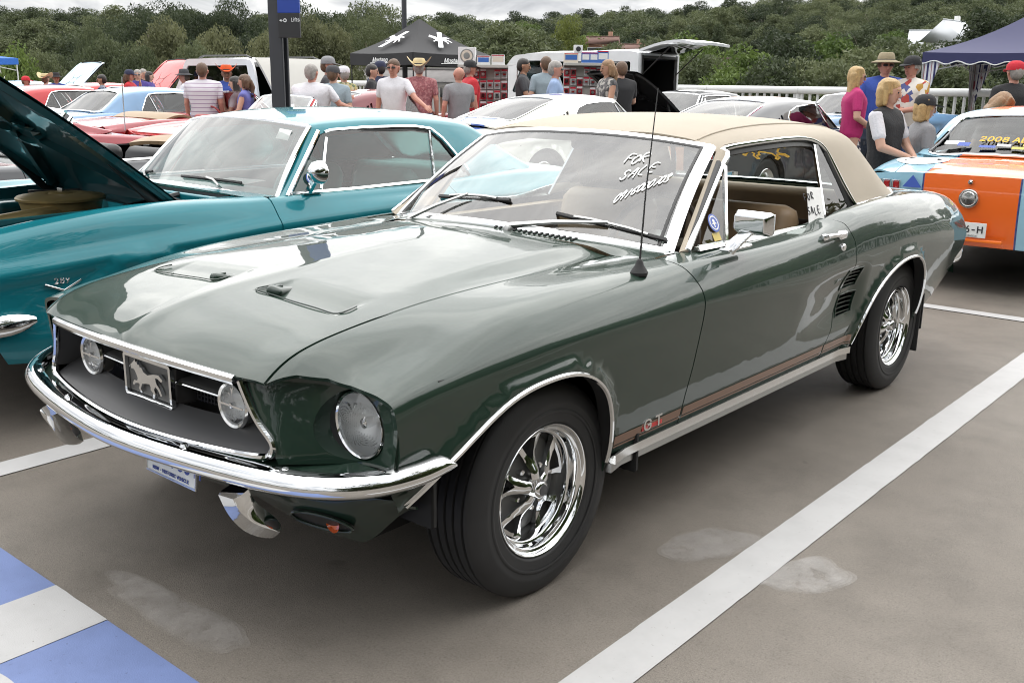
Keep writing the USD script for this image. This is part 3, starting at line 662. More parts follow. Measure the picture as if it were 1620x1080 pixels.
def mesh_sheet():
    ms = []
    for z in np.arange(.592, .735, .0125): ms.append(sweep([(x, -.655 + .05 * (x / .5) ** 2, z) for x in np.linspace(-.50, .50, 9)], [(-.001, -.0012), (.001, -.0012), (.001, .0012), (-.001, .0012)], caps=False))
    for x in np.arange(-.49, .495, .0145): ms.append(sweep([(x, -.657 + .05 * (x / .5) ** 2, z) for z in (.59, .735)], [(-.0012, -.001), (.0012, -.001), (.0012, .001), (-.0012, .001)], up=(0, 1, 0), caps=False))
    return cat(*ms)
put(gr, 'grille_mesh', mesh_sheet(), 'grille_grey', 0, kind=None)
for sx in (-1, 1):      # horizontal bars between emblem box and lamps
    a, b = np.array([sx * .115, -.700, .652]), np.array([sx * .298, -.684, .648])
    put(gr, 'grille_bar', cat(trimesh.convex.convex_hull(np.array([p + [0, dy, dz] for p in (a, b) for dy, dz in ((0, -.009), (0, .009), (-.010, -.003), (-.010, .003), (.09, -.014), (.09, .014))]))), 'argent_grey', 0)
    put(gr, 'grille_bar_trim', tube([a + [0, -.014, 0], b + [0, -.014, 0]], .0035, 6), 'chrome')
box_y = -.815
put(gr, 'emblem_box', rbx((0, -.678, .640), (.226, .085, .114), .012), 'grille_grey')
rr = shapely.geometry.box(-.108, -.050, .108, .050).buffer(.012)
ring = rr.difference(shapely.geometry.box(-.108, -.050, .108, .050).buffer(.002))
put(gr, 'emblem_frame', frame(ext(ring, .012), (0, -.7225, .640), (1, 0, 0), (0, 0, 1)), 'chrome')
# galloping horse badge: the outline of a running horse
HORSE = [(-.98, .30), (-.94, .22), (-.82, .24), (-.72, .18), (-.62, .04), (-.56, -.08), (-.62, -.18), (-.82, -.19), (-.93, -.34), (-.86, -.38), (-.74, -.27), (-.50, -.24), (-.46, -.30), (-.54, -.44), (-.40, -.58), (-.33, -.54), (-.42, -.42), (-.30, -.22), (-.05, -.17), (.20, -.14), (.27, -.24), (.25, -.34), (.41, -.42), (.36, -.60), (.45, -.62), (.54, -.42), (.46, -.29), (.57, -.16), (.74, -.25), (.89, -.45), (.97, -.41), (.84, -.19), (.66, -.05), (.60, .08), (.58, .15), (.74, .17), (.98, .08), (1.06, .16), (.84, .29), (.58, .27), (.46, .25), (.10, .15), (-.16, .22), (-.28, .36), (-.38, .34), (-.42, .44), (-.52, .42), (-.58, .52), (-.66, .50), (-.69, .60), (-.75, .52), (-.86, .44), (-.98, .36)]
HORSE_P = Polygon(HORSE).buffer(0).buffer(.006)
def horse(scale, depth):
    return ext(shapely.affinity.scale(HORSE_P, scale, scale, origin=(0, 0)), depth)
hm = horse(.078, .010); hv = np.array(hm.vertices)
put(gr, 'horse_badge', frame(hm, (0, -.7265, .643), (1, 0, 0), (0, 0, 1)), 'chrome', 30)
put(gr, 'emblem_back', bx((0, -.7215, .640), (.214, .004, .10)), 'argent_grey', 0)
for sx in (-1, 1):      # round driving lamps
    c = np.array([sx * .358, -.688, .640])
    def fl(m): v = np.array(m.vertices) * [.84, -.84, .84]; return trimesh.Trimesh(v + c, m.faces[:, ::-1], process=False)
    lp = put(gr, 'driving_lamp', fl(lathe([(.05, -.05), (.070, -.03), (.0735, .0), (.072, .014)], 36, 'y')), 'argent_grey')
    put(lp, 'lamp_ring', fl(lathe([(.0735, .010), (.0745, .018), (.070, .026), (.062, .022), (.060, .012)], 36, 'y')), 'bright_trim')
    put(lp, 'lamp_reflector', fl(lathe([(.063, .014), (.05, -.01), (.03, -.025), (.0001, -.03)], 30, 'y')), 'reflector')
    put(lp, 'lamp_shield', fl(cat(lathe([(.0001, .030), (.008, .029), (.010, .014)], 14, 'y'), bx((0, .026, 0), (.118, .004, .006)))), 'chrome')
    def lens2(a, b, c=c):
        r = a * .0525; th = b * 2 * np.pi; x, z = r * np.cos(th), r * np.sin(th)
        return np.stack([c[0] + x, c[1] - .0135 - .007 * (1 - a * a) - .0012 * np.cos(x * 2 * np.pi / .008) * (a < .93), c[2] + z], -1)
    put(lp, 'lamp_lens', grid_surf(lens2, 16, 40), 'lens_glass')
# --- front bumper, guards, valance
bp = smooth_path([(-.884, -.435, .535), (-.872, -.53, .517), (-.815, -.650, .502), (-.70, -.742, .496), (-.50, -.800, .492), (-.25, -.838, .489), (0, -.856, .487), (.25, -.838, .489), (.50, -.800, .492), (.70, -.742, .496), (.815, -.650, .502), (.872, -.53, .517), (.884, -.435, .535)], 90)
prof = [(.050, .046), (.022, .050), (.0, .044), (-.018, .028), (-.027, .006), (-.028, -.014), (-.020, -.032), (.0, -.048), (.036, -.056), (.042, -.050), (.006, -.040), (-.010, -.028), (-.018, -.010), (-.016, .010), (-.006, .026), (.008, .036), (.026, .041), (.050, .038)]
prof = [(-a * .66, b * .60 + .026) for a, b in prof]
up = np.tile([0, 0, 1.0], (len(bp), 1))
sc = np.r_[.25, .6, .8, np.linspace(.88, 1, 6), np.ones(len(bp) - 18), np.linspace(1, .88, 6), .8, .6, .25]
fb = put(hero, 'front_bumper', sweep(bp, prof, up=up, scales=sc), 'chrome', 40)
for x, y in ((-.30, -.815), (.30, -.815), (-.62, -.745), (.62, -.745)):
    put(fb, 'bumper_bolt', lathe([(.0001, .010), (.008, .008), (.012, .0)], 12, 'z', (x, y, .545)), 'chrome')
for sx in (-1, 1):      # bumper brackets seen above the blade and the guards below it
    gp = smooth_path([(sx * .47, -.800, .462), (sx * .475, -.785, .42), (sx * .49, -.755, .375), (sx * .51, -.70, .335)], 12)
    gm = sweep(gp, [(-.036, -.03), (.036, -.03), (.038, .0), (.030, .016), (-.030, .016), (-.038, .0)], up=(0, -1, .25), scales=np.r_[np.linspace(1, .95, 8), .9, .82, .7, .5])
    put(fb, 'bumper_guard', gm, 'chrome', 40)
    put(hero, 'bumper_gap_panel', cat(bx((sx * .53, -.700, .520), (.028, .10, .012))), 'chrome')
def filler(a, b):
    x = (a * 2 - 1) * .84; ax = np.abs(x)
    y0 = np.interp(ax, [0, .25, .5, .7, .80, .85], [-.835, -.815, -.775, -.715, -.64, -.57]); y1 = np.interp(ax, [0, .3, .5, .545, .66, .84], [-.798, -.775, -.742, -.70, -.594, -.588])
    return np.stack([x, y0 + (y1 - y0) * b, .512 + (.543 - .512) * b], -1)
put(hero, 'stone_tray', grid_surf(filler, 80, 5), 'dark_green_paint')
def valance(a, b):
    x = (a * 2 - 1) * .815; w = np.abs(x) / .815
    y0 = -.775 + .20 * w ** 2.2; z0 = .47
    dip = .10 * (1 - sstep(.45, .60, w))
    z1 = .292 + dip * .55 + .13 * sstep(.78, 1, w)
    y1 = -.60 + .10 * w ** 2 - dip * .3
    bb = b
    return np.stack([x, y0 + (y1 - y0) * bb ** 1.6, z0 + (z1 - z0) * bb], -1)
val = put(hero, 'front_valance', solid(grid_surf(valance, 60, 14), -.006), 'dark_green_paint', 50)
for sx in (-1, 1):      # turn lamps sunk in the valance
    a = (sx * .60 / .815 + 1) / 2
    c, e1, e2 = valance(np.array([a, a + .02, a]), np.array([.55, .55, .62]))
    ex = unit(e1 - c); ez = unit(e2 - c); nn = unit(np.cross(ex, ez)); nn = nn if nn[1] < 0 else -nn
    ov = Point(0, 0).buffer(1, 24); ov = shapely.affinity.scale(ov, .088, .040)
    tl = put(val, 'turn_lamp', frame(ext(ov, .004), c + nn * .003, ex, ez), 'black_trim')
    put(tl, 'lamp_bezel', tube([c + nn * .006 + ex * .088 * math.cos(t) + ez * .04 * math.sin(t) for t in np.linspace(0, 2 * np.pi, 33)[:-1]], .004, 6, closed=True), 'dark_green_paint')
    put(tl, 'amber_bulb', lathe([(.0001, .012), (.020, .008), (.026, 0)], 16, 'y', c + nn * .004 + ex * .03 * sx), 'amber_lens')
# number plate hung under the bumper, leaning back
pl = put(hero, 'number_plate', frame(rbx((0, 0, 0), (.230, .088, .006), .003), (.198, -.792, .468), (1, 0, 0), unit((0, .10, 1))), 'plate_white')
ey = unit((0, .10, 1)); nrm = np.cross((1, 0, 0), ey)
put(pl, 'plate_number', frame(cat(meshkit.text_mesh('20-966·H', .036, .001, True)), np.array([.095, -.792, .468]) + nrm * .0035 - ey * .012, (1, 0, 0), ey), 'ink_blue', 0)
put(pl, 'plate_line', frame(cat(meshkit.text_mesh('NSW - HISTORIC VEHICLE', .0095, .001, True)), np.array([.110, -.792, .468]) + nrm * .0035 - ey * .036, (1, 0, 0), ey), 'ink_blue', 0)
put(pl, 'plate_frame', tube([np.array([.198 + x, -.792, .468]) + nrm * .003 + ey * z for x, z in ((-.115, -.044), (.115, -.044), (.115, .044), (-.115, .044))], .0035, 6, closed=True), 'bright_trim')
# --- arch lips, sill trim, GT stripe
def side_curve(S, pts, sd, out=.0):
    r = []
    for y, z in pts:
        u = S.u_of_z(y, z, sd)[()]; p = S(np.array([y]), np.array([u]))[0]; r.append(p + [sd * out, 0, 0])
    return np.array(r)
for sd in (1, -1):
    for arch in (ARCH_F, ARCH_R):
        c = side_curve(S, [a for a in arch if a[1] > .335], sd, .0015)
        put(hero, 'arch_moulding', sweep(c, circ(.0075, 6), up=(1, 0, 0)), 'chrome')
        # turned-in edge of the arch
        inn = c - [sd * .05, 0, 0]
        k = len(c); v = np.vstack([c, inn]); i = np.arange(k - 1)
        F = np.vstack([np.stack([i, i + 1, i + 1 + k], 1), np.stack([i, i + 1 + k, i + k], 1)])
        put(hero, 'arch_return', (np.vstack([v]), F), 'dark_void', 30)
    ss = side_curve(S, [(y, .340) for y in np.linspace(.285, 2.07, 24)], sd, .003)
    pr = [(-.004, -.062), (-.028, -.060), (-.012, -.030), (.004, -.004), (.006, .014), (-.004, .020)]
    pr = [(a * (1), b) for a, b in pr]
    q = [(a if sd < 0 else -a, b) for a, b in pr]
    put(hero, 'sill_moulding', sweep(ss + [sd * .002, 0, -.004], [(-a * sd, b) for a, b in [(-.014, -.013), (.002, -.012), (.009, -.006), (.008, .001), (.002, .009), (-.008, .015), (-.014, .015)]], up=(0, 0, 1)), 'bright_trim', 40)
    put(hero, 'sill_lip', sweep(ss + [-sd * .006, 0, -.032], [(-.010, -.016), (.008, -.016), (.008, .015), (-.010, .015)], up=(0, 0, 1)), 'brushed_metal', 40)
    # twin bronze stripe low on the side: wing and door pieces
    for z0, z1 in ((.372, .402), (.362, .368)):
        for ya, yb in ((.285, .692), (.706, 1.812), (1.826, 2.085)):
            ysx = np.linspace(ya, yb, 20)
            lo = side_curve(S, [(y, z0 + .006 * 0) for y in ysx], sd, .0016); hi = side_curve(S, [(y, z1) for y in ysx], sd, .0016)
            k = len(lo); v = np.vstack([lo, hi]); i = np.arange(k - 1)
            F = np.vstack([np.stack([i, i + 1, i + 1 + k], 1), np.stack([i, i + 1 + k, i + k], 1)])
            n = np.tile([sd * .99, 0, .12], (2 * k, 1))
            put(hero, 'side_stripe', (v, F if sd > 0 else F[:, ::-1], n), 'stripe_bronze')
    gt = cat(meshkit.text_mesh('G', .036, .006, True), frame(meshkit.text_mesh('T', .036, .006, True), (.050, 0, 0), (1, 0, 0), (0, 1, 0)))
    gt = trimesh.Trimesh(np.array(gt.vertices) * [1.35, 1, 1], gt.faces, process=False)
    o = side_curve(S, [(.46 if sd > 0 else .59, .378)], sd, .003)[0]
    put(hero, 'gt_badge', frame(gt, o, (0, sd, 0), (0, 0, 1), (sd, 0, 0)), 'chrome', 20)
    put(hero, 'gt_badge_back', frame(bx((.058, .018, .001), (.118, .034, .002)), o, (0, sd, 0), (0, 0, 1), (sd, 0, 0)), 'emblem_red', 0)
# --- wheels
def tyre_mesh(R, w, rr, n=56):
    """tyre about x: grooved tread, shoulders, bulged side walls (outer side +x)"""
    h = w / 2
    tread = []
    gr_ = [(-.062, .007), (-.030, .007), (.0, .007), (.030, .007), (.062, .007)]
    xs = [-h * .78]
    pr = [(rr - .004, -h * .72), (rr + .012, -h * .90), ((R + rr) / 2, -h), (R - .030, -h * .95), (R - .010, -h * .84), (R - .003, -h * .74)]
    for gx, gd in gr_:
        pr += [(R, gx * w / .2 - .005), (R - gd, gx * w / .2 - .003), (R - gd, gx * w / .2 + .003), (R, gx * w / .2 + .005)]
    pr += [(R - .003, h * .74), (R - .010, h * .84), (R - .030, h * .95), (R - .052, h * .985), (R - .054, h * .995), ((R + rr) / 2, h), (rr + .016, h * .93), (rr + .010, h * .90), (rr - .004, h * .72)]
    return lathe(pr, n, 'x')
def sipes(R, w, n=90):
    ms = []
    return ms
TYRE = tyre_mesh(.318, .205, .192)
RIM = lathe([(.150, -.09), (.186, -.088), (.194, -.080), (.186, -.070), (.168, -.03), (.166, .010), (.172, .026), (.178, .034), (.180, .046), (.187, .054), (.194, .066), (.199, .078), (.199, .088), (.195, .092), (.190, .090), (.187, .082), (.184, .078), (.178, .077), (.174, .074), (.172, .062), (.169, .052), (.163, .050), (.160, .046), (.158, .032), (.155, .020), (.152, .012), (.150, -.02), (.150, -.06)], 64, 'x')
DISH = lathe([(.152, -.004), (.140, .006), (.11, .012), (.085, .016), (.062, .026), (.05, .030), (.0001, .030)], 48, 'x')
def spoke_mesh():
    """one styled-steel spoke: a raised wishbone that splits towards the rim round a slot"""
    out = Polygon([(.026, -.017), (.060, -.019), (.092, -.027), (.122, -.045), (.146, -.064), (.153, -.034), (.155, 0), (.153, .034), (.146, .064), (.122, .045), (.092, .027), (.060, .019), (.026, .017)])
    hole = Polygon([(.082, 0), (.096, -.012), (.124, -.028), (.141, -.036), (.144, 0), (.141, .036), (.124, .028), (.096, .012)]).buffer(-.002).buffer(.002)
    po = out.difference(hole)
    def Sp(r, t):
        hgt = np.interp(r, [.026, .05, .075, .10, .13, .152], [.066, .062, .048, .038, .032, .030]) - 0.0 
        e = np.abs(t) / np.interp(r, [.03, .06, .095, .128, .152], [.02, .022, .029, .046, .06])
        return np.stack([hgt - .010 * e ** 2 * np.interp(r, [.03, .08, .15], [1, 1, .2]), r, t], -1)
    v, f, n = panel(Sp, po, .007, flange=.020)
    if n[0, 0] < 0: f, n = f[:, ::-1], -n
    return v, f, n, hole
_sv, _sf, _sn, _hole = spoke_mesh()
def rotx(v, a):
    c, s = math.cos(a), math.sin(a)
    return np.stack([v[:, 0], v[:, 1] * c - v[:, 2] * s, v[:, 1] * s + v[:, 2] * c], 1)
def styled_wheel(th, c, sd, steer=0.0, rot=0.3, tyre=TYRE):
    """one wheel, outer face towards sd"""
    c = np.array(c, float)
    cs, sn = math.cos(steer), math.sin(steer)
    def P(m):
        if isinstance(m, tuple):
            v, f, n = m
            v = rotx(v, rot); n = rotx(n, rot)
            if sd < 0: v, n, f = v * [-1, 1, 1], n * [-1, 1, 1], f[:, ::-1]
            Rm = np.array([[cs, -sn, 0], [sn, cs, 0], [0, 0, 1]])
            return v @ Rm.T + c, f, n @ Rm.T
        v = rotx(np.array(m.vertices), rot); f = m.faces
        if sd < 0: v, f = v * [-1, 1, 1], f[:, ::-1]
        Rm = np.array([[cs, -sn, 0], [sn, cs, 0], [0, 0, 1]])
        return trimesh.Trimesh(v @ Rm.T + c, f, process=False)
    w = put(th, 'wheel', P(DISH), 'argent_grey', 40)
    put(w, 'tyre', P(tyre), 'tyre_rubber', 35)
    put(w, 'rim', P(RIM), 'chrome', 50)
    for k in range(5):
        a = k * 2 * np.pi / 5
        put(w, 'spoke', P((rotx(_sv, a), _sf, rotx(_sn, a))), 'chrome')
        hm = trimesh.creation.extrude_polygon(_hole.buffer(.004), .002, engine='earcut')
        hv = np.array(hm.vertices)[:, [2, 0, 1]] + [.014, 0, 0]
        hm = trimesh.Trimesh(rotx(hv, a), hm.faces, process=False)
        put(w, 'slot', P(hm), 'dark_void', 0)
        a2 = a + np.pi / 5
        nut = lathe([(.0001, .046), (.007, .045), (.0095, .040), (.0095, .020)], 6, 'x', (0, .066 * math.cos(a2), .066 * math.sin(a2)))
        put(w, 'wheel_nut', P(nut), 'chrome', 20)
    put(w, 'centre_cap', P(lathe([(.0001, .086), (.017, .085), (.024, .081), (.0275, .074), (.029, .066), (.035, .056), (.037, .030)], 32, 'x')), 'chrome', 40)
    put(w, 'cap_emblem', P(lathe([(.0001, .0875), (.016, .0868), (.017, .085)], 24, 'x')), 'grille_grey', 40)
    # side wall lettering band as fine raised ribs
    rib = lathe([(.232, .1015), (.236, .1035), (.240, .1030), (.243, .1012)], 56, 'x')
    put(w, 'sidewall_rib', P(rib), 'tyre_rubber', 40)
    return w
for sd in (1, -1):
    styled_wheel(hero, (sd * .728, 0, .316), sd, rot=.35)
    styled_wheel(hero, (sd * .728, 2.743, .316), sd, rot=.9)
    put(hero, 'mud_flap', rbx((sd * .76, 3.02, .27), (.17, .010, .26), .004), 'black_rubber')
# --- greenhouse: windscreen, roof, pillars
WB = lambda s: np.stack([.690 * s, .630 + .224 * s * s, .940 - .056 * s ** 2], -1)
WT = lambda s: np.stack([.577 * s, 1.195 + .102 * np.abs(s) ** 2.4, 1.263 - .043 * np.abs(s) ** 2.4], -1)
def ws_f(a, b):
    s = a * 2 - 1
    p = WB(s) * (1 - b)[..., None] + WT(s) * b[..., None]
    bow = .020 * np.sin(np.pi * b)
    return p + np.stack([0 * s, -bow * .6, bow * .7], -1)
put(hero, 'windscreen', solid(grid_surf(lambda a, b: ws_f(.028 + a * .944, .03 + b * .94), 40, 20), .004) if False else grid_surf(lambda a, b: ws_f(.02 + a * .96, .02 + b * .96), 40, 20), 'windscreen_glass')
edge = [ws_f(np.array([a]), np.array([b]))[0] for a, b in [(t, 0.0) for t in np.linspace(0.0, 1, 30)]]
def flat_trim(path, w, t, nrm):
    return sweep(path, [(-w, -t), (w, -t), (w * 1.0, t * .2), (w * .4, t), (-w * .4, t), (-w, t * .2)], up=nrm)
sl = lambda a0, b0, a1, b1, n=30: np.array([ws_f(np.array([a0 + (a1 - a0) * t]), np.array([b0 + (b1 - b0) * t]))[0] for t in np.linspace(0, 1, n)])
wsn = np.array([0, -.62, .78])
put(hero, 'windscreen_moulding', flat_trim(sl(.012, .012, .988, .012), .015, .006, wsn), 'chrome', 40, label='bright strip along the foot of the windscreen')
put(hero, 'windscreen_moulding', flat_trim(sl(.012, .985, .988, .985), .014, .006, wsn), 'chrome', 40)
put(hero, 'windscreen_moulding', flat_trim(sl(.986, .0, .986, 1.0, 14), .021, .007, unit((.45, -.55, .7))), 'chrome', 40)
put(hero, 'windscreen_moulding', flat_trim(sl(.014, .0, .014, 1.0, 14), .021, .007, unit((-.45, -.55, .7))), 'chrome', 40)
put(hero, 'windscreen_seal', flat_trim(sl(.03, .957, .97, .957), .009, .003, wsn), 'black_trim', 40)
for a in (.037, .963): put(hero, 'windscreen_seal', flat_trim(sl(a, .03, a, .96, 14), .007, .003, wsn), 'black_trim', 40)
# roof: lines along the car; from the centre to the drip rail, then the sail panel
R_LINES = [
 [(1.180, 0, 1.262), (1.260, 0, 1.280), (1.400, 0, 1.300), (1.600, 0, 1.316), (1.850, 0, 1.321), (2.100, 0, 1.315), (2.380, 0, 1.298), (2.550, 0, 1.278), (2.630, 0, 1.240), (3.000, 0, .95)],
 [(1.180, .30, 1.255), (1.260, .30, 1.273), (1.400, .30, 1.293), (1.600, .30, 1.308), (1.850, .30, 1.313), (2.100, .30, 1.307), (2.380, .30, 1.290), (2.550, .30, 1.270), (2.630, .30, 1.235), (3.000, .32, .95)],
 [(1.180, .46, 1.232), (1.260, .46, 1.250), (1.400, .46, 1.272), (1.600, .46, 1.287), (1.850, .46, 1.292), (2.100, .465, 1.287), (2.380, .47, 1.272), (2.550, .47, 1.252), (2.630, .475, 1.222), (3.000, .52, .95)],
 [(1.180, .548, 1.196), (1.260, .552, 1.213), (1.400, .556, 1.238), (1.600, .56, 1.254), (1.850, .562, 1.260), (2.100, .562, 1.256), (2.380, .562, 1.242), (2.550, .562, 1.222), (2.630, .563, 1.190), (2.770, .575, 1.11), (3.000, .61, .94)],
 [(1.180, .592, 1.15), (1.260, .598, 1.165), (1.400, .604, 1.203), (1.600, .608, 1.222), (1.850, .610, 1.228), (2.100, .606, 1.222), (2.380, .604, 1.200), (2.550, .606, 1.172), (2.630, .610, 1.140), (2.770, .622, 1.055), (3.000, .65, .92)],
 [(1.180, .64, 1.08), (1.400, .64, 1.15), (1.850, .64, 1.15), (2.100, .655, 1.10), (2.380, .665, 1.08), (2.630, .672, 1.04), (2.770, .672, .985), (3.000, .67, .91)],
 [(1.180, .735, .92), (1.850, .735, .92), (2.100, .740, .925), (2.380, .735, .93), (2.630, .722, .93), (2.770, .705, .93), (3.000, .68, .90)],
]
roof_surf = Loft(R_LINES, 1.18, 3.0, 5, sig_u=.016, sig_y=.03, ny=200, nu=360)
RU = roof_surf.uk
R_ = roof_surf
def rx(y, x): return R_.u_of_x(y, x)[()]
def rz(y, z, sd=1):
    U = np.linspace(RU[2], RU[-1], 300); zz = R_.fz.ev(np.full(300, y), U)
    return float(np.interp(-z, np.maximum.accumulate(-zz), U)) * sd
hdr = [(1.20 + .102 * abs(t) ** 2.4, rx(1.25, .577 * abs(t)) * np.sign(t)) for t in np.linspace(-1, 1, 31)]
rs = [(1.305, rz(1.305, 1.198))] + [(y, rz(y, z)) for y, z in [(1.34, 1.205), (1.38, 1.213), (1.45, 1.219), (1.6, 1.226), (1.85, 1.231), (2.02, 1.226), (2.10, 1.214), (2.16, 1.19), (2.205, 1.14), (2.25, 1.04), (2.285, .96), (2.30, .934)]]
rb = [(2.45, rz(2.45, .935)), (2.65, rz(2.65, .935)), (2.90, rz(2.90, .928)), (2.955, rx(2.95, .625)), (2.90, rx(2.90, .585)), (2.77, rx(2.77, .54)), (2.64, rx(2.64, .50)), (2.60, rx(2.60, .45)), (2.575, rx(2.57, .30))]
rp = Polygon(hdr + rs + rb + [(2.565, 0)] + [(a, -b) for a, b in rb[::-1]] + [(a, -b) for a, b in rs[::-1]]).buffer(0)
roof = put(hero, 'vinyl_roof', panel(R_, rp, .026, flange=.02), 'tan_vinyl_roof', label='tan vinyl roof covering with raised seams')
for sd in (1, -1):       # stitched seam along the roof
    sm = [R_(np.array([y]), np.array([sd * rx(y, x)]))[0] + [0, 0, .0012] for y, x in zip(np.linspace(1.285, 2.58, 30), np.linspace(.505, .47, 30))]
    put(roof, 'roof_seam', tube(sm, .0035, 6), 'tan_vinyl_roof')
    # A pillar
    b0, b1 = np.array([sd * .703, .862, .888]), np.array([sd * .735, .872, .896])
    t0, t1 = np.array([sd * .583, 1.303, 1.215]), np.array([sd * .612, 1.330, 1.198])
    def ap(a, b):
        lo = b0 + (b1 - b0) * a[..., None]; hi = t0 + (t1 - t0) * a[..., None]
        p = lo + (hi - lo) * b[..., None]
        return p + np.array([sd * .5, -.5, .5]) * (.006 * np.sin(np.pi * a))[..., None]
    sh = grid_surf(ap, 6, 14)
    if sh[2][:, 0].mean() * sd < 0: sh = (sh[0], sh[1][:, ::-1], -sh[2])
    put(hero, 'windscreen_pillar', solid(sh, .03), 'tan_vinyl_roof', 40)
    # bright drip moulding round the side window
    dm = [b1 + (t1 - b1) * t for t in np.linspace(0, 1, 8)]
    dm += [R_(np.array([y]), np.array([sd * u]))[0] for y, u in rs[1:]]
    dm = smooth_path(np.array(dm)[np.r_[0:8, 8:len(dm)]], 60)
    put(hero, 'drip_moulding', sweep(dm, [(-.010, -.008), (.010, -.008), (.010, .002), (.004, .008), (-.004, .008), (-.010, .002)], up=(sd, 0, .35)), 'chrome', 40)
    # rubber seals behind it
    ins = dm - [sd * .012, 0, .0]; _w8 = sstep(8, 20, np.arange(len(dm)) * 1.0 * 20 / 26); ins[:, 2] -= .012 * _w8; ins[:, 1] += .030 * (1 - _w8); ins[:, 0] -= sd * .006 * (1 - _w8)
    put(hero, 'window_seal', sweep(ins, [(-.022, -.016), (.022, -.016), (.022, .006), (-.022, .006)], up=(sd, 0, .35), scales=.45 + .55 * _w8), 'black_trim', 30)
    # trim where the roof meets the quarter
    tr = [R_(np.array([y]), np.array([sd * abs(u)]))[0] + [sd * .002, 0, .002] for y, u in [(2.30, rz(2.30, .932)), (2.45, rz(2.45, .935)), (2.65, rz(2.65, .935)), (2.88, rz(2.88, .928)), (2.96, rx(2.96, .635))]]
    put(hero, 'roof_edge_moulding', sweep(smooth_path(tr, 20), circ(.009, 6), up=(0, 0, 1)), 'chrome')
# rear window
def rw_f(a, b):
    s = a * 2 - 1
    t = np.stack([.455 * s, 2.57 + .03 * s * s, 1.268 - .03 * s ** 2], -1); d = np.stack([.575 * s, 2.99 - .08 * s * s, .950 - .005 * s * s], -1)
    p = d + (t - d) * b[..., None]
    return p + np.stack([0 * s, .03 * np.sin(np.pi * b), .03 * np.sin(np.pi * b)], -1)
put(hero, 'rear_window', grid_surf(rw_f, 24, 14), 'side_glass')
rw_l = lambda a0, b0, a1, b1, n=24: np.array([rw_f(np.array([a0 + (a1 - a0) * t]), np.array([b0 + (b1 - b0) * t]))[0] for t in np.linspace(0, 1, n)])
for q in ((0, 0, 1, 0), (0, 1, 1, 1), (0, 0, 0, 1), (1, 0, 1, 1)):
    put(hero, 'rear_window_moulding', flat_trim(rw_l(*q), .014, .006, (0, .6, .8)), 'chrome', 40)
# boot lid
yb = np.linspace(2.93, 3.66, 30)
rt = [(y, S.u_of_x(y, .59)[()]) for y in np.linspace(3.0, 3.62, 20)]
tp = [(2.965 - .06 * (x / .59) ** 2, S.u_of_x(2.95, x)[()]) for x in np.linspace(-.585, .585, 15)]
boot_poly = Polygon(tp + rt + [(3.655, S.u_of_x(3.65, .4)[()]), (3.665, 0), (3.655, -S.u_of_x(3.65, .4)[()])] + [(a, -b) for a, b in rt[::-1]]).buffer(0)
put(hero, 'boot_lid', panel(S, boot_poly, .03), 'dark_green_paint')
# deck filler under the rear window corners
def tailp(a, b):
    x = (a * 2 - 1) * .80; w = np.abs(x) / .80
    z = .46 + b * (.885 - .07 * w ** 6 - .46)
    return np.stack([x * (1 - .06 * b), 3.66 + .05 * (1 - w ** 4) + .0 * z - .06 * ((b - .7) ** 2), z], -1)
put(hero, 'tail_panel', grid_surf(tailp, 24, 8), 'dark_green_paint', label='tail panel between the rear wings')
rbp = smooth_path([(-.80, 3.58, .57), (-.805, 3.68, .57), (-.77, 3.74, .56), (-.4, 3.78, .56), (0, 3.79, .56), (.4, 3.78, .56), (.77, 3.74, .56), (.805, 3.68, .57), (.80, 3.58, .57)], 50)
put(hero, 'rear_bumper', sweep(rbp, [(-a, b) for a, b in [(-.03, .045), (.004, .040), (.016, .01), (.014, -.03), (.0, -.052), (-.03, -.055)]], up=(0, 0, 1)), 'chrome', 40)
for sx in (-1, 1):
    for k in range(3): put(hero, 'tail_lamp', rbx((sx * (.47 + k * .075), 3.70 - k * .004, .715), (.055, .03, .15), .008), 'red_lens')
    tip = put(hero, 'bumper_end', rbx((sx * .83, 3.05, .45), (.03, .05, .10), .012), 'chrome') if False else None
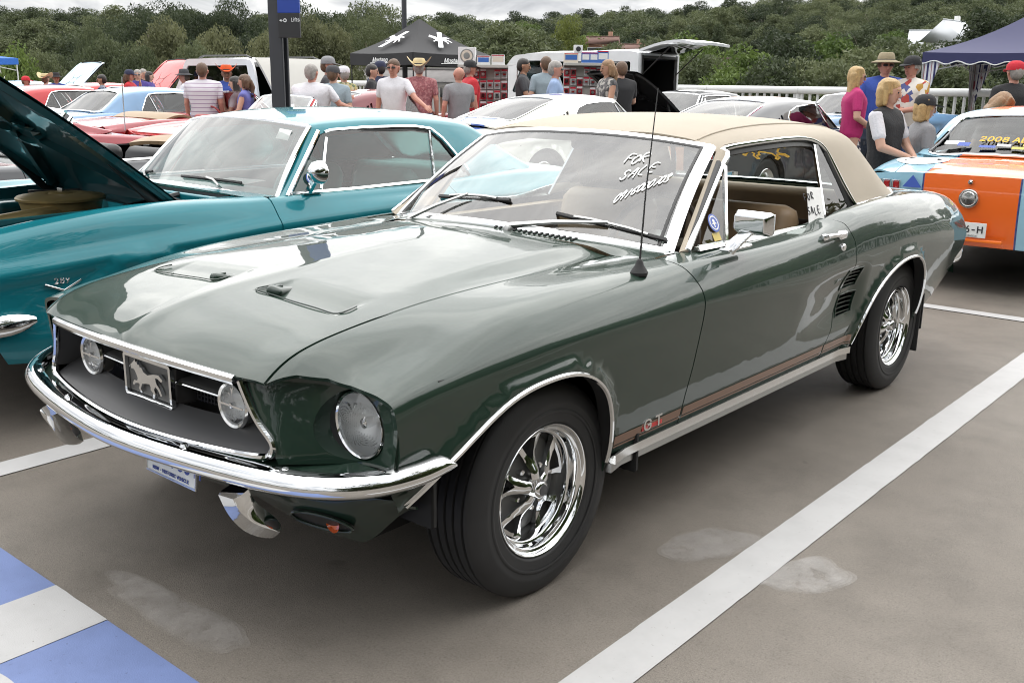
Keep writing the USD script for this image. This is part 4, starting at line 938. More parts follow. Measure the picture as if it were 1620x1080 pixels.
# --- side windows, door furniture
WX = lambda z, sd: sd * (.725 - (z - .93) * .40)
def wpt(y, z, sd, o=0.0): return np.array([WX(z, sd) + sd * o, y, z])
def flat_pane(th, name, pts, sd, m='side_glass'):
    po = Polygon(pts)
    f = lambda y, z: np.stack([WX(z, sd) + 0 * y, y, z], -1)
    v, F, n = panel(f, po, .08, flange=0)
    if n[0, 0] * sd < 0: F, n = F[:, ::-1], -n
    return put(th, name, (v, F, n), m)
for sd in (1, -1):
    vw = put(hero, 'vent_window_post', sweep([wpt(1.121, .893, sd), wpt(1.268, 1.155, sd)], [(-.008, -.006), (.008, -.006), (.008, .006), (-.008, .006)], up=(sd, 0, .5)), 'chrome')
    flat_pane(vw, 'vent_pane', [(.95, .900), (1.117, .896), (1.255, 1.135)], sd)
    put(vw, 'vent_frame', tube([wpt(.93, .900, sd), wpt(1.12, .896, sd)], .008, 6), 'bright_trim')
    put(vw, 'vent_seal', tube([wpt(.915, .92, sd, -.014), wpt(1.255, 1.165, sd, -.014)], .012, 6), 'black_trim')
    # hinged quarter pane with its bright leading edge
    qb = put(hero, 'quarter_pane_edge', sweep([wpt(1.975, .888, sd), wpt(2.028, 1.044, sd), wpt(2.075, 1.20, sd)], [(-.008, -.005), (.008, -.005), (.008, .005), (-.008, .005)], up=(sd, 0, .5)), 'chrome')
    flat_pane(qb, 'quarter_pane', [(1.978, .89), (2.03, 1.045), (2.078, 1.20), (2.12, 1.20), (2.18, 1.10), (2.255, .93), (2.25, .905)], sd)
    put(qb, 'pane_seal', tube([wpt(2.262, .92, sd, -.012), wpt(2.215, 1.05, sd, -.012), wpt(2.165, 1.16, sd, -.012)], .020, 6), 'black_trim')
    put(hero, 'belt_moulding', sweep([np.array([sd * .752, y, z]) for y, z in [(.90, .900), (1.05, .898), (1.5, .894), (1.96, .892)]], [(-.012, -.006), (.012, -.006), (.006, .006), (-.012, .006)], up=(0, 0, 1)), 'bright_trim')
    put(hero, 'door_sill_top', sweep([np.array([sd * .690, y, .862]) for y in (1.0, 1.5, 2.25)], [(-.035, -.02), (.035, -.02), (.035, .0), (-.035, .0)], up=(0, 0, 1)), 'tan_vinyl')
    # pull handle and lock
    hb = side_curve(S, [(1.70, .866), (1.74, .866), (1.80, .864), (1.855, .862)], sd, .0)
    hd = put(hero, 'door_handle', sweep(hb + np.array([[sd * .016, 0, .004], [sd * .030, 0, .006], [sd * .030, 0, .006], [sd * .018, 0, .004]]), [(-.011, -.006), (.011, -.006), (.011, .004), (.005, .009), (-.005, .009), (-.011, .004)], up=(0, 0, 1)), 'chrome', 40)
    put(hd, 'handle_base', cat(rbx(hb[0] + [sd * .006, .0, .0], (.022, .04, .026), .006), rbx(hb[3] + [sd * .008, -.01, .0], (.03, .065, .036), .010)), 'chrome', 40)
    lk = side_curve(S, [(1.845, .812)], sd, .0)[0]
    put(hd, 'lock_barrel', lathe([(.0001, .010), (.012, .009), (.016, .005), (.017, -.003)], 18, 'x', lk) if sd > 0 else mir(lathe([(.0001, .010), (.012, .009), (.016, .005), (.017, -.003)], 18, 'x', lk * [-1, 1, 1])), 'chrome', 40)
# door mirror on the near side
mb = np.array([.842, .985, .905])
mr = put(hero, 'door_mirror', sweep(smooth_path([mb + [.0, -.03, .0], mb + [.03, -.02, .035], mb + [.05, .0, .06], mb + [.062, .0, .085]], 14), [(-.024, -.008), (.024, -.008), (.026, 0), (.014, .010), (-.014, .010), (-.026, 0)], up=(0, -1, 1), scales=np.linspace(1.15, .62, 14)), 'chrome', 40)
put(mr, 'mirror_foot', rbx(mb + [.0, .02, -.002], (.04, .17, .012), .005), 'chrome')
hc = mb + [.066, .000, .090]
hv = rbx((0, 0, 0), (.150, .048, .080), .014, seg=12)
vv = np.array(hv.vertices); k = (vv[:, 1] < 0); vv[k, 0] *= .86; vv[k, 2] *= .78
mh = put(mr, 'mirror_head', frame(trimesh.Trimesh(vv, hv.faces), hc, unit((1, -.10, 0)), unit((.10, 1, 0)), (0, 0, 1)), 'chrome', 30)
put(mr, 'mirror_glass', bx(hc + [.0, .0275, 0], (.134, .003, .066)), 'reflector', 0)
# aerial on the near wing
ab = S(np.array([.50]), np.array([S.u_of_x(.50, .78)[()]]))[0]
ae = put(hero, 'aerial', tube([ab + [0, 0, .03], ab + [-.012, .036, .25], ab + [-.035, .115, .56]], .0028, 6, scales=[1.2, .9, .55]), 'black_trim')
put(ae, 'aerial_base', lathe([(.026, -.004), (.028, .006), (.022, .016), (.014, .028), (.010, .040), (.006, .046), (.0001, .048)], 20, 'z', ab), 'black_rubber')
# wipers
def wiper(base, pivot, tip0, tip1, name='wiper'):
    base, pivot, tip0, tip1 = map(lambda p: np.array(p, float), (base, pivot, tip0, tip1))
    w = put(hero, name, sweep([base + [0, 0, .018], base * .55 + pivot * .45 + [0, 0, .024], pivot + [0, -.006, .018]], [(-.009, -.003), (.009, -.003), (.007, .004), (-.007, .004)], up=wsn, scales=[1.2, 1, .6]), 'brushed_metal')
    put(w, 'wiper_spindle', lathe([(.020, 0), (.020, .012), (.014, .022), (.0001, .026)], 16, 'z', base - [0, 0, .006]), 'brushed_metal')
    bl = np.array([tip0 + (tip1 - tip0) * t for t in np.linspace(0, 1, 7)]) + wsn * .012
    put(w, 'wiper_blade', sweep(bl, [(-.004, -.010), (.004, -.010), (.006, .002), (-.006, .002)], up=wsn), 'black_rubber')
    mid = bl[1:6] + wsn * .012
    mid[0] -= wsn * .008; mid[-1] -= wsn * .008
    put(w, 'blade_bridge', sweep(mid, [(-.005, -.002), (.005, -.002), (.004, .003), (-.004, .003)], up=wsn), 'brushed_metal')
def wsp(x, b):
    a = (x / (.69 - .11 * b) + 1) / 2
    return ws_f(np.array([a]), np.array([b]))[0]
wiper((-.40, .655, .905), wsp(-.17, .20), wsp(-.36, .185), wsp(.05, .205))
wiper((.135, .628, .930), wsp(.46, .115), wsp(.27, .145), wsp(.655, .075))
# --- writing on the glass: strokes of a paint marker
STROKES = {'F': [[(.9, 1), (0, 1), (0, 0)], [(0, .52), (.7, .52)]], 'O': [[(.5, 1), (.05, .8), (0, .3), (.4, 0), (.9, .3), (.9, .75), (.5, 1)]], 'o': [[(.5, .8), (.1, .6), (.1, .2), (.45, 0), (.85, .25), (.8, .65), (.5, .8)]],
 'R': [[(0, 0), (.05, 1), (.7, .95), (.8, .7), (.1, .5), (.9, 0)]], 'S': [[(.85, .85), (.5, 1), (.1, .8), (.3, .55), (.7, .4), (.75, .12), (.4, 0), (0, .15)]], 'A': [[(0, 0), (.45, 1), (.9, 0)], [(.18, .38), (.75, .38)]],
 'L': [[(.1, 1), (.05, 0), (.8, .02)]], 'E': [[(.85, 1), (.05, .97), (0, 0), (.85, .03)], [(.02, .5), (.7, .52)]], '0': [[(.5, 1), (.1, .75), (.05, .3), (.4, 0), (.8, .25), (.85, .7), (.5, 1)]], '4': [[(.3, 1), (.05, .4), (.85, .42)], [(.65, .9), (.6, 0)]],
 '1': [[(.5, 1), (.45, 0)]], '6': [[(.7, 1), (.2, .6), (.05, .25), (.4, 0), (.8, .2), (.6, .45), (.15, .35)]], '7': [[(.05, .95), (.85, 1), (.4, 0)]], '3': [[(.1, .9), (.7, 1), (.75, .7), (.35, .55), (.8, .4), (.7, .05), (.05, .05)]], 'U': [[(.05, .9), (.1, .2), (.45, 0), (.8, .25), (.85, .95)]], '2': [[(.1, .75), (.45, 1), (.8, .75), (.1, .05), (.9, .05)]], '5': [[(.8, 1), (.2, 1), (.1, .55), (.6, .6), (.8, .3), (.5, 0), (.05, .1)]], '9': [[(.8, .6), (.3, .5), (.2, .85), (.6, 1), (.8, .75), (.75, 0)]], '8': [[(.5, .5), (.15, .75), (.5, 1), (.8, .75), (.2, .25), (.5, 0), (.85, .25), (.5, .5)]]}
def scrawl(text, o, ex, ey, nrm, h, r, gap=1.2, wob=7, slope=0.0, w=.62):
    rng = np.random.default_rng(wob); ms = []; x = 0
    for ch in text:
        if ch == ' ': x += h * .6; continue
        dy = rng.normal(0, .05) * h
        for st in STROKES[ch]:
            P = [np.array(o) + np.array(ex) * (x + px * h * w) + np.array(ey) * (py * h + dy + slope * x) + np.array(nrm) * .0018 for px, py in st]
            P = np.array(P) if len(P) < 3 else smooth_path(P, 4 * len(P))
            ms.append(sweep(P, [(-r, -.0008), (r, -.0008), (r, .0008), (-r, .0008)], up=nrm))
        x += h * w * gap
    return cat(*ms)
def on_glass(m, x0, b0, out=.002):
    v = np.array(m.vertices); L = .50
    p = np.array([wsp(x0 + q[0], b0 + q[1] / L) for q in v]); return trimesh.Trimesh(p + wsn * (out + v[:, 2:3]), m.faces, process=False)
_fl = ((1, 0, 0), (0, 1, 0), (0, 0, 1))
put(hero, 'windscreen_writing', on_glass(cat(scrawl('FOR', (0, 0, 0), *_fl, .050, .0021, 1.3, 3, .45, .36), scrawl('SALE', (.034, -.075, 0), *_fl, .050, .0021, 1.3, 5, .75, .36), scrawl('0416000703', (.075, -.178, 0), *_fl, .046, .0018, 1.12, 9, 1.2, .22)), .345, .665), 'marker_white', 0, label='hand lettered FOR SALE and number in white on the windscreen')
# paper notice in the open side window
pp = [np.array([.700, 1.855, 1.042]), np.array([.705, 1.985, 1.030]), np.array([.758, 1.935, .892]), np.array([.758, 1.780, .892])]
pm = np.array(pp); nn = unit(np.cross(pm[1] - pm[3], pm[0] - pm[2])); nn = nn if nn[0] > 0 else -nn
pmesh = solid((pm, np.array([[0, 3, 2], [0, 2, 1]]), np.tile(nn, (4, 1))), .001)
pap = put(hero, 'paper_notice', pmesh, 'white_paper', 0, label='white sheet with FOR SALE written on it')
ex2 = unit(pm[2] - pm[3]); ey2 = unit(pm[0] - pm[3]); ey2 = unit(ey2 - ex2 * (ey2 @ ex2))
put(pap, 'notice_writing', cat(scrawl('FOR', pm[3] + ey2 * .105 + ex2 * .022, ex2, ey2, nn, .028, .0018, 2.0, 4), scrawl('SALE', pm[3] + ey2 * .045 + ex2 * .024, ex2, ey2, nn, .030, .0018, 1.7, 6)), 'ink_black', 0)
def sticker(parent, c, r, ex, ey, nrm):
    c = np.array(c)
    s = put(parent, 'round_sticker', frame(ext(Point(0, 0).buffer(r, 24), .0012), c + np.array(nrm) * .001, ex, ey, nrm), 'decal_blue', 0)
    put(s, 'sticker_ring', frame(ext(Point(0, 0).buffer(r * .80, 24).difference(Point(0, 0).buffer(r * .66, 24)), .0006), c + np.array(nrm) * .0023, ex, ey, nrm), 'white_paper', 0)
    put(s, 'sticker_mark', frame(ext(shapely.union_all([Point(0, r * .2).buffer(r * .22), sbox(-r * .15, -r * .5, r * .05, r * .1), sbox(-r * .4, -r * .15, r * .4, 0)]), .0006), c + np.array(nrm) * .0023, ex, ey, nrm), 'white_paper', 0)
wn = unit((1, 0, .53))
sticker(hero, wpt(1.073, .968, 1, .002), .034, (0, 1, 0), unit((-.53, 0, 1)), wn)
put(hero, 'green_label', frame(bx((0, 0, 0), (.05, .03, .001)), wpt(1.07, .922, 1, .002), (0, 1, 0), unit((-.53, 0, 1))), 'decal_gold', 0)
# rear window decals: running horse outline and the ends of white numbers
rwn = unit((0, .55, .85))
o = rw_f(np.array([.50]), np.array([.42]))[0]
exr = np.array([1.0, 0, 0]); eyr = unit(rw_f(np.array([.5]), np.array([.6]))[0] - rw_f(np.array([.5]), np.array([.4]))[0]); nr = np.cross(exr, eyr)
hs = shapely.affinity.scale(HORSE_P, -.14, .14, origin=(0, 0)); hs = hs.buffer(.004).difference(hs.buffer(-.006))
put(hero, 'horse_decal', frame(ext(hs, .001), o - nr * .004, exr, eyr, nr), 'decal_yellow', 0)
wr = scrawl('2070', np.array([0, 0, 0]), (-1, 0, 0), (0, 1, 0), (0, 0, 1), .055, .004, 1.1, 8)
put(hero, 'rear_window_writing', frame(wr, rw_f(np.array([.90]), np.array([.62]))[0] - nr * .006, exr, eyr, nr), 'marker_white', 0)
# --- cabin
cab = put(hero, 'cabin_floor', cat(bx((0, 1.55, .30), (1.50, 1.9, .02)), bx((0, 2.7, .55), (1.36, .9, .02))), 'black_vinyl', 0)
for sd in (1, -1):
    put(hero, 'door_lining', rbx((sd * .705, 1.42, .60), (.04, 1.12, .52), .012), 'tan_vinyl')
    put(hero, 'rear_side_lining', rbx((sd * .68, 2.25, .60), (.05, .62, .52), .012), 'tan_vinyl')
    st = put(hero, 'front_seat', rbx((sd * .36, 1.58, .50), (.52, .54, .17), .05), 'tan_vinyl')
    put(st, 'seat_back', rbx((sd * .36, 1.92, .70), (.52, .15, .50), .06, rx=-.26), 'tan_vinyl')
    put(st, 'seat_back_panel', rbx((sd * .36, 1.996, .72), (.36, .02, .30), .009, rx=-.26), 'brown_vinyl')
    hs_ = rbx((sd * .36, 2.03, 1.03), (.26, .09, .18), .04) 
rs_ = put(hero, 'rear_seat', rbx((0, 2.28, .50), (1.22, .46, .17), .05), 'tan_vinyl')
put(rs_, 'rear_seat_back', rbx((0, 2.545, .74), (1.26, .16, .46), .06, rx=-.30), 'tan_vinyl')
put(rs_, 'rear_seat_inset', rbx((0, 2.452, .70), (1.00, .02, .26), .01, rx=-.30), 'brown_vinyl')
put(hero, 'parcel_shelf', solid(grid_surf(lambda a, b: np.stack([(a * 2 - 1) * .66, 2.62 + b * .36 - .10 * (a * 2 - 1) ** 2 * b, .905 + .02 * b], -1), 10, 4), .02), 'brown_vinyl')
put(hero, 'dashboard', cat(solid(grid_surf(lambda a, b: np.stack([(a * 2 - 1) * .63, .74 + .15 * (a * 2 - 1) ** 2 * (1 - b) + b * .26, .885 - .045 * (a * 2 - 1) ** 2 - .06 * b ** 3], -1), 24, 8), .05), rbx((0, 1.0, .76), (1.34, .12, .16), .04)), 'tan_vinyl')
sw = put(hero, 'steering_wheel', frame(tube([(.195 * math.cos(t), .195 * math.sin(t), 0) for t in np.linspace(0, 2 * np.pi, 41)[:-1]], .013, 8, closed=True), (.36, 1.235, .845), (1, 0, 0), unit((0, .42, .90))), 'brown_vinyl')
put(sw, 'wheel_spoke', frame(cat(*[rbx((.09 * math.cos(a), .09 * math.sin(a), -.02), (.18, .035, .008), .003, rz=a) for a in (.15, np.pi - .15, -np.pi / 2)], lathe([(.06, -.03), (.05, 0), (.0001, .01)], 20)), (.36, 1.235, .845), (1, 0, 0), unit((0, .42, .90))), 'brushed_metal')
put(sw, 'steering_column', cyl((.36, 1.0, .74), (.36, 1.225, .84), .035), 'black_trim')
put(hero, 'inside_mirror', rbx((-.02, 1.36, 1.205), (.24, .03, .06), .012), 'black_trim')
def headl(a, b):
    y = 1.24 + a * 1.31; x = (b * 2 - 1) * (.56 - .02 * a)
    return np.stack([x, y, np.array(R_.fz.ev(np.clip(y, 1.19, 2.6), np.sign(x) * 0 + np.interp(np.abs(x), [0, .3, .46, .56], [0, RU[1], RU[2], RU[3]]))) - .028], -1)
v, F, n = grid_surf(headl, 14, 14); put(hero, 'headlining', (v, F, n), 'tan_headliner')
for sx in (-1, 1): put(hero, 'sun_visor', rbx((sx * .26, 1.33, 1.235), (.44, .16, .018), .008, rx=.18), 'tan_headliner')
for sd in (1, -1):     # inside of the sail panel
    q = np.array([(sd * .59, 2.22, 1.17), (sd * .545, 2.58, 1.17), (sd * .63, 2.88, .95), (sd * .69, 2.36, .93)])
    put(hero, 'pillar_lining', (q, np.array([[0, 1, 2], [0, 2, 3]]), None), 'tan_headliner', 0)
# --- underside
put(hero, 'underbody', cat(bx((0, 1.40, .40), (1.15, 3.6, .04)), bx((0, 1.37, .30), (1.52, 1.75, .12)), bx((0, -.15, .62), (1.1, .7, .03)), bx((0, -.46, .46), (1.1, .04, .14)), bx((0, 3.1, .47), (1.3, .9, .1)), cyl((-.66, 0, .30), (.66, 0, .30), .04), cyl((-.70, 2.743, .31), (.70, 2.743, .31), .05), bx((0, .45, .62), (1.2, .04, .5))), 'dark_void', 0)
for sd in (1, -1):
    for yc in (0, 2.62):
        put(hero, 'wheel_well', cat(bx((sd * .555, yc, .52), (.02, .92, .56)), bx((sd * .70, yc, .74), (.30, .92, .02)), bx((sd * .70, yc + .44, .50), (.28, .02, .5)), bx((sd * .70, yc - .47, .55), (.28, .02, .36))), 'dark_void', 0)
# ================================================================ the other classic cars (1965-66 bodies): nose towards -y, front axle at their origin
def paint_stripe(name, base, stripe, bands, edge=None, metal=0.0, rough=0.35):
    """car paint with lengthwise stripes of a second colour: bands = [(centre, half width)]"""
    nodes = {'tc': ('texture_coordinate', {}), 's': ('separate_xyz', {}), 'p': ('principled_bsdf', {'metallic': metal, 'roughness': rough, 'coat_weight': 1.0, 'coat_roughness': 0.025, 'coat_ior': 1.42})}
    links = [('tc.object', 's.vector')]; prev = None
    for i, (c, h) in enumerate(bands):
        nodes['d%d' % i] = ('math', {'math_type': 'subtract', 'value2': c}); nodes['a%d' % i] = ('math', {'math_type': 'absolute'}); nodes['l%d' % i] = ('math', {'math_type': 'less_than', 'value2': h})
        links += [('s.x', 'd%d.value1' % i), ('d%d.value' % i, 'a%d.value1' % i), ('a%d.value' % i, 'l%d.value1' % i)]
        nodes['m%d' % i] = ('mix', {'mix_type': 'mix', 'color2': stripe if not (edge and i == 0) else edge}); links.append(('l%d.value' % i, 'm%d.fac' % i))
        if prev: links.append((prev, 'm%d.color1' % i))
        else: nodes['m%d' % i][1]['color1'] = base
        prev = 'm%d.color' % i
    links.append((prev, 'p.base_color'))
    return mat(name, nodes, links)
paint_stripe('race_livery_paint', (.26, .47, .58), (.74, .125, .010), [(0, .335), (0, .322)], edge=(.03, .05, .16))
paint_stripe('white_striped_paint', (.68, .66, .60), (.07, .13, .36), [(-.17, .12), (.17, .12)])
paint_stripe('black_striped_paint', (.016, .018, .022), (.40, .20, .13), [(-.17, .13), (.17, .13)])
def yl(*p): return list(p)
C_LINES = []
def _line(f): C_LINES.append([(y,) + tuple(f(y)) for y in (-.84, -.78, -.6, -.3, 0, .3, .65, 1.1, 1.6, 2.2, 2.6, 2.9, 3.2, 3.45, 3.62, 3.70)])
_w = lambda y: float(np.interp(y, [-.84, -.6, -.2, .3, 2.2, 2.9, 3.4, 3.7], [.945, .965, .99, 1, 1, .985, .955, .925]))
_I = lambda y, ys, zs: float(np.interp(y, ys, zs))
_ctr = lambda y: _I(y, [-.84, -.78, -.6, -.3, 0, .3, .65, 1.1, 2.6, 2.9, 3.3, 3.55, 3.70], [.775, .805, .845, .873, .893, .903, .905, .90, .922, .918, .898, .874, .835])
_fen = lambda y: _I(y, [-.84, -.6, -.3, 0, .3, .65, 1.6, 2.2, 2.6, 3.0, 3.4, 3.70], [.815, .848, .885, .905, .905, .893, .890, .905, .915, .905, .880, .845])
_cre = lambda y: _I(y, [-.84, -.6, -.1, .65, 1.5, 2.2, 2.6, 3.4, 3.7], [.668, .682, .715, .752, .775, .778, .775, .765, .755])
_line(lambda y: (0.0, _ctr(y))); _line(lambda y: (.30, _ctr(y) - .006)); _line(lambda y: (.56 * _w(y), _ctr(y) - .016)); _line(lambda y: (.615 * _w(y), min(_ctr(y) - .010, _fen(y)) - .004))
_line(lambda y: (.70 * _w(y), _fen(y))); _line(lambda y: (.765 * _w(y), _fen(y) - .010)); _line(lambda y: (.800 * _w(y), _fen(y) - .045)); _line(lambda y: (.832 * _w(y), _cre(y) + .050)); _line(lambda y: (.862 * _w(y), _cre(y) + .006))
_line(lambda y: (.858 * _w(y), _cre(y) - .016)); _line(lambda y: (.838 * _w(y), _cre(y) - .070)); _line(lambda y: (.838 * _w(y), .55)); _line(lambda y: (.835 * _w(y), .43)); _line(lambda y: (.800 * _w(y), _I(y, [-.84, -.6, -.3, 2.9, 3.7], [.36, .32, .30, .31, .42]))); _line(lambda y: (.735 * _w(y), _I(y, [-.84, -.6, -.3, 2.9, 3.7], [.31, .26, .23, .25, .38])))
def _c_arch(cy, lo=.30):
    t = np.linspace(-.16, np.pi + .16, 40)
    return np.stack([cy - .358 * np.cos(t), .318 + .352 * np.sin(t)], 1)
CA_F, CA_R = _c_arch(0), _c_arch(2.743)
_cdF, _cdR = arch_dist(CA_F), arch_dist(CA_R)
def c_disp(p, y, u):
    side = sstep(CU[7] - .03, CU[7] + .05, np.abs(u)); z = p[..., 2]
    d = np.minimum(_cdF(y, z), _cdR(y, z))
    out = .020 * (1 - sstep(.02, .07, d))
    w = sstep(1.15, 1.8, y) * (1 - sstep(2.06, 2.16, y)) * np.exp(-((z - .60) / .085) ** 4)      # hollow behind the door
    p = p.copy(); p[..., 0] += np.sign(u) * (out - .022 * w) * side
    return p
c_surf = Loft(C_LINES, -.84, 3.70, 5, sig_u=.012, sig_y=.05, ny=200, nu=460)
CU = c_surf.uk; c_surf.disp = c_disp
def roof_lines(style):
    if style == 'coupe':
        prof = [(1.0, 1.215, .53, 1.17), (1.08, 1.245, .535, 1.192), (1.3, 1.275, .548, 1.212), (1.6, 1.290, .555, 1.222), (1.9, 1.287, .555, 1.218), (2.15, 1.270, .552, 1.202), (2.33, 1.248, .548, 1.178), (2.43, 1.215, .552, 1.145), (2.62, 1.085, .590, 1.03), (2.86, .93, .645, .91)]
    else:
        prof = [(1.0, 1.215, .53, 1.17), (1.08, 1.245, .535, 1.192), (1.3, 1.275, .548, 1.212), (1.6, 1.285, .552, 1.214), (1.9, 1.272, .545, 1.192), (2.2, 1.230, .535, 1.145), (2.5, 1.162, .535, 1.075), (2.8, 1.075, .550, 1.000), (3.1, .985, .585, .935), (3.3, .925, .62, .90)]
    L = [[], [], [], [], [], []]
    for y, zc_, xe, ze in prof:
        L[0].append((y, 0, zc_)); L[1].append((y, .30, zc_ - .010)); L[2].append((y, .44, zc_ - .030)); L[3].append((y, xe, ze + .012))
        q = (ze - .90) ; L[4].append((y, xe + .035 + .0 * q, ze - .03)); 
        xb = _I(y, [1.0, 2.2, 2.86, 3.3], [.71, .72, .70, .67]); zb = min(.895, ze - .05); L[5].append((y, max(xb, xe + .05), zb))
    return L
def rail_dist(): pass
def pl_poly(S, pts, side=1):
    """polygon in (y, u) from (y, z) points on the flank of a roof surface"""
    out = []
    for y, z in dense(pts, .035):
        U = np.linspace(S.uk[2], S.uk[-1], 200); zz = S.fz.ev(np.full(200, np.clip(y, S.Y[0], S.Y[-1])), U)
        out.append((y, side * float(np.interp(-z, np.maximum.accumulate(-zz), U))))
    return Polygon(out).buffer(0)
def edge_of(S, poly, lift=.003, step=.04):
    r = poly.exterior if not hasattr(poly, 'geoms') else max(poly.geoms, key=lambda g: g.area).exterior
    q = ring_pts(r, step); p = S(q[:, 0], q[:, 1]); n = -fd_normals(S, q[:, 0], q[:, 1])
    return p + n * lift, n
CACHE = {}
def classic_parts(style, step, bonnet_up=False):
    key = (style, step, bonnet_up)
    if key in CACHE: return CACHE[key]
    S = c_surf; out = []
    def add(parent, name, mesh, m, smooth=35, label=None): out.append((parent, name, mesh, m, smooth, label))
    cutF = [(.705, .905), (.705, .80), (.715, .66), (.715, .50), (.70, .40), (.69, .31)]
    cutR = [(1.93, .905), (1.95, .82), (1.955, .70), (1.93, .55), (1.88, .42), (1.85, .31)]
    g = .003
    for sd in (1, -1):
        U = lambda y, z: S.u_of_z(y, z, sd)[()]
        X = lambda y, x: sd * S.u_of_x(y, x)[()]
        gap = [(y, sd * (abs(X(y, .592 * _w(y))) + g)) for y in np.linspace(-.80, .66, 30)]
        fc = dense(cutF, .04, closed=False)
        back = [(.70, sd * CU[5] * .99)] + [(y - g, U(y, z)) for y, z in fc if z < .88]
        bot = [(.50, U(.5, .30)), (.37, U(.37, .30))]
        af = [(y, U(y, z)) for y, z in CA_F[::-1] if z > .30]
        front = [(-.37, U(-.37, .30)), (-.60, U(-.6, .32)), (-.70, U(-.70, .50)), (-.74, U(-.74, .62)), (-.80, U(-.80, .76))]
        add(None, 'front_wing', panel(S, Polygon(gap + back + bot + af + front).buffer(0), step), 'paint')
        fr = [(y + g, U(y, z)) for y, z in fc if z < .88]; rr = [(y - g, U(y, z)) for y, z in dense(cutR, .04, closed=False) if z < .89]
        add(None, 'door', panel(S, Polygon([(y, sd * CU[5] * .985) for y in np.linspace(.71, 1.93, 16)] + rr + fr[::-1]).buffer(0), step), 'paint')
        rq = [(y + g, U(y, z)) for y, z in dense(cutR, .04, closed=False) if z < .89]
        tq = [(1.937, X(1.937, .735)), (2.3, X(2.3, .735)), (2.5, X(2.5, .70)), (2.7, X(2.7, .655)), (2.85, X(2.85, .60))] + [(y, sd * (abs(X(y, .592 * _w(y))) + g)) for y in np.linspace(2.9, 3.66, 14)]
        tail = [(3.685, U(3.685, .80)), (3.69, U(3.69, .66)), (3.66, U(3.66, .50)), (3.6, U(3.6, .40))]
        ar = [(y, U(y, z)) for y, z in CA_R[::-1] if z > .30]
        low = [(3.3, U(3.3, .36)), (3.1, U(3.1, .32))]
        add(None, 'rear_quarter', panel(S, Polygon(tq + tail + low + ar + [(1.86, U(1.86, .31))] + rq[::-1]).buffer(0), step), 'paint')
        for arch in (CA_F, CA_R):
            c = side_curve(S, [a for a in arch if a[1] > .31], sd, .001)
            k = len(c); i = np.arange(k - 1); v = np.vstack([c, c - [sd * .06, 0, 0]])
            add(None, 'arch_return', (v, np.vstack([np.stack([i, i + 1, i + 1 + k], 1), np.stack([i, i + 1 + k, i + k], 1)])), 'dark_void', 30)
        add(None, 'sill', sweep(side_curve(S, [(y, .30) for y in np.linspace(.38, 2.36, 8)], sd, -.005), [(-.02, -.05), (.02, -.05), (.02, .01), (-.02, .01)]), 'paint')
        add(None, 'belt_moulding', sweep([(sd * .735, y, _fen(y) + .002) for y in (.86, 1.3, 1.93)], [(-.012, -.006), (.012, -.006), (.006, .007), (-.012, .007)]), 'bright_trim')
        h = side_curve(S, [(1.72, .82), (1.77, .82), (1.86, .82)], sd, .028)
        add(None, 'door_handle', sweep(h, [(-.011, -.005), (.011, -.005), (.008, .006), (-.008, .006)]), 'chrome')
        wx = lambda z: sd * (.715 - (z - .90) * .40)
        # wheels: tyre, rim with a bright cover
        for yc in (0, 2.743):
            out.append((None, 'wheel', ('wheel', (sd * .715, yc, .315), sd), None, 0, None))
    # bonnet and boot
    hood = Polygon([(y, S.u_of_x(y, .592 * _w(y))[()] - g) for y in np.linspace(-.80, .62, 24)] + [(.63, 0)] + [(y, -(S.u_of_x(y, .592 * _w(y))[()] - g)) for y in np.linspace(.62, -.80, 24)] + [(-.835, -.3), (-.84, 0), (-.835, .3)]).buffer(0)
    if not bonnet_up: add(None, 'bonnet', panel(S, hood, step), 'paint')
    else:
        CACHE['bonnet_sheet'] = panel(S, hood, .04, flange=0)
    boot = Polygon([(y, S.u_of_x(y, .592 * _w(y))[()] - g) for y in np.linspace(2.92, 3.66, 12)] + [(3.672, 0)] + [(y, -(S.u_of_x(y, .592 * _w(y))[()] - g)) for y in np.linspace(3.66, 2.92, 12)] + [(2.87, 0)]).buffer(0)
    if style == 'fastback': boot = Polygon([(y, s * (S.u_of_x(y, .592 * _w(y))[()] - g)) for s, ys in ((1, np.linspace(3.22, 3.66, 8)), (-1, np.linspace(3.66, 3.22, 8))) for y in ys]).buffer(0)
    add(None, 'boot_lid', panel(S, boot, step), 'paint')
    add(None, 'cowl', grid_surf(lambda a, b: np.stack([(a * 2 - 1) * .69, .60 + b * (.06 + .19 * (a * 2 - 1) ** 2), .905 - .010 * (a * 2 - 1) ** 2 - .02 * b * (a * 2 - 1) ** 2], -1), 20, 4), 'paint')
    # tail: panel, three-bar lamps, fuel cap, bumper, plate
    def tailp(a, b):
        x = (a * 2 - 1) * .785; w = np.abs(x) / .785; z = .345 + b * (.845 - .04 * w ** 4 - .345)
        return np.stack([x * (1 - .03 * (1 - b)), 3.688 - .035 * ((b - .75) / .75) ** 2 - .012 * w ** 4, z], -1)
    tp = grid_surf(tailp, 24, 10); 
    if tp[2][:, 1].mean() < 0: tp = (tp[0], tp[1][:, ::-1], -tp[2])
    add(None, 'tail_panel', tp, 'paint')
    for sx in (-1, 1):
        for k in range(3): add(None, 'tail_lamp', rbx((sx * (.52 + k * .068), 3.69, .715), (.046, .022, .125), .012), 'red_lens')
        add(None, 'lamp_bezel', cat(*[tube([(sx * (.52 + k * .068) + dx, 3.698, .715 + dz) for dx, dz in ((-.027, -.067), (.027, -.067), (.027, .067), (-.027, .067))], .005, 6, closed=True) for k in range(3)]), 'chrome')
    cap = lathe([(.001, .034), (.045, .032), (.050, .026), (.055, .028), (.066, .026), (.070, .018), (.070, 0)], 28, 'y', (0, 3.685, .685))
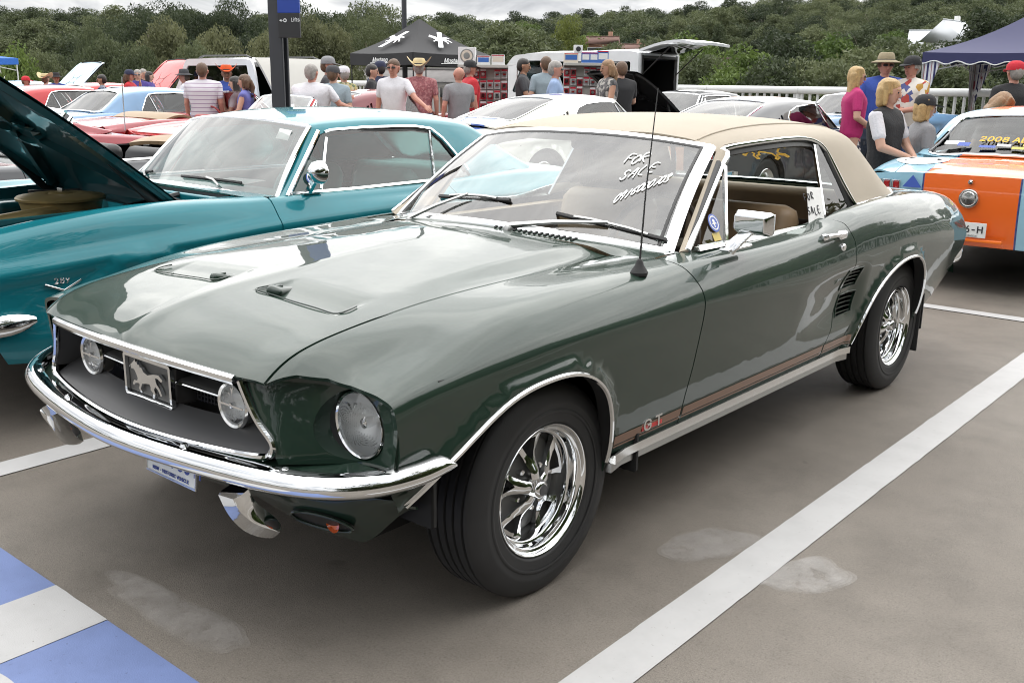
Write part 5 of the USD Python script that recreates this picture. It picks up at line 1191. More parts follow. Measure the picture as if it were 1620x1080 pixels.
    add(None, 'fuel_cap', cap, 'bright_trim', 40)
    add(None, 'boot_lock', lathe([(.001, .02), (.016, .018), (.020, .0)], 16, 'y', (0, 3.69, .80)), 'chrome')
    # windscreen, pillars
    WBc = lambda s: np.stack([.665 * s, .66 + .155 * s * s, .905 - .045 * s * s], -1); WTc = lambda s: np.stack([.545 * s, 1.06 + .075 * s ** 2, 1.242 - .034 * s ** 2], -1)
    def wsf(a, b):
        s = a * 2 - 1; p = WBc(s) * (1 - b)[..., None] + WTc(s) * b[..., None]
        return p + np.stack([0 * s, -.010 * np.sin(np.pi * b), .010 * np.sin(np.pi * b)], -1)
    add(None, 'windscreen', grid_surf(wsf, 28, 12), 'windscreen_glass')
    L = lambda a0, b0, a1, b1, n=20: np.array([wsf(np.array([a0 + (a1 - a0) * t]), np.array([b0 + (b1 - b0) * t]))[0] for t in np.linspace(0, 1, n)])
    for q, w in (((0, 0, 1, 0), .013), ((0, 1, 1, 1), .012), ((0, 0, 0, 1), .017), ((1, 0, 1, 1), .017)): add(None, 'windscreen_moulding', flat_trim(L(*q), w, .006, (0, -.7, .7)), 'chrome', 40)
    for sx in (-1, 1):
        pb = np.array([sx * (.25 + .1), .70, .905]); ptip = wsf(np.array([.5 + sx * .30 - .12]), np.array([.10]))[0]
        wip = sweep([pb + [0, 0, .012], (pb + ptip) / 2 + [0, 0, .022], ptip + [0, -.01, .014]], [(-.006, -.003), (.006, -.003), (.005, .004), (-.005, .004)], up=(0, -.7, .7))
        bl = L(.5 + sx * .30 - .27, .085, .5 + sx * .30 + .05, .115, 5) + [0, -.008, .008]
        add(None, 'wiper', wip, 'brushed_metal'); add(None, 'wiper_blade', sweep(bl, [(-.004, -.008), (.004, -.008), (.005, .004), (-.005, .004)], up=(0, -.7, .7)), 'black_rubber')
    for sd in (1, -1):
        b0, b1 = np.array([sd * .678, .822, .862]), np.array([sd * .725, .845, .882]); t0, t1 = np.array([sd * .552, 1.14, 1.208]), np.array([sd * .585, 1.165, 1.185])
        sh = grid_surf(lambda a, b: (b0 + (b1 - b0) * a[..., None]) * (1 - b)[..., None] + (t0 + (t1 - t0) * a[..., None]) * b[..., None] + np.array([sd * .5, -.5, .5]) * (.006 * np.sin(np.pi * a))[..., None], 5, 8)
        if sh[2][:, 0].mean() * sd < 0: sh = (sh[0], sh[1][:, ::-1], -sh[2])
        add(None, 'windscreen_pillar', solid(sh, .03), 'paint', 40)
        add(None, 'pillar_moulding', flat_trim(np.array([b1 + (t1 - b1) * t for t in np.linspace(0, 1, 6)]), .011, .007, unit((sd, -.4, .4))), 'chrome', 40)
    if style != 'convertible':
        RL = roof_lines(style); y1 = RL[0][-1][0]
        R = Loft(RL, 1.0, y1, 4, sig_u=.018, sig_y=.05, ny=140, nu=280); ru = R.uk
        if style == 'coupe':
            win_ = [(1.17, 1.165), (1.25, 1.185), (1.5, 1.195), (1.85, 1.192), (1.98, 1.175), (2.05, 1.12), (2.17, .96), (2.20, .905), (2.10, .90)]
            bar = [(1.90, .905), (1.97, 1.165)]
            rwp = [(2.40, .44), (2.46, .475), (2.80, .575), (2.835, .55), (2.85, 0), (2.835, -.55), (2.80, -.575), (2.46, -.475), (2.40, -.44), (2.385, 0)]
            tailend = [(y, rz_(R, y, .90)) for y in (2.25, 2.5)] + [(2.72, rz_(R, 2.72, .905)), (2.855, R.u_of_x(2.85, .61)[()])]
        else:
            win_ = [(1.17, 1.165), (1.25, 1.182), (1.5, 1.185), (1.75, 1.168), (1.92, 1.12), (2.0, 1.05), (2.02, .95), (2.0, .905)]
            bar = None
            rwp = [(2.14, .40), (2.20, .43), (2.9, .50), (3.0, .47), (3.03, 0), (3.0, -.47), (2.9, -.50), (2.20, -.43), (2.14, -.40), (2.11, 0)]
            tailend = [(y, rz_(R, y, .90)) for y in (2.25, 2.6)] + [(2.9, rz_(R, 2.9, .905)), (3.2, R.u_of_x(3.2, .61)[()]), (3.24, R.u_of_x(3.24, .5)[()])]
        hd = [(1.06 + .075 * t ** 2 + .012, R.u_of_x(1.08, .55 * abs(t))[()] * np.sign(t)) for t in np.linspace(-1, 1, 17)]
        sideR = [(1.165, rz_(R, 1.165, 1.19))]
        wf = [(1.165, 1.17)] + win_[:]
        out_r = hd + sideR + [(1.17, rz_(R, 1.17, 1.165)), (2.0, rz_(R, 2.0, .905))] + tailend + [(y1 - .02, 0)]
        half = Polygon([(hd[8][0], 0)] + [(a, b) for a, b in hd[9:]] + sideR + [(1.18, rz_(R, 1.18, 1.0)), (1.3, rz_(R, 1.3, .90))] + tailend + [(y1 - (.005 if style == 'coupe' else .06), 0)]).buffer(0)
        full = half.union(shapely.affinity.scale(half, 1, -1, origin=(0, 0))).buffer(.0005)
        cuts = {}
        for sd in (1, -1):
            sw_ = pl_poly(R, win_ + [(1.30, .90), (1.10, .90)], sd); cuts[sd] = sw_
            full = full.difference(sw_)
        rw_ = Polygon([(y, R.u_of_x(y, x)[()]) for y, x in dense(rwp, .05)]).buffer(0); full = full.difference(rw_)
        louv = {}
        if style == 'fastback':
            for sd in (1, -1):
                for k in range(5):
                    yy = 2.14 + k * .075; zt = 1.085 - k * .034
                    lp = pl_poly(R, [(yy, .955 - .002 * k), (yy + .042, .953), (yy + .042 - .035, zt - .012), (yy - .035, zt)], sd); louv[sd, k] = lp; full = full.difference(lp)
        full = max(getattr(full, 'geoms', [full]), key=lambda q: q.area)
        add(None, 'roof', panel(R, full, step, flange=.02), 'roof')
        def Rin(off):
            def f(y, u): 
                p = R(y, u); return p + fd_normals(R, y, u) * off
            return f
        for key_, lp in louv.items():
            v, F, n = panel(Rin(.03), lp.buffer(.01), .05, flange=0); add(None, 'louvre_slot', (v, F[:, ::-1], -n), 'dark_void')
        v, F, n = panel(Rin(.004), rw_, .07, flange=0); add(None, 'rear_window', (v, F[:, ::-1], -n), 'side_glass')
        e, n = edge_of(R, rw_); add(None, 'rear_window_moulding', sweep(e, [(-.012, -.004), (.012, -.004), (.008, .005), (-.008, .005)], up=n, closed=True), 'chrome', 40)
        for sd in (1, -1):
            glass_poly = Polygon(win_ + [(1.93, .898), (.90, .898)]).buffer(0)
            f = lambda y, z, sd=sd: np.stack([sd * (.705 - (z - .90) * .42) + 0 * y, y, z], -1)
            wd = CACHE.setdefault('drop', {})
            v, F, n = panel(f, glass_poly, .12, flange=0)
            if n[0, 0] * sd < 0: F, n = F[:, ::-1], -n
            add(None, 'side_window', (v, F, n), 'side_glass')
            e, n = edge_of(R, cuts[sd])
            keep = (e[:, 2] > .915) & (e[:, 1] > 1.2)
            i0 = np.argmax(~keep); ee, nn_ = np.roll(e, -i0, 0)[np.roll(keep, -i0)], np.roll(n, -i0, 0)[np.roll(keep, -i0)]
            add(None, 'drip_moulding', sweep(ee, [(-.010, -.005), (.010, -.005), (.007, .006), (-.007, .006)], up=nn_), 'chrome', 40)
            add(None, 'window_seal', sweep(ee - nn_ * .012, [(-.020, -.012), (.020, -.012), (.020, .004), (-.020, .004)], up=nn_), 'black_trim')
            if bar: add(None, 'window_bar', tube([(f(np.array([y]), np.array([z]))[0] + [sd * .004, 0, 0]) for y, z in bar], .009, 6), 'chrome')
            add(None, 'window_bar', tube([(f(np.array([y]), np.array([z]))[0] + [sd * .004, 0, 0]) for y, z in ((1.07, .90), (1.20, 1.15))], .008, 6), 'chrome')
        v, F, n = panel(Rin(.03), half.union(shapely.affinity.scale(half, 1, -1, origin=(0, 0))).difference(rw_).intersection(sbox(1.1, -ru[3], 2.4, ru[3])), .10, flange=0)
        add(None, 'headlining', (v, F[:, ::-1], -n), 'lining')
        R_use = R
    else:
        add(None, 'hood_cover', solid(grid_surf(lambda a, b: np.stack([(a * 2 - 1) * (.68 - .06 * b), 2.36 + .46 * b - .06 * (a * 2 - 1) ** 2, .915 + .075 * np.sin(np.pi * (b * .85 + .12)) - .03 * (a * 2 - 1) ** 4], -1), 20, 9), .03), 'cover', 50)
        add(None, 'header_rail', sweep([wsf(np.array([a]), np.array([1.0]))[0] + [0, .012, .004] for a in np.linspace(0, 1, 12)], circ(.016, 6), up=(0, 0, 1)), 'chrome')
        for sd in (1, -1): add(None, 'vent_window', tube([(sd * .70, 1.03, .89), (sd * .585, 1.17, 1.17), (sd * .59, 1.15, 1.175), (sd * .705, .86, .90)], .009, 6), 'chrome')
    # cabin
    add(None, 'cabin_floor', bx((0, 1.55, .30), (1.42, 1.9, .02)), 'dark_void', 0)
    add(None, 'rear_deck', solid(grid_surf(lambda a, b: np.stack([(a * 2 - 1) * .66, 2.42 + b * .42, .895 + .012 * b + 0 * a], -1), 4, 3), .02), 'seat', 0)
    for sd in (1, -1):
        add(None, 'front_seat', rbx((sd * .34, 1.50, .50), (.50, .52, .17), .05), 'seat'); add(None, 'seat_back', rbx((sd * .34, 1.82, .72), (.50, .14, .46), .06, rx=-.25), 'seat')
        add(None, 'door_lining', rbx((sd * .70, 1.40, .62), (.04, 1.2, .52), .012), 'seat')
    add(None, 'rear_seat', rbx((0, 2.15, .50), (1.15, .46, .16), .05), 'seat')
    add(None, 'rear_seat_back', rbx((0, 2.42, .72), (1.18, .14, .40), .05, rx=-.28), 'seat')
    add(None, 'dashboard', rbx((0, .93, .80), (1.30, .28, .16), .05), 'seat')
    add(None, 'steering_wheel', frame(tube([(.19 * math.cos(t), .19 * math.sin(t), 0) for t in np.linspace(0, 2 * np.pi, 25)[:-1]], .012, 6, closed=True), (.34, 1.20, .86), (1, 0, 0), unit((0, .42, .9))), 'seat')
    # bumpers, nose, underside
    bmp = lambda y0, sgn: smooth_path([(-.84, y0 - sgn * .30, .50), (-.825, y0 - sgn * .14, .49), (-.74, y0 - sgn * .05, .485), (0, y0 + sgn * .02, .48), (.74, y0 - sgn * .05, .485), (.825, y0 - sgn * .14, .49), (.84, y0 - sgn * .30, .50)], 40)
    sce = np.r_[.3, .7, .9, np.ones(34), .9, .7, .3]
    add(None, 'front_bumper', sweep(bmp(-.80, -1), [(-a, b) for a, b in [(.03, .036), (.0, .042), (-.018, .022), (-.022, .0), (-.018, -.022), (.0, -.042), (.03, -.04)]], scales=sce), 'chrome', 40)
    if style != 'race': add(None, 'rear_bumper', sweep(bmp(3.74, 1), [(a, b) for a, b in [(-.03, .036), (.0, .042), (.018, .022), (.022, .0), (.018, -.022), (.0, -.042), (-.03, -.04)][::-1]], scales=sce), 'chrome', 40)
    def nosep(a, b):
        x = (a * 2 - 1) * .78; w = np.abs(x) / .78; z = .30 + b * (.80 - .30)
        return np.stack([x, -.74 - .06 * (1 - w ** 2) * b + .05 * (1 - b) - .02 * b, z], -1)
    npn = grid_surf(nosep, 20, 6)
    if npn[2][:, 1].mean() > 0: npn = (npn[0], npn[1][:, ::-1], -npn[2])
    add(None, 'nose_panel', npn, 'paint')
    add(None, 'grille', rbx((0, -.80, .64), (.80, .04, .17), .015), 'grille_grey')
    for sx in (-1, 1): add(None, 'headlight', lathe([(.001, -.03), (.06, -.02), (.085, .0), (.095, .02)], 24, 'y', (sx * .61, -.80, .665)), 'reflector', 40)
    add(None, 'underbody', cat(bx((0, 1.4, .36), (1.1, 4.0, .04)), bx((0, 1.37, .28), (1.46, 1.7, .10)), bx((0, 3.3, .45), (1.3, .6, .1)), bx((0, -.45, .45), (1.3, .05, .3))), 'dark_void', 0)
    for sd in (1, -1):
        for yc in (0, 2.743): add(None, 'wheel_well', cat(bx((sd * .54, yc, .50), (.02, .84, .52)), bx((sd * .68, yc, .72), (.28, .84, .02)), bx((sd * .68, yc + .40, .48), (.26, .02, .46)), bx((sd * .68, yc - .40, .48), (.26, .02, .46))), 'dark_void', 0)
    CACHE[key] = out
    return out
def rz_(S, y, z):
    U = np.linspace(S.uk[2], S.uk[-1], 200); zz = S.fz.ev(np.full(200, np.clip(y, S.Y[0], S.Y[-1])), U)
    return float(np.interp(-z, np.maximum.accumulate(-zz), U))
TYRE_S = lathe([(.190, -.075), (.215, -.092), (.262, -.098), (.300, -.090), (.316, -.070), (.318, .0), (.316, .070), (.300, .090), (.262, .098), (.215, .092), (.190, .075)], 36, 'x')
COVER = lathe([(.192, .078), (.196, .088), (.188, .092), (.176, .080), (.150, .066), (.110, .078), (.075, .084), (.050, .086), (.042, .098), (.0001, .100)], 36, 'x')
def classic(label, loc, rz, style='coupe', paint_='teal_paint', roof=None, seat='black_vinyl', lining='tan_headliner', cover='tan_vinyl', step=.06, skip=(), name='classic_car', group=None, bonnet_up=False):
    loc = (loc[0], loc[1], loc[2] + gz(loc[1])); th = thing(name, label, 'car', loc, rz, group, rx=(SLOPE if loc[1] > 6 else 0) * (-1 if abs(rz) > 1.5 else 1))
    mm = {'paint': paint_, 'roof': roof or paint_, 'seat': seat, 'lining': lining, 'cover': cover}
    for parent, nm, mesh, m, smooth, lab in classic_parts(style, step, bonnet_up):
        if nm in skip: continue
        if isinstance(mesh, tuple) and isinstance(mesh[0], str):
            _, c, sd = mesh
            f = lambda q: (trimesh.Trimesh(np.array(q.vertices) * [sd, 1, 1] + c, q.faces[:, ::sd], process=False))
            w = put(th, 'wheel', f(COVER), 'bright_trim', 40); put(w, 'tyre', f(TYRE_S), 'tyre_rubber', 40)
            continue
        put(th, nm, mesh, mm.get(m, m), smooth, lab)
    return th
# ---------------------------------------------------------------- raised bonnets
def raised(th, ang, m_out, m_in, struts=True, shift=(0, 0, 0)):
    v, f, n = CACHE['bonnet_sheet']
    H0 = np.array([0, .60, .905]); c, s = math.cos(-ang), math.sin(-ang)
    def rot(p, nn=None):
        q = p - H0; r = np.stack([q[:, 0], q[:, 1] * c - q[:, 2] * s, q[:, 1] * s + q[:, 2] * c], 1) + H0 + np.array(shift)
        return r
    def rotn(nn): return np.stack([nn[:, 0], nn[:, 1] * c - nn[:, 2] * s, nn[:, 1] * s + nn[:, 2] * c], 1)
    b = put(th, 'raised_bonnet', (rot(v), f, rotn(n)), m_out)
    vi = v - n * .022
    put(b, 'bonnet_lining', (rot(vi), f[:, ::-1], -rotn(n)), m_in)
    # folded edge and pressed bracing under the panel
    S = c_surf
    def under(pts, w, t, name, m=m_in):
        P = []
        for y, x in pts:
            P.append(S(np.array([y]), np.array([S.u_of_x(y, abs(x))[()] * np.sign(x)]))[0] - [0, 0, .026])
        P = rot(smooth_path(P, 5 * len(P)) if len(P) > 2 else np.array(P))
        put(b, name, sweep(P, [(-w, t), (-w * .7, -t), (w * .7, -t), (w, t)], up=(0, s, c)), m)
    for sx in (-1, 1):
        under([(.58, sx * .54), (.0, sx * .55), (-.5, sx * .53), (-.76, sx * .50)], .045, .014, 'bonnet_edge')
        under([(.50, sx * .50), (.10, sx * .10)], .035, .012, 'bonnet_brace'); under([(-.72, sx * .46), (-.05, sx * .10)], .035, .012, 'bonnet_brace')
    under([(.57, -.5), (.60, 0), (.57, .5)], .040, .012, 'bonnet_edge'); under([(-.76, -.48), (-.80, 0), (-.76, .48)], .045, .014, 'bonnet_edge')
    under([(-.05, -.10), (.10, -.10), (.10, .10), (-.05, .10), (-.05, -.10)], .03, .012, 'bonnet_brace')
    if struts:
        for sx in (-1, 1):
            for y0, y1 in ((.30, .22), (.52, .47)):
                p1 = rot(np.array([[sx * .53, y1, .86]]))[0]
                put(th, 'bonnet_hinge', sweep([(sx * .56, y0, .80), p1], [(-.018, -.012), (.018, -.012), (.018, .012), (-.018, .012)], up=(1, 0, 0)), 'black_trim', 0)
# ---------------------------------------------------------------- teal coupe
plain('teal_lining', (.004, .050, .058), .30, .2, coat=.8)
teal = classic('teal coupe with its bonnet propped open beside the dark green coupe', (-2.35, .15, 0), 0, 'coupe', 'teal_paint', seat='teal_vinyl', step=.03, skip=('bonnet',), bonnet_up=True)
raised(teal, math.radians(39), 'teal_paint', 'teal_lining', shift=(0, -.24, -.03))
bay = put(teal, 'engine_bay', cat(bx((0, -.08, .42), (1.16, 1.36, .03)), bx((0, .60, .66), (1.16, .03, .46)), bx((0, -.76, .62), (1.1, .03, .3))), 'engine_black', 0)
for sx in (-1, 1):
    put(bay, 'inner_wing', solid(grid_surf(lambda a, b, sx=sx: np.stack([sx * (.57 - .10 * b), -.75 + a * 1.33, .88 - .012 * (a - .6) ** 2 * 4 - b * .30 + 0 * a], -1), 12, 5), .01), 'teal_lining', 40)
    put(bay, 'shock_tower', rbx((sx * .47, .05, .68), (.18, .30, .30), .04), 'teal_lining')
put(bay, 'bulkhead', rbx((0, .575, .78), (1.10, .03, .20), .012), 'teal_paint')
put(bay, 'engine_block', cat(rbx((0, .12, .60), (.46, .62, .26), .05), rbx((-.22, .12, .72), (.16, .54, .10), .03), rbx((.22, .12, .72), (.16, .54, .10), .03)), 'engine_black')
ac = put(teal, 'air_cleaner', lathe([(.001, .118), (.045, .116), (.060, .104), (.075, .110), (.150, .106), (.196, .098), (.205, .090), (.203, .080), (.190, .074), (.175, .020), (.150, -.02), (.12, -.04), (.001, -.04)], 40, 'z', (0, .05, .79)), 'gold_enamel', 40)
put(ac, 'wing_nut', rbx((0, .05, .915), (.05, .012, .018), .004), 'brushed_metal')
put(ac, 'air_snout', sweep(smooth_path([(.12, .0, .82), (.16, -.16, .82), (.14, -.34, .80)], 10), circ(.035, 10), up=(0, 0, 1)), 'gold_enamel')
put(bay, 'radiator_hose', tube(smooth_path([(.05, -.68, .74), (.12, -.5, .80), (.10, -.3, .78), (.05, -.18, .74)], 18), .028, 8), 'black_rubber')
put(bay, 'heater_hose', tube(smooth_path([(.30, .52, .80), (.38, .30, .84), (.30, .05, .82), (.20, -.2, .76)], 18), .014, 6), 'black_rubber')
put(bay, 'battery', rbx((-.40, -.50, .70), (.20, .28, .20), .015), 'black_trim'); put(bay, 'radiator', rbx((0, -.70, .66), (.62, .05, .36), .012), 'engine_black')
put(bay, 'alternator', lathe([(.02, -.06), (.07, -.05), (.075, .05), (.02, .06)], 18, 'y', (.26, -.28, .74)), 'brushed_metal'); put(bay, 'fuel_pipe', tube(smooth_path([(.30, -.30, .70), (.34, -.1, .76), (.22, .0, .80)], 10), .008, 6), 'bright_trim')
put(bay, 'export_brace', tube([(-.46, .10, .86), (-.2, .56, .87)], .014, 6), 'black_trim'); put(bay, 'export_brace', tube([(.46, .10, .86), (.2, .56, .87)], .014, 6), 'black_trim')
tb = np.array([.755, .95, .895])
tm = put(teal, 'door_mirror', sweep([tb + [0, 0, 0], tb + [.04, .0, .05], tb + [.07, .005, .075]], [(-.016, -.010), (.016, -.010), (.016, .010), (-.016, .010)], up=(0, -1, .2)), 'chrome')
put(tm, 'mirror_head', lathe([(.001, -.055), (.030, -.048), (.052, -.022), (.060, .010), (.056, .020), (.001, .020)], 24, 'y', tb + [.085, .0, .105]), 'chrome', 50)
put(tm, 'mirror_foot', rbx(tb + [0, .02, -.002], (.035, .12, .012), .005), 'chrome')
tw = unit((1, 0, .42)); sticker(teal, np.array([.690, 1.02, .955]) + tw * .004, .032, (0, 1, 0), unit((-.42, 0, 1)), tw)
bo = side_curve(c_surf, [(-.41, .628)], 1, .004)[0]
bdg = put(teal, 'engine_badge', frame(cat(meshkit.text_mesh('289', .026, .004, True)), bo, (0, 1, 0), unit((.02, 0, 1)), (1, 0, 0)), 'chrome', 0)
vp_ = np.array([bo + [0.002, dy, dz] for dy, dz in ((-.035, .004), (.04, -.030), (.115, .004))])
put(bdg, 'badge_v', sweep(vp_, [(-.004, -.003), (.004, -.003), (.004, .003), (-.004, .003)], up=(1, 0, 0)), 'chrome', 0)
put(teal, 'entry_number', frame(rbx((0, 0, 0), (.085, .060, .001), .0004), np.array([.45, 1.045, 1.165]), unit((.98, .16, -.10)), unit((-.05, .55, .84))), 'white_paper', 0)
put(teal, 'paper_sheet', solid(grid_surf(lambda a, b: np.stack([.12 + a * .26, .80 + b * .14 + .03 * a, .915 + .012 * b], -1), 3, 3), .001), 'white_paper', 0)
# ---------------------------------------------------------------- the rest of the first row
black_row = classic('black convertible parked beyond the teal coupe, seen under its raised bonnet', (-4.80, .05, 0), .02, 'convertible', 'black_paint', step=.06)
darkred = classic('dark red fastback beyond the black car, its sloping roof towards us', (-7.75, -.10, 0), .03, 'fastback', 'dark_red_paint', step=.06)
put(darkred, 'wing_aerial', tube([(.60, 3.35, .92), (.60, 3.36, 1.45)], .006, 6), 'bright_trim', 30)
# ---------------------------------------------------------------- second row, tails towards us
orange = classic('orange and pale blue striped race coupe with number 2 on its boot', (.22, 9.15, 0), 3.168, 'coupe', 'race_livery_paint', step=.035, seat='black_vinyl', skip=('rear_bumper',))
for side, x0 in (('left', .50),):
    rd = put(orange, 'number_roundel', (np.array([[x0 + .19 * math.cos(t), 3.18 + .21 * math.sin(t), 0] for t in np.linspace(0, 2 * np.pi, 33)[:-1]]), np.array([[0, i, i + 1] for i in range(1, 31)])), 'white_paper', 0)
pr_ = stage.GetPrimAtPath(rd); pts_ = np.array(UsdGeom.Mesh(pr_).GetPointsAttr().Get())
def on_deck(x, y, lift): return np.array([c_surf(np.array([y]), np.array([c_surf.u_of_x(y, abs(x))[()] * np.sign(x)]))[0] + [0, 0, lift]])[0]
UsdGeom.Mesh(pr_).GetPointsAttr().Set(Vt.Vec3fArray.FromNumpy(np.array([on_deck(p[0], p[1], .004) for p in pts_], np.float32)))
nm = meshkit.text_mesh('2', .24, .001, True); nv = np.array(nm.vertices) - [.085, .12, 0]
nv = np.array([on_deck(.50 - q[1], 3.18 - q[0] , .007) for q in nv]); put(rd, 'race_number', trimesh.Trimesh(nv, nm.faces, process=False), 'ink_black', 0)
tri_ = np.array([[.47, 3.704, .735], [.33, 3.706, .735], [.40, 3.704, .83 - .005]]); put(orange, 'triangle_sticker', (tri_, np.array([[0, 1, 2]])), 'decal_blue', 0)
plo = put(orange, 'number_plate', rbx((.02, 3.735, .47), (.34, .006, .105), .003), 'plate_white', 0)
put(plo, 'plate_number', frame(meshkit.text_mesh('00366-H', .046, .001, True), (.160, 3.740, .452), (-1, 0, 0), (0, 0, 1), (0, 1, 0)), 'ink_black', 0)
put(plo, 'plate_line', frame(meshkit.text_mesh('HISTORIC VEHICLE', .012, .001), (.065, 3.740, .424), (-1, 0, 0), (0, 0, 1), (0, 1, 0)), 'ink_black', 0)
put(orange, 'tow_step', rbx((0, 3.72, .395), (.52, .03, .022), .006), 'race_orange_paint')
def rwc(a, b, off=.006):      # on the race coupe's rear window
    p = np.array([.52 - .06 * b, 2.80 - .36 * b, .965 + .225 * b]); x = (1 - 2 * a) * p[0]
    nn = unit((0, .225, .36)); return np.array([x, p[1], p[2]]) + nn * (off + .012)
def rw_text(t, a, b, h, m, name):
    mm = meshkit.text_mesh(t, h, .001, True); e1 = np.array([-1.0, 0, 0]); e2 = unit(rwc(a, b + .2) - rwc(a, b)); 
    put(orange, name, frame(mm, rwc(a, b), e1, e2), m, 0)
rw_text('2008 ALPINE', .27, .24, .062, 'decal_yellow', 'window_lettering')
plain('sticker_yellow', (.62, .52, .10), .5); plain('sticker_red', (.55, .06, .08), .5)
for a, b, w, h, m in ((.04, .10, .14, .05, 'white_paper'), (.14, .06, .09, .05, 'decal_blue'), (.42, .10, .10, .03, 'white_paper'), (.60, .12, .22, .035, 'sticker_yellow'), (.53, .03, .10, .03, 'sticker_yellow'), (.66, .03, .11, .04, 'sticker_yellow'), (.80, .03, .09, .035, 'sticker_red'), (.30, .04, .12, .03, 'decal_blue')):
    e2 = unit(rwc(a, b + .2) - rwc(a, b)); put(orange, 'window_sticker', frame(bx((w / 2, h / 2, 0), (w, h, .001)), rwc(a, b), (-1, 0, 0), e2), m, 0)
white_fb = classic('cream white fastback with two blue stripes over its roof', (-5.70, 10.25, 0), 3.055, 'fastback', 'white_striped_paint', step=.05)
black_fb = classic('black fastback with copper stripes over its roof', (-3.45, 11.3, 0), 3.10, 'fastback', 'black_striped_paint', step=.05)
maroon_fb = classic('maroon fastback parked behind the teal coupe', (-10.0, 10.7, 0), 3.12, 'fastback', 'maroon_paint', step=.05)
blue_coupe = classic('sky blue coupe with its rear window towards us, beyond the dark red cars', (-13.2, 8.55, 0), 3.20, 'coupe', 'sky_blue_paint', step=.05)
put(black_fb, 'door_mirror', lathe([(.001, -.05), (.04, -.035), (.055, .0), (.05, .015), (.001, .015)], 18, 'y', (-.84, .97, .98)), 'chrome', 50)
# ================================================================ people
def skin_mat(n, c): return plain(n, c, .55, subsurface_weight=.0)
skin_mat('skin_fair', (.50, .29, .21)); skin_mat('skin_tan', (.36, .19, .12)); skin_mat('skin_red', (.46, .22, .16)); skin_mat('skin_brown', (.22, .115, .07))
for n, c in (('hair_blond', (.42, .28, .12)), ('hair_brown', (.10, .055, .03)), ('hair_dark', (.018, .014, .012)), ('hair_grey', (.26, .24, .22)), ('hair_light_brown', (.24, .14, .07))): plain(n, c, .5, bump=(90, .5, .01), vary=.3, vscale=30)
for n, c in (('cloth_white', (.62, .61, .64)), ('cloth_black', (.016, .016, .018)), ('cloth_red', (.48, .02, .03)), ('cloth_grey', (.22, .22, .23)), ('cloth_blue', (.03, .07, .32)), ('cloth_pink', (.42, .02, .13)), ('cloth_navy', (.02, .025, .06)), ('cloth_denim', (.06, .10, .20)), ('cloth_pale_blue', (.25, .34, .52)), ('cloth_khaki', (.30, .24, .15)), ('cloth_violet', (.13, .14, .40)), ('cloth_sky', (.10, .22, .50)), ('cloth_charcoal', (.05, .05, .055)), ('cloth_blue_grey', (.26, .32, .36)), ('straw', (.55, .45, .26)), ('hat_orange', (.62, .10, .02)), ('hat_khaki', (.30, .25, .16)), ('cap_red', (.50, .015, .03)), ('cloth_purple', (.06, .04, .22))):
    plain(n, c, .8, bump=(60, .25, .02), vary=.12, vscale=8)
def pattern(name, cols, scale, rough=.8):
    st = [(i / len(cols), c) for i, c in enumerate(cols)]
    return mat(name, {'tc': ('texture_coordinate', {}), 'v': ('voronoi_texture', {'scale': scale}), 's': ('separate_color', {'color_type': 'rgb'}), 'r': ('rgb_ramp', {'ramp': st, 'interpolate': False}), 'p': ('principled_bsdf', {'roughness': rough})},
        [('tc.object', 'v.vector'), ('v.color', 's.color'), ('s.r', 'r.fac'), ('r.color', 'p.base_color')])
pattern('floral_cloth', [(.02, .02, .04), (.03, .03, .06), (.5, .2, .22), (.02, .02, .04), (.55, .5, .48)], 26)
pattern('print_shirt', [(.66, .62, .56), (.66, .62, .56), (.66, .62, .56), (.4, .06, .05), (.66, .62, .56), (.08, .10, .25), (.45, .25, .05)], 13)
pattern('check_shirt', [(.30, .10, .11), (.24, .08, .09), (.38, .17, .17)], 40); pattern('dark_print', [(.03, .04, .08), (.3, .32, .36), (.02, .02, .04), (.1, .13, .2)], 18); pattern('tank_print', [(.06, .06, .06), (.35, .33, .3), (.12, .11, .11)], 24); pattern('yellow_floral', [(.45, .38, .16), (.5, .45, .3), (.12, .16, .08)], 22)
mat('striped_shirt', {'tc': ('texture_coordinate', {}), 's': ('separate_xyz', {}), 'm': ('math', {'math_type': 'multiply', 'value2': 17.0}), 'fr': ('math', {'math_type': 'fraction'}), 'l': ('math', {'math_type': 'less_than', 'value2': .22}), 'x': ('mix', {'color1': (.64, .62, .66), 'color2': (.36, .28, .38)}), 'p': ('principled_bsdf', {'roughness': .8})},
    [('tc.object', 's.vector'), ('s.z', 'm.value1'), ('m.value', 'fr.value1'), ('fr.value', 'l.value1'), ('l.value', 'x.fac'), ('x.color', 'p.base_color')])
MF = manifold3d.Manifold
def bone(a, b, ra, rb, seg=12):
    return MF.batch_hull([MF.sphere(ra, seg).translate(list(map(float, a))), MF.sphere(rb, seg).translate(list(map(float, b)))])
def blob(pts, seg=12):
    return MF.batch_hull([MF.sphere(float(r), seg).translate([float(x), float(y), float(z)]) for x, y, z, r in pts])
def union(l): return MF.batch_boolean(l, manifold3d.OpType.Add)
def tm(m, smooth=0):
    t = trimesh.Trimesh(*meshkit.arrays(m)[:2], process=False)
    if smooth: trimesh.smoothing.filter_taubin(t, iterations=smooth)
    return t
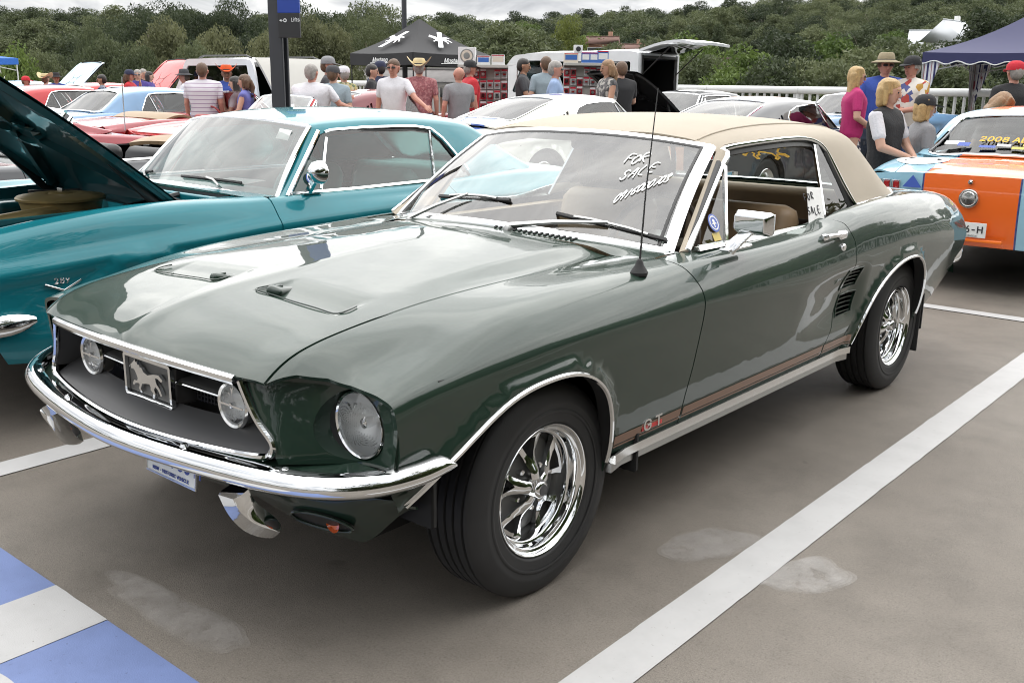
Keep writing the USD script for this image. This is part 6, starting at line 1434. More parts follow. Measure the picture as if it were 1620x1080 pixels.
ARMS = {  # elbow and wrist, right-hand side (x > 0), standing 1.75 m, facing -y
    'down': ((.255, .03, 1.15), (.27, -.03, .90)), 'hips': ((.36, .08, 1.20), (.19, -.06, 1.03)), 'fold': ((.27, -.08, 1.16), (.05, -.24, 1.18)), 'front': ((.26, -.06, 1.15), (.12, -.28, 1.10)),
    'reach': ((.30, -.16, 1.22), (.30, -.42, 1.14)), 'face': ((.25, -.14, 1.22), (.08, -.20, 1.48)), 'back': ((.27, .12, 1.16), (.08, .20, 1.02)), 'side': ((.36, -.08, 1.22), (.58, -.22, 1.10)), 'clasp': ((.27, .02, 1.14), (.05, -.22, .98)), 'phone': ((.25, -.10, 1.15), (.06, -.26, 1.06))}
PEOPLE = 0
def person(label, x, y, top_z, face=0.0, shirt='cloth_white', sleeves='short', legs='cloth_navy', bottom='trousers', skin='skin_fair', hair='hair_brown', style='short', hat=None, hat_m=None, arms=('down', 'down'), build=1.0, glasses=False, lean=0.0, group=None, fine=False, sleeve_m=None, head_turn=0.0, nod=0.0):
    """stands at (x, y), top_z metres tall with hat; face = heading the person looks to (0 = -y)"""
    g = gz(y); extra = {'cap': .015, 'hat': .03, 'cowboy': .05}.get(hat, .012)
    H = top_z - extra; top = (x, y)
    if lean: H = H / (1 - .16 * lean)
    s = H / 1.75; seg = 16 if fine else 10
    B = build
    th = thing('person', label, 'person', (top[0], top[1], g), face, group)
    def L(p):                           # leaning the upper body forward from the hip
        p = np.array(p, float)
        if lean and p[2] > .95:
            a = lean; q = p - [0, 0, .95]; p = np.array([q[0], q[1] * math.cos(a) - q[2] * math.sin(a), q[1] * math.sin(a) + q[2] * math.cos(a) + .95])
        return p * s
    head0 = L((0, -.005, 1.655))
    def Hd(p):                          # head turned and nodded about the neck
        q = np.array(p, float) - [0, .0, 1.56]
        if nod: q = np.array([q[0], q[1] * math.cos(nod) - q[2] * math.sin(nod), q[1] * math.sin(nod) + q[2] * math.cos(nod)])
        if head_turn: q = np.array([q[0] * math.cos(head_turn) - q[1] * math.sin(head_turn), q[0] * math.sin(head_turn) + q[1] * math.cos(head_turn), q[2]])
        return L(q + [0, 0, 1.56])
    def bn(a, b, ra, rb): return bone(L(a), L(b), ra * s, rb * s, seg)
    def bl(pts, f=L): return blob([(*f(p[:3]), p[3] * s) for p in pts], seg)
    sw = .185 * B
    torso = lambda e=0: [bl([(x, .01, .95, .105 * B + e) for x in (-.06 * B, .06 * B)] + [(x, .0, 1.10, .105 * B + e) for x in (-.05 * B, .05 * B)]),
             bl([(x, .0, 1.10, .105 * B + e) for x in (-.05 * B, .05 * B)] + [(x, .005, 1.32, .115 * B + e) for x in (-.085 * B, .085 * B)]),
             bl([(x, .005, 1.32, .115 * B + e) for x in (-.085 * B, .085 * B)] + [(sx * sw, .01, 1.425, .052 + e) for sx in (-1, 1)] + [(0, .015, 1.47, .060 + e * .5)])]
    el, wr, parts, hands = {}, {}, torso(), []
    for sx, key in ((1, arms[0]), (-1, arms[1])):
        e, w = ARMS[key]; el[sx] = (sx * e[0] * (1 if B < 1.1 else 1.08), e[1], e[2]); wr[sx] = (sx * w[0] * (1 if B < 1.1 else 1.05), w[1] * (1 + .3 * (B - 1)) - .25 * max(B - 1, 0) * (w[1] < -.1), w[2])
        parts += [bn((sx * sw, .01, 1.42), el[sx], .054, .043), bn(el[sx], wr[sx], .042, .029)]
        a, b = L(el[sx]), L(wr[sx]); dv = unit(b - a); up = unit(np.cross(dv, [sx * 1.0, .15, .2])); sd = np.cross(up, dv)
        pc = b + dv * .045 * s
        parts.append(blob([(*(b), .026 * s), (*(pc + sd * .024 * s), .016 * s), (*(pc - sd * .024 * s), .016 * s), (*(pc + dv * .035 * s + sd * .026 * s), .012 * s), (*(pc + dv * .035 * s - sd * .026 * s), .012 * s)], 8))
        for k in range(4):
            o = pc + dv * .040 * s + sd * (.027 - .018 * k) * s; ln = (.036, .042, .039, .030)[k] * s
            m_ = o + dv * ln + up * (-.006 * s); t_ = m_ + (dv * .75 - up * .65) * ln * .75
            parts += [bone(o, m_, .0092 * s, .0085 * s, 6), bone(m_, t_, .0085 * s, .007 * s, 6)]
        o = b + dv * .03 * s + sd * .026 * s; m_ = o + (dv * .6 + sd * .7) * .032 * s; parts += [bone(o, m_, .012 * s, .010 * s, 6), bone(m_, m_ + (dv * .9 - up * .3) * .028 * s, .010 * s, .008 * s, 6)]
    parts += [bl([(0, .012, 1.45, .060), (0, .005, 1.55, .054)])]
    parts += [bl([(0, .020, 1.672, .092), (0, -.020, 1.660, .086), (0, -.028, 1.580, .052), (0, .01, 1.60, .066), (.022, -.045, 1.572, .026), (-.022, -.045, 1.572, .026)], Hd), bl([(0, -.104, 1.612, .017), (0, -.098, 1.650, .010)], Hd)]
    for sx in (-1, 1): parts.append(bl([(sx * .088, .005, 1.652, .014), (sx * .084, .008, 1.618, .010), (sx * .092, .020, 1.645, .010)], Hd))
    for sx in (-1, 1):
        kx = .095 * (.9 + .1 * B)
        parts += [bn((sx * .085 * B, .01, .93), (sx * kx, -.012, .50), .082 * (.6 + .4 * B), .055), bn((sx * kx, -.012, .50), (sx * kx, .02, .09), .056, .036), bl([(sx * kx, .04, .05, .038), (sx * (kx + .015), -.15, .030, .030)])]
    body = tm(union(parts))
    put(th, 'body', body, skin, 60)
    # clothes
    sh = torso(.014)
    if bottom == 'dress' : pass
    slv = sleeve_m or shirt
    arms_m = []
    if sleeves != 'none':
        for sx in (-1, 1):
            a, b = np.array((sx * sw, .01, 1.42)), np.array(el[sx])
            k = .62 if sleeves == 'short' else 1.0
            am = [bn(a, a + (b - a) * k, .070, .062 if k < 1 else .054)]
            if sleeves == 'long': am.append(bn(b, np.array(wr[sx]) * .97 + b * .03, .054, .040))
            arms_m += am
    if sleeve_m:
        for q in arms_m: put(th, 'sleeve', tm(q), sleeve_m, 45)
        body_sh = union(sh)
    else: body_sh = union(sh + arms_m)
    body_sh = body_sh.trim_by_plane([0, 0, 1.0], .855 * s if not lean else .84 * s)
    hd_cut = blob([(*L((0, -.02, 1.56)), .075 * s), (*L((0, -.05, 1.62)), .10 * s)], 10)
    put(th, 'shirt', tm(body_sh - hd_cut), shirt, 45)
    if bottom in ('trousers', 'shorts'):
        tr = [bl([(x, .01, .95, .112 * B) for x in (-.06 * B, .06 * B)] + [(x, .01, .86, .10 * B) for x in (-.075 * B, .075 * B)])]
        for sx in (-1, 1):
            kx = .095 * (.9 + .1 * B)
            tr += [bn((sx * .085 * B, .01, .90), (sx * kx, -.012, .50), .094 * (.6 + .4 * B), .072)]
            if bottom == 'trousers': tr += [bn((sx * kx, -.012, .50), (sx * kx, .02, .11), .070, .056)]
        put(th, 'trousers' if bottom == 'trousers' else 'shorts', tm(union(tr).trim_by_plane([0, 0, -1.0], -1.0 * s)), legs, 45)
    else:
        z0 = .50 if bottom == 'skirt' else .55
        put(th, 'skirt', tm(blob([(x * s, y * s, 1.0 * s, .10 * s) for x in (-.05, .05) for y in (.01,)] + [(.17 * math.cos(t) * s, .14 * math.sin(t) * s, z0 * s, .02 * s) for t in np.linspace(0, 6.28, 13)[:-1]], 10)), legs, 40)
    for sx in (-1, 1):
        kx = .095 * (.9 + .1 * B)
        put(th, 'shoe', tm(bl([(sx * kx, .045, .050, .046), (sx * (kx + .015), -.15, .038, .040), (sx * (kx + .012), -.05, .05, .044)])), 'cloth_charcoal', 45)
    # hair, hat, face
    cap_sphere = bl([(0, .025, 1.690, .094), (0, -.012, 1.690, .088), (0, .045, 1.63, .082)], Hd)
    fc = blob([(*Hd((x, -.16, z)), .085 * s) for x in (-.06, .06) for z in (1.50, 1.655)], 10)
    if style != 'bald':
        hm = cap_sphere - fc
        if style in ('long', 'bob', 'pony'):
            zl = {'long': 1.36, 'bob': 1.545, 'pony': 1.56}[style]
            hm = union([hm, bl([(sx * .055, .045, 1.66, .058) for sx in (-1, 1)] + [(sx * .065, .055, zl, .042) for sx in (-1, 1)], Hd if style != 'long' else L), *[bl([(sx * .080, .0, 1.68, .030), (sx * .088, .005, max(zl, 1.53), .022)], Hd) for sx in (-1, 1)]])
            if style == 'pony': hm = union([hm, bl([(0, .11, 1.66, .035), (0, .15, 1.56, .035), (0, .13, 1.40, .018)], Hd)])
        if fine: hm = union([hm] + [bl([(.085 * math.sin(t), -.075 * math.cos(t) + .015, 1.735, .022), (.096 * math.sin(t + .10), -.098 * math.cos(t + .06) + .015, 1.690 if abs(t) < .9 else 1.64, .013)], Hd) for t in np.linspace(-1.5, 1.5, 13)])
        put(th, 'hair', tm(hm), hair, 40)
    if hat:
        def hq(m): return trimesh.Trimesh(np.array([Hd(v) for v in m.vertices]), m.faces, process=False)
        if hat == 'cap':
            dome = lathe([(.112, 0), (.112, .03), (.104, .07), (.080, .100), (.045, .115), (.0001, .119)], 20); dome.apply_translation([0, .005, 1.678])
            h_ = put(th, 'cap', hq(dome), hat_m, 45)
            brim = ext(shapely.affinity.scale(Point(0, 0).buffer(1, 12), .085, .105).intersection(sbox(-1, -1, 1, .02)), .008); brim.apply_transform(trimesh.transformations.rotation_matrix(.22, [1, 0, 0])); brim.apply_translation([0, -.095, 1.680])
            put(h_, 'peak', hq(brim), hat_m, 30)
        else:
            R_b = .20 if hat == 'cowboy' else .185
            v = lathe([(.098, .030), (.150, .010), (R_b, .022 if hat == 'cowboy' else .0), (R_b, .016 if hat == 'cowboy' else -.008), (.150, .0), (.100, .012)], 28); q = np.array(v.vertices)
            if hat == 'cowboy': q[:, 2] += 3.2 * q[:, 0] ** 2 * (np.abs(q[:, 0]) > .08) - .6 * q[:, 1] ** 2
            v = trimesh.Trimesh(q + [0, .005, 1.690], v.faces, process=False)
            h_ = put(th, 'hat', hq(v), hat_m, 45)
            cr = lathe([(.108, .0), (.106, .05), (.092, .095), (.070, .110), (.030, .100), (.0001, .096)], 24); cr.apply_translation([0, .005, 1.70]); put(h_, 'hat_crown', hq(cr), hat_m, 45)
            bd = lathe([(.1095, .004), (.1090, .026)], 24); bd.apply_translation([0, .005, 1.70]); put(h_, 'hat_band', hq(bd), 'cloth_charcoal', 45)
    for sx in (-1, 1):
        if not glasses: put(th, 'eye', tm(blob([(*Hd((sx * .033, -.094, 1.645)), .0105 * s)], 8)), 'hair_dark', 60)
        else: put(th, 'sunglass_lens', tm(blob([(*Hd((sx * .022, -.108, 1.648)), .014 * s), (*Hd((sx * .055, -.092, 1.648)), .014 * s)], 8)), 'black_trim', 60)
        put(th, 'eyebrow', tm(blob([(*Hd((sx * .018, -.104, 1.672)), .005 * s), (*Hd((sx * .052, -.088, 1.672)), .004 * s)], 6)), hair if style != 'bald' else 'hair_grey', 60)
    put(th, 'mouth', tm(blob([(*Hd((-.020, -.088, 1.577)), .006 * s), (*Hd((.020, -.088, 1.577)), .006 * s)], 6)), 'emblem_red' if bottom in ('skirt', 'dress') else 'skin_red', 60)
    return th
PI = math.pi
# heading angles: 0 looks to -y (about towards us and left), PI/2 to +x (right), PI away
TOUS = math.atan2(.645, .764)      # straight to the camera: between -y and +x
RIGHT, LEFT, AWAY = TOUS + PI / 2, TOUS - PI / 2, TOUS + PI
b1 = person('blond boy in black vest over white sleeves looking down beside the race coupe', -0.59, 6.17, 1.496, face=TOUS + .75, shirt='cloth_black', sleeves='short', sleeve_m='cloth_white', legs='cloth_khaki', bottom='shorts', hair='hair_blond', style='bob', arms=('phone', 'phone'), fine=True, nod=-.0, head_turn=.15, build=1.05)
person('child in black cap and grey shirt facing right beside the blond boy', -0.42, 6.54, 1.363, face=RIGHT, shirt='cloth_grey', legs='cloth_navy', bottom='shorts', hair='hair_blond', style='bob', hat='cap', hat_m='cloth_black', arms=('front', 'down'), fine=True)
person('person with light brown hair bending over behind the race coupe', -0.49, 7.43, 1.364, face=RIGHT - .15, shirt='cloth_grey', legs='cloth_navy', hair='hair_light_brown', style='bob', arms=('front', 'front'), lean=.75, fine=True)
person('blonde woman in pink top and floral skirt by the dark car', -2.44, 10.07, 1.631, face=RIGHT - .1, shirt='cloth_pink', legs='floral_cloth', bottom='skirt', hair='hair_blond', style='long', arms=('clasp', 'clasp'), glasses=True, build=1.15, fine=True)
person('man in khaki brimmed hat and blue polo shirt facing us', -2.59, 11.36, 1.804, face=TOUS, shirt='cloth_blue', legs='cloth_denim', hat='hat', hat_m='hat_khaki', arms=('front', 'down'), glasses=True, build=1.2, skin='skin_red', fine=True)
person('man in black cap and white patterned shirt by the blue canopy', -2.25, 11.36, 1.763, face=LEFT + .5, shirt='print_shirt', legs='cloth_denim', hair='hair_grey', hat='cap', hat_m='cloth_black', arms=('front', 'hips'), build=1.15, skin='skin_red', fine=True)
person('man in red cap and black shirt under the blue canopy', -1.06, 11.53, 1.700, face=AWAY + .1, shirt='cloth_black', legs='cloth_navy', hair='hair_grey', hat='cap', hat_m='cap_red', arms=('down', 'down'), build=1.15, skin='skin_red')
person('man in grey cap and sunglasses, head and shoulders above the others left of the tent', -9.74, 7.99, 1.743, face=RIGHT, shirt='cloth_charcoal', hat='cap', hat_m='cloth_grey', glasses=True, arms=('fold', 'fold'), build=1.1, skin='skin_red')
person('broad man in white shirt seen from behind right of the sign post', -8.43, 6.62, 1.624, face=AWAY - .3, shirt='cloth_white', hair='hair_grey', arms=('front', 'side'), build=1.4, skin='skin_red')
person('man in grey cap and pale blue shirt seen from behind', -9.10, 7.54, 1.609, face=AWAY - .2, shirt='cloth_blue_grey', hat='cap', hat_m='cloth_charcoal', arms=('down', 'down'), build=1.15)
person('person in white cap and yellow floral top', -10.34, 8.79, 1.614, face=AWAY + .6, shirt='yellow_floral', hat='cap', hat_m='cloth_white', hair='hair_grey', arms=('side', 'down'))
person('bearded man in black shirt looking right under the black tent', -10.78, 9.80, 1.666, face=RIGHT, shirt='cloth_black', hair='hair_dark', arms=('fold', 'fold'), build=1.1)
person('man in dark cap behind the bearded man under the tent', -11.61, 10.74, 1.724, face=AWAY + .5, shirt='cloth_navy', hair='hair_dark', hat='cap', hat_m='cloth_navy', build=1.1)
person('man in white v neck shirt and sunglasses stretching out an arm', -8.61, 8.26, 1.716, face=TOUS - .25, shirt='cloth_white', hair='hair_brown', glasses=True, arms=('side', 'down'), skin='skin_red', build=1.05)
person('man in straw hat and red check shirt seen from behind under the tent', -9.44, 9.60, 1.760, face=AWAY, shirt='check_shirt', legs='cloth_denim', hat='cowboy', hat_m='straw', hair='hair_grey', arms=('down', 'down'), build=1.2, skin='skin_red')
person('bald man in grey shirt and black trousers at the stall table', -8.44, 9.46, 1.622, face=AWAY + .5, shirt='cloth_grey', legs='cloth_black', style='bald', arms=('down', 'front'), build=1.1, skin='skin_red')
person('man in black cap and red shirt at the accessory stand', -9.23, 10.58, 1.725, face=RIGHT + .4, shirt='cloth_red', legs='cloth_khaki', hat='cap', hat_m='cloth_black', hair='hair_grey', arms=('down', 'down'), build=1.15, skin='skin_red')
person('dark haired man in black shirt with folded arms left of the second stand', -9.03, 11.73, 1.784, face=RIGHT - .1, shirt='cloth_charcoal', hair='hair_dark', arms=('fold', 'fold'), build=1.05, skin='skin_tan')
person('man in grey blue shirt seen from behind at the second stand', -8.42, 11.57, 1.809, face=AWAY + .3, shirt='cloth_blue_grey', hair='hair_brown', arms=('down', 'back'))
person('grey haired man in sunglasses and light blue shirt facing right', -7.00, 10.03, 1.710, face=RIGHT - .1, shirt='cloth_pale_blue', hair='hair_grey', glasses=True, skin='skin_red')
person('fair haired woman in patterned sleeveless top beside the second stand', -6.54, 10.70, 1.737, face=LEFT + .35, shirt='tank_print', sleeves='none', legs='cloth_charcoal', hair='hair_light_brown', style='pony', arms=('front', 'down'), skin='skin_tan', build=1.05)
person('man in black shirt with white print leaning to the raised black bonnet', -6.73, 11.34, 1.720, face=AWAY + .4, shirt='cloth_black', hair='hair_brown', arms=('down', 'front'), build=1.15)
person('person in bright red cap, far left', -20.43, 8.31, 1.404, face=RIGHT, shirt='cloth_charcoal', hat='cap', hat_m='cap_red', skin='skin_red')
person('man in cream cowboy hat and pale blue shirt, far left', -20.12, 8.60, 1.488, face=AWAY - .2, shirt='cloth_pale_blue', sleeves='long', hat='cowboy', hat_m='straw', arms=('front', 'front'), build=1.2)
person('man in black brimmed hat and blue shirt beside the cream cowboy hat', -21.47, 9.49, 1.489, face=TOUS + .5, shirt='cloth_blue', hat='hat', hat_m='cloth_black', skin='skin_tan')
person('dark haired man in patterned shirt between the raised bonnets', -17.70, 8.61, 1.460, face=LEFT + .2, shirt='dark_print', hair='hair_dark', glasses=True, build=1.2, skin='skin_tan')
person('woman in dark cap and red shirt left of the raised red bonnet', -17.27, 9.00, 1.552, face=RIGHT, shirt='cloth_red', hat='cap', hat_m='cloth_navy', style='pony', arms=('face', 'down'), hair='hair_brown')
person('grey haired man in purple shirt behind the woman in red', -18.59, 9.93, 1.570, face=TOUS + .3, shirt='cloth_purple', hair='hair_grey', glasses=True)
person('man with short grey hair at the raised red bonnet', -19.92, 10.84, 1.590, face=TOUS + .8, shirt='cloth_navy', hair='hair_grey')
person('dark haired woman bending behind the raised red bonnet', -18.85, 10.37, 1.533, face=RIGHT, shirt='cloth_purple', hair='hair_dark', style='long')
person('man in white polo shirt and dark hat looking under the red bonnet', -14.59, 8.57, 1.565, face=LEFT + .2, shirt='cloth_white', hat='hat', hat_m='cloth_charcoal', arms=('fold', 'fold'), build=1.2, skin='skin_red')
person('man in striped white shirt seen from behind beyond the sky blue coupe', -11.17, 6.75, 1.647, face=AWAY, shirt='striped_shirt', legs='cloth_denim', hair='hair_brown', arms=('down', 'down'), build=1.3, skin='skin_red')
person('man in orange hat and blue shirt with folded arms', -12.67, 8.19, 1.648, face=TOUS + .3, shirt='cloth_blue', hat='cowboy', hat_m='hat_orange', arms=('fold', 'fold'), build=1.15, skin='skin_brown')
person('black haired girl in white top beside the girl in the blue dress', -11.03, 7.21, 1.457, face=LEFT + .1, shirt='cloth_white', legs='cloth_khaki', bottom='shorts', hair='hair_dark', style='long', arms=('front', 'front'))
person('girl with brown ponytail in a blue dress', -10.31, 6.88, 1.487, face=LEFT, shirt='cloth_violet', sleeves='none', legs='cloth_violet', bottom='skirt', hair='hair_brown', style='pony', arms=('front', 'front'))
# ================================================================ the land beyond the deck: valley, wooded hill, houses, trees
def land_z(x, y):
    dx, dy = x - CAM_POS[0], y - CAM_POS[1]; r = np.hypot(dx, dy); az = np.degrees(np.arctan2(dx, dy))      # az: 0 = +y, negative = left
    ridge = np.interp(az, [-90, -70, -62, -55, -45, -40, -30, -20, -10, 0, 20, 60], [4, 3.2, 3.8, 4.0, 4.5, 5.5, 9.0, 11.5, 13.0, 13.5, 14, 10])
    z = np.interp(r, [0, 30, 55, 90, 150, 250, 330, 500, 1200], [-7, -7, -7.2, -6.6, -4.5, 0, 1, .3, -1.0])
    t = sstep(130, 270, r)
    return z * (1 - t) + t * (ridge - 1.5 * sstep(300, 500, r)) + (meshkit.fbm(np.stack([x / 38, y / 38, 0 * x], -1), 3, 4) - .5) * 3.0 * sstep(40, 120, r)
ra = np.r_[0, np.geomspace(14, 1500, 70)]; th_ = np.linspace(0, 2 * np.pi, 121)[:-1]
RA, TH = np.meshgrid(ra, th_, indexing='ij'); LX, LY = CAM_POS[0] + RA * np.sin(TH), CAM_POS[1] + RA * np.cos(TH)
lv = np.stack([LX, LY, land_z(LX, LY)], -1).reshape(-1, 3)
I, J = np.meshgrid(np.arange(70), np.arange(120), indexing='ij'); A = I * 120 + J; Bq = I * 120 + (J + 1) % 120
lf = np.concatenate([np.stack([A, A + 120, Bq + 120], -1).reshape(-1, 3), np.stack([A, Bq + 120, Bq], -1).reshape(-1, 3)])
mat('hill_ground', {'g': ('geometry', {}), 'n': ('noise_texture', {'scale': .08, 'detail': 7.0}), 'r': ('rgb_ramp', {'ramp': [(.35, (.030, .045, .016)), (.55, (.055, .062, .026)), (.72, (.11, .095, .05))]}), 'p': ('principled_bsdf', {'roughness': .95})}, [('g.position', 'n.vector'), ('n.fac', 'r.fac'), ('r.color', 'p.base_color')])
put(None, 'hills', (lv, lf[:, ::-1]), 'hill_ground', True, kind='structure')
def leafmat(name, dark, light, trans=.25):
    return mat(name, {'oi': ('object_info', {}), 'g': ('geometry', {}), 'tc': ('texture_coordinate', {}), 'n': ('noise_texture', {'scale': .60, 'detail': 2.0}), 'n2': ('white_noise_texture', {'dimensions': '1D'}),
        'a1': ('math', {'math_type': 'multiply', 'value2': .30}), 'a2': ('math', {'math_type': 'multiply_add', 'value2': 1.25}), 'a3': ('math', {'math_type': 'multiply', 'value2': .38}), 'a4': ('math', {'math_type': 'add'}), 'a5': ('math', {'math_type': 'subtract', 'value2': .45}),
        'r': ('rgb_ramp', {'ramp': [(.0, dark), (1.0, light)]}), 'd': ('principled_bsdf', {'roughness': .62, 'specular_ior_level': .35}), 't': ('translucent_bsdf', {}), 'm': ('mix_closure', {'fac': trans})},
        [('tc.object', 'n.vector'), ('g.random_per_island', 'a1.value1'), ('n.fac', 'a2.value1'), ('a1.value', 'a2.value3'), ('oi.random', 'a3.value1'), ('a2.value', 'a4.value1'), ('a3.value', 'a4.value2'), ('a4.value', 'a5.value1'), ('a5.value', 'r.fac'),
         ('r.color', 'd.base_color'), ('r.color', 't.color'), ('d.BSDF', 'm.closure1'), ('t.BSDF', 'm.closure2')], surface='m.closure')
leafmat('gum_leaf', (.034, .050, .022), (.175, .195, .092)); leafmat('dark_leaf', (.014, .024, .012), (.080, .100, .045)); leafmat('bright_leaf', (.035, .065, .014), (.17, .23, .055)); leafmat('olive_leaf', (.050, .060, .028), (.21, .215, .105)); leafmat('yellow_leaf', (.05, .075, .014), (.20, .22, .05))
leafmat('pink_blossom', (.20, .03, .06), (.45, .10, .16))
plain('gum_bark', (.28, .24, .20), .85, vary=.35, vscale=1.2); plain('dark_bark', (.07, .055, .04), .9, vary=.3, vscale=2)
def leaves(pts, size, rng, droop=.4):
    n = len(pts); a = rng.normal(size=(n, 3)); a[:, 2] -= droop; a /= np.linalg.norm(a, axis=1, keepdims=True)
    b = np.cross(a, rng.normal(size=(n, 3))); b /= np.linalg.norm(b, axis=1, keepdims=True)
    s = size * rng.uniform(.6, 1.3, n)[:, None]
    v = np.stack([pts - a * s, pts + b * s * .42, pts + a * s, pts - b * s * .42], 1).reshape(-1, 3)
    k = np.arange(n)[:, None] * 4; return v, np.vstack([k + [0, 1, 2], k + [0, 2, 3]]).astype(int)
def clump_pts(c, r, n, rng):
    d = rng.normal(size=(n, 3)); d /= np.linalg.norm(d, axis=1, keepdims=True)
    rr = rng.uniform(.25, 1, n) ** .45
    return np.array(c) + d * np.array(r) * rr[:, None]
def tree_kind(name, seed, kind, n_leaf, leaf, leaf_m, bark):
    """a class prim: unit-free tree about 10 m tall, origin at the foot"""
    rng = np.random.default_rng(seed); p = '/World/' + name
    stage.CreateClassPrim(p); prim = stage.GetPrimAtPath(p); prim.SetTypeName('Xform')
    limbs, cl = [], []
    if kind == 'gum':              # bare limbs, separate umbrella tufts
        hgt = 10.0; base = 3.6
        limbs.append((smooth_path([(0, 0, -1.5), (.1, 0, 2), (.0, .15, 4.2), (.25, .1, 6.6)], 10), .26, .10))
        for k in range(15):
            a = k * 2.4 + rng.uniform(-.3, .3); z0 = rng.uniform(3.4, 6.3); ln = rng.uniform(1.5, 3.4); z1 = z0 + rng.uniform(1.2, 3.1)
            e = np.array([math.cos(a) * ln, math.sin(a) * ln, min(z1, 9.3)])
            limbs.append((smooth_path([(.1, .05, z0), (e[0] * .45, e[1] * .45, z0 + (z1 - z0) * .35), e], 6), .10, .03))
            for q in range(3): cl.append((e + rng.normal(size=3) * [.6, .6, .35], np.array([1.15, 1.15, .62]) * rng.uniform(.7, 1.15)))
        for k in range(6): cl.append((np.array([rng.normal() * .8, rng.normal() * .8, rng.uniform(7.6, 9.6)]), np.array([1.2, 1.2, .7])))
    elif kind == 'round':          # dense bushy crown to the ground
        limbs.append((np.array([(0, 0, -1.5), (0, 0, 3), (.1, 0, 6)]), .28, .08))
        for k in range(64):
            a = k * 2.4; t = (k + .5) / 64; z = 1.2 + 8.2 * t; R_ = 3.6 * math.sin(math.pi * min(.12 + .86 * t, 1)) ** .7
            R_ *= rng.uniform(.45, 1.18); cl.append((np.array([math.cos(a) * R_ * .85, math.sin(a) * R_ * .85, z + rng.uniform(-.3, .5)]), np.array([1.0, 1.0, .72]) * rng.uniform(.6, 1.2)))
    elif kind == 'cone':
        limbs.append((np.array([(0, 0, -1.5), (0, 0, 4), (0, 0, 9)]), .22, .03))
        for k in range(44):
            a = k * 2.4; t = k / 44; z = .8 + 9 * t; R_ = 2.3 * (1 - t) ** .8 + .15
            cl.append((np.array([math.cos(a) * R_ * .7, math.sin(a) * R_ * .7, z]), np.array([.9, .9, .8]) * (1.05 - .55 * t)))
    else:                          # shrub
        for k in range(26):
            a = k * 2.4; R_ = rng.uniform(.2, 3.2); cl.append((np.array([math.cos(a) * R_, math.sin(a) * R_, 1.2 + 5.5 * rng.uniform(0, 1) * (1 - R_ / 4.2)]), np.array([1.3, 1.3, 1.1]) * rng.uniform(.7, 1.2)))
    if limbs: put(p, 'trunk', cat(*[tube(P, r0, 7, scales=np.linspace(1, r1 / r0, len(P))) for P, r0, r1 in limbs]), bark, 50)
    w = np.array([np.prod(r) ** .66 for _, r in cl]); w = (w / w.sum() * n_leaf).astype(int)
    pts = np.vstack([clump_pts(c, r, k, rng) for (c, r), k in zip(cl, w)])
    put(p, 'crown', leaves(pts, leaf, rng), leaf_m, 0)
    return p
NG1 = tree_kind('near_gum_kind', 3, 'gum', 30000, .075, 'dark_leaf', 'gum_bark'); NG2 = tree_kind('near_gum_kind_b', 8, 'gum', 30000, .075, 'gum_leaf', 'gum_bark')
NR1 = tree_kind('near_round_kind', 5, 'round', 42000, .085, 'olive_leaf', 'dark_bark'); NR2 = tree_kind('near_round_kind_b', 6, 'round', 42000, .085, 'gum_leaf', 'dark_bark')
FG1 = tree_kind('far_gum_kind', 13, 'gum', 8000, .15, 'gum_leaf', 'gum_bark'); FG2 = tree_kind('far_gum_kind_b', 18, 'gum', 8000, .15, 'dark_leaf', 'gum_bark')
FR1 = tree_kind('far_round_kind', 15, 'round', 14000, .14, 'gum_leaf', 'dark_bark'); FR2 = tree_kind('far_round_kind_b', 16, 'round', 14000, .14, 'bright_leaf', 'dark_bark'); FR3 = tree_kind('far_round_kind_c', 17, 'round', 14000, .14, 'dark_leaf', 'dark_bark')
FC = tree_kind('cone_kind', 21, 'cone', 12000, .12, 'dark_leaf', 'dark_bark'); YT = tree_kind('yellow_kind', 22, 'round', 20000, .10, 'yellow_leaf', 'dark_bark'); SH = tree_kind('shrub_kind', 24, 'shrub', 20000, .085, 'bright_leaf', 'dark_bark'); PB = tree_kind('blossom_kind', 25, 'shrub', 5000, .13, 'pink_blossom', 'dark_bark')
_trng = random.Random(11)
def tree(src, name, label, foot, h, group=None, wide=1.0, cat_='tree'):
    s = h / 10.0
    return copy_of(src, name, foot, _trng.uniform(0, 6.28), label, cat_, group, (s * wide, s * wide, s))
def at_az(px, r):                 # bearing as read off the horizon, horizontal distance r
    a = math.atan((px - 810) / FPX / 1.0327); return CAM_POS[0] - r * math.sin(YAW - a), CAM_POS[1] + r * math.cos(YAW - a)
_CM = np.stack([_r, _d, _f])
def height_of(x, y, row):         # height at which a tree at (x, y) reaches the skyline row
    q, m = _CM @ (np.array([x, y, 0]) - CAM_POS), _CM[:, 2]; k = (row - 540) / FPX
    return (q[1] - k * q[2]) / (k * m[2] - m[1])
def tree_at(src, name, label, px, top, r, group=None, wide=1.0, foot=None, cat_='tree'):
    x, y = at_az(px, r); z0 = float(land_z(np.array(x), np.array(y))) if foot is None else foot
    return tree(src, name, label, (x, y, z0), max(height_of(x, y, top) - z0, 1.0), group, wide, cat_)
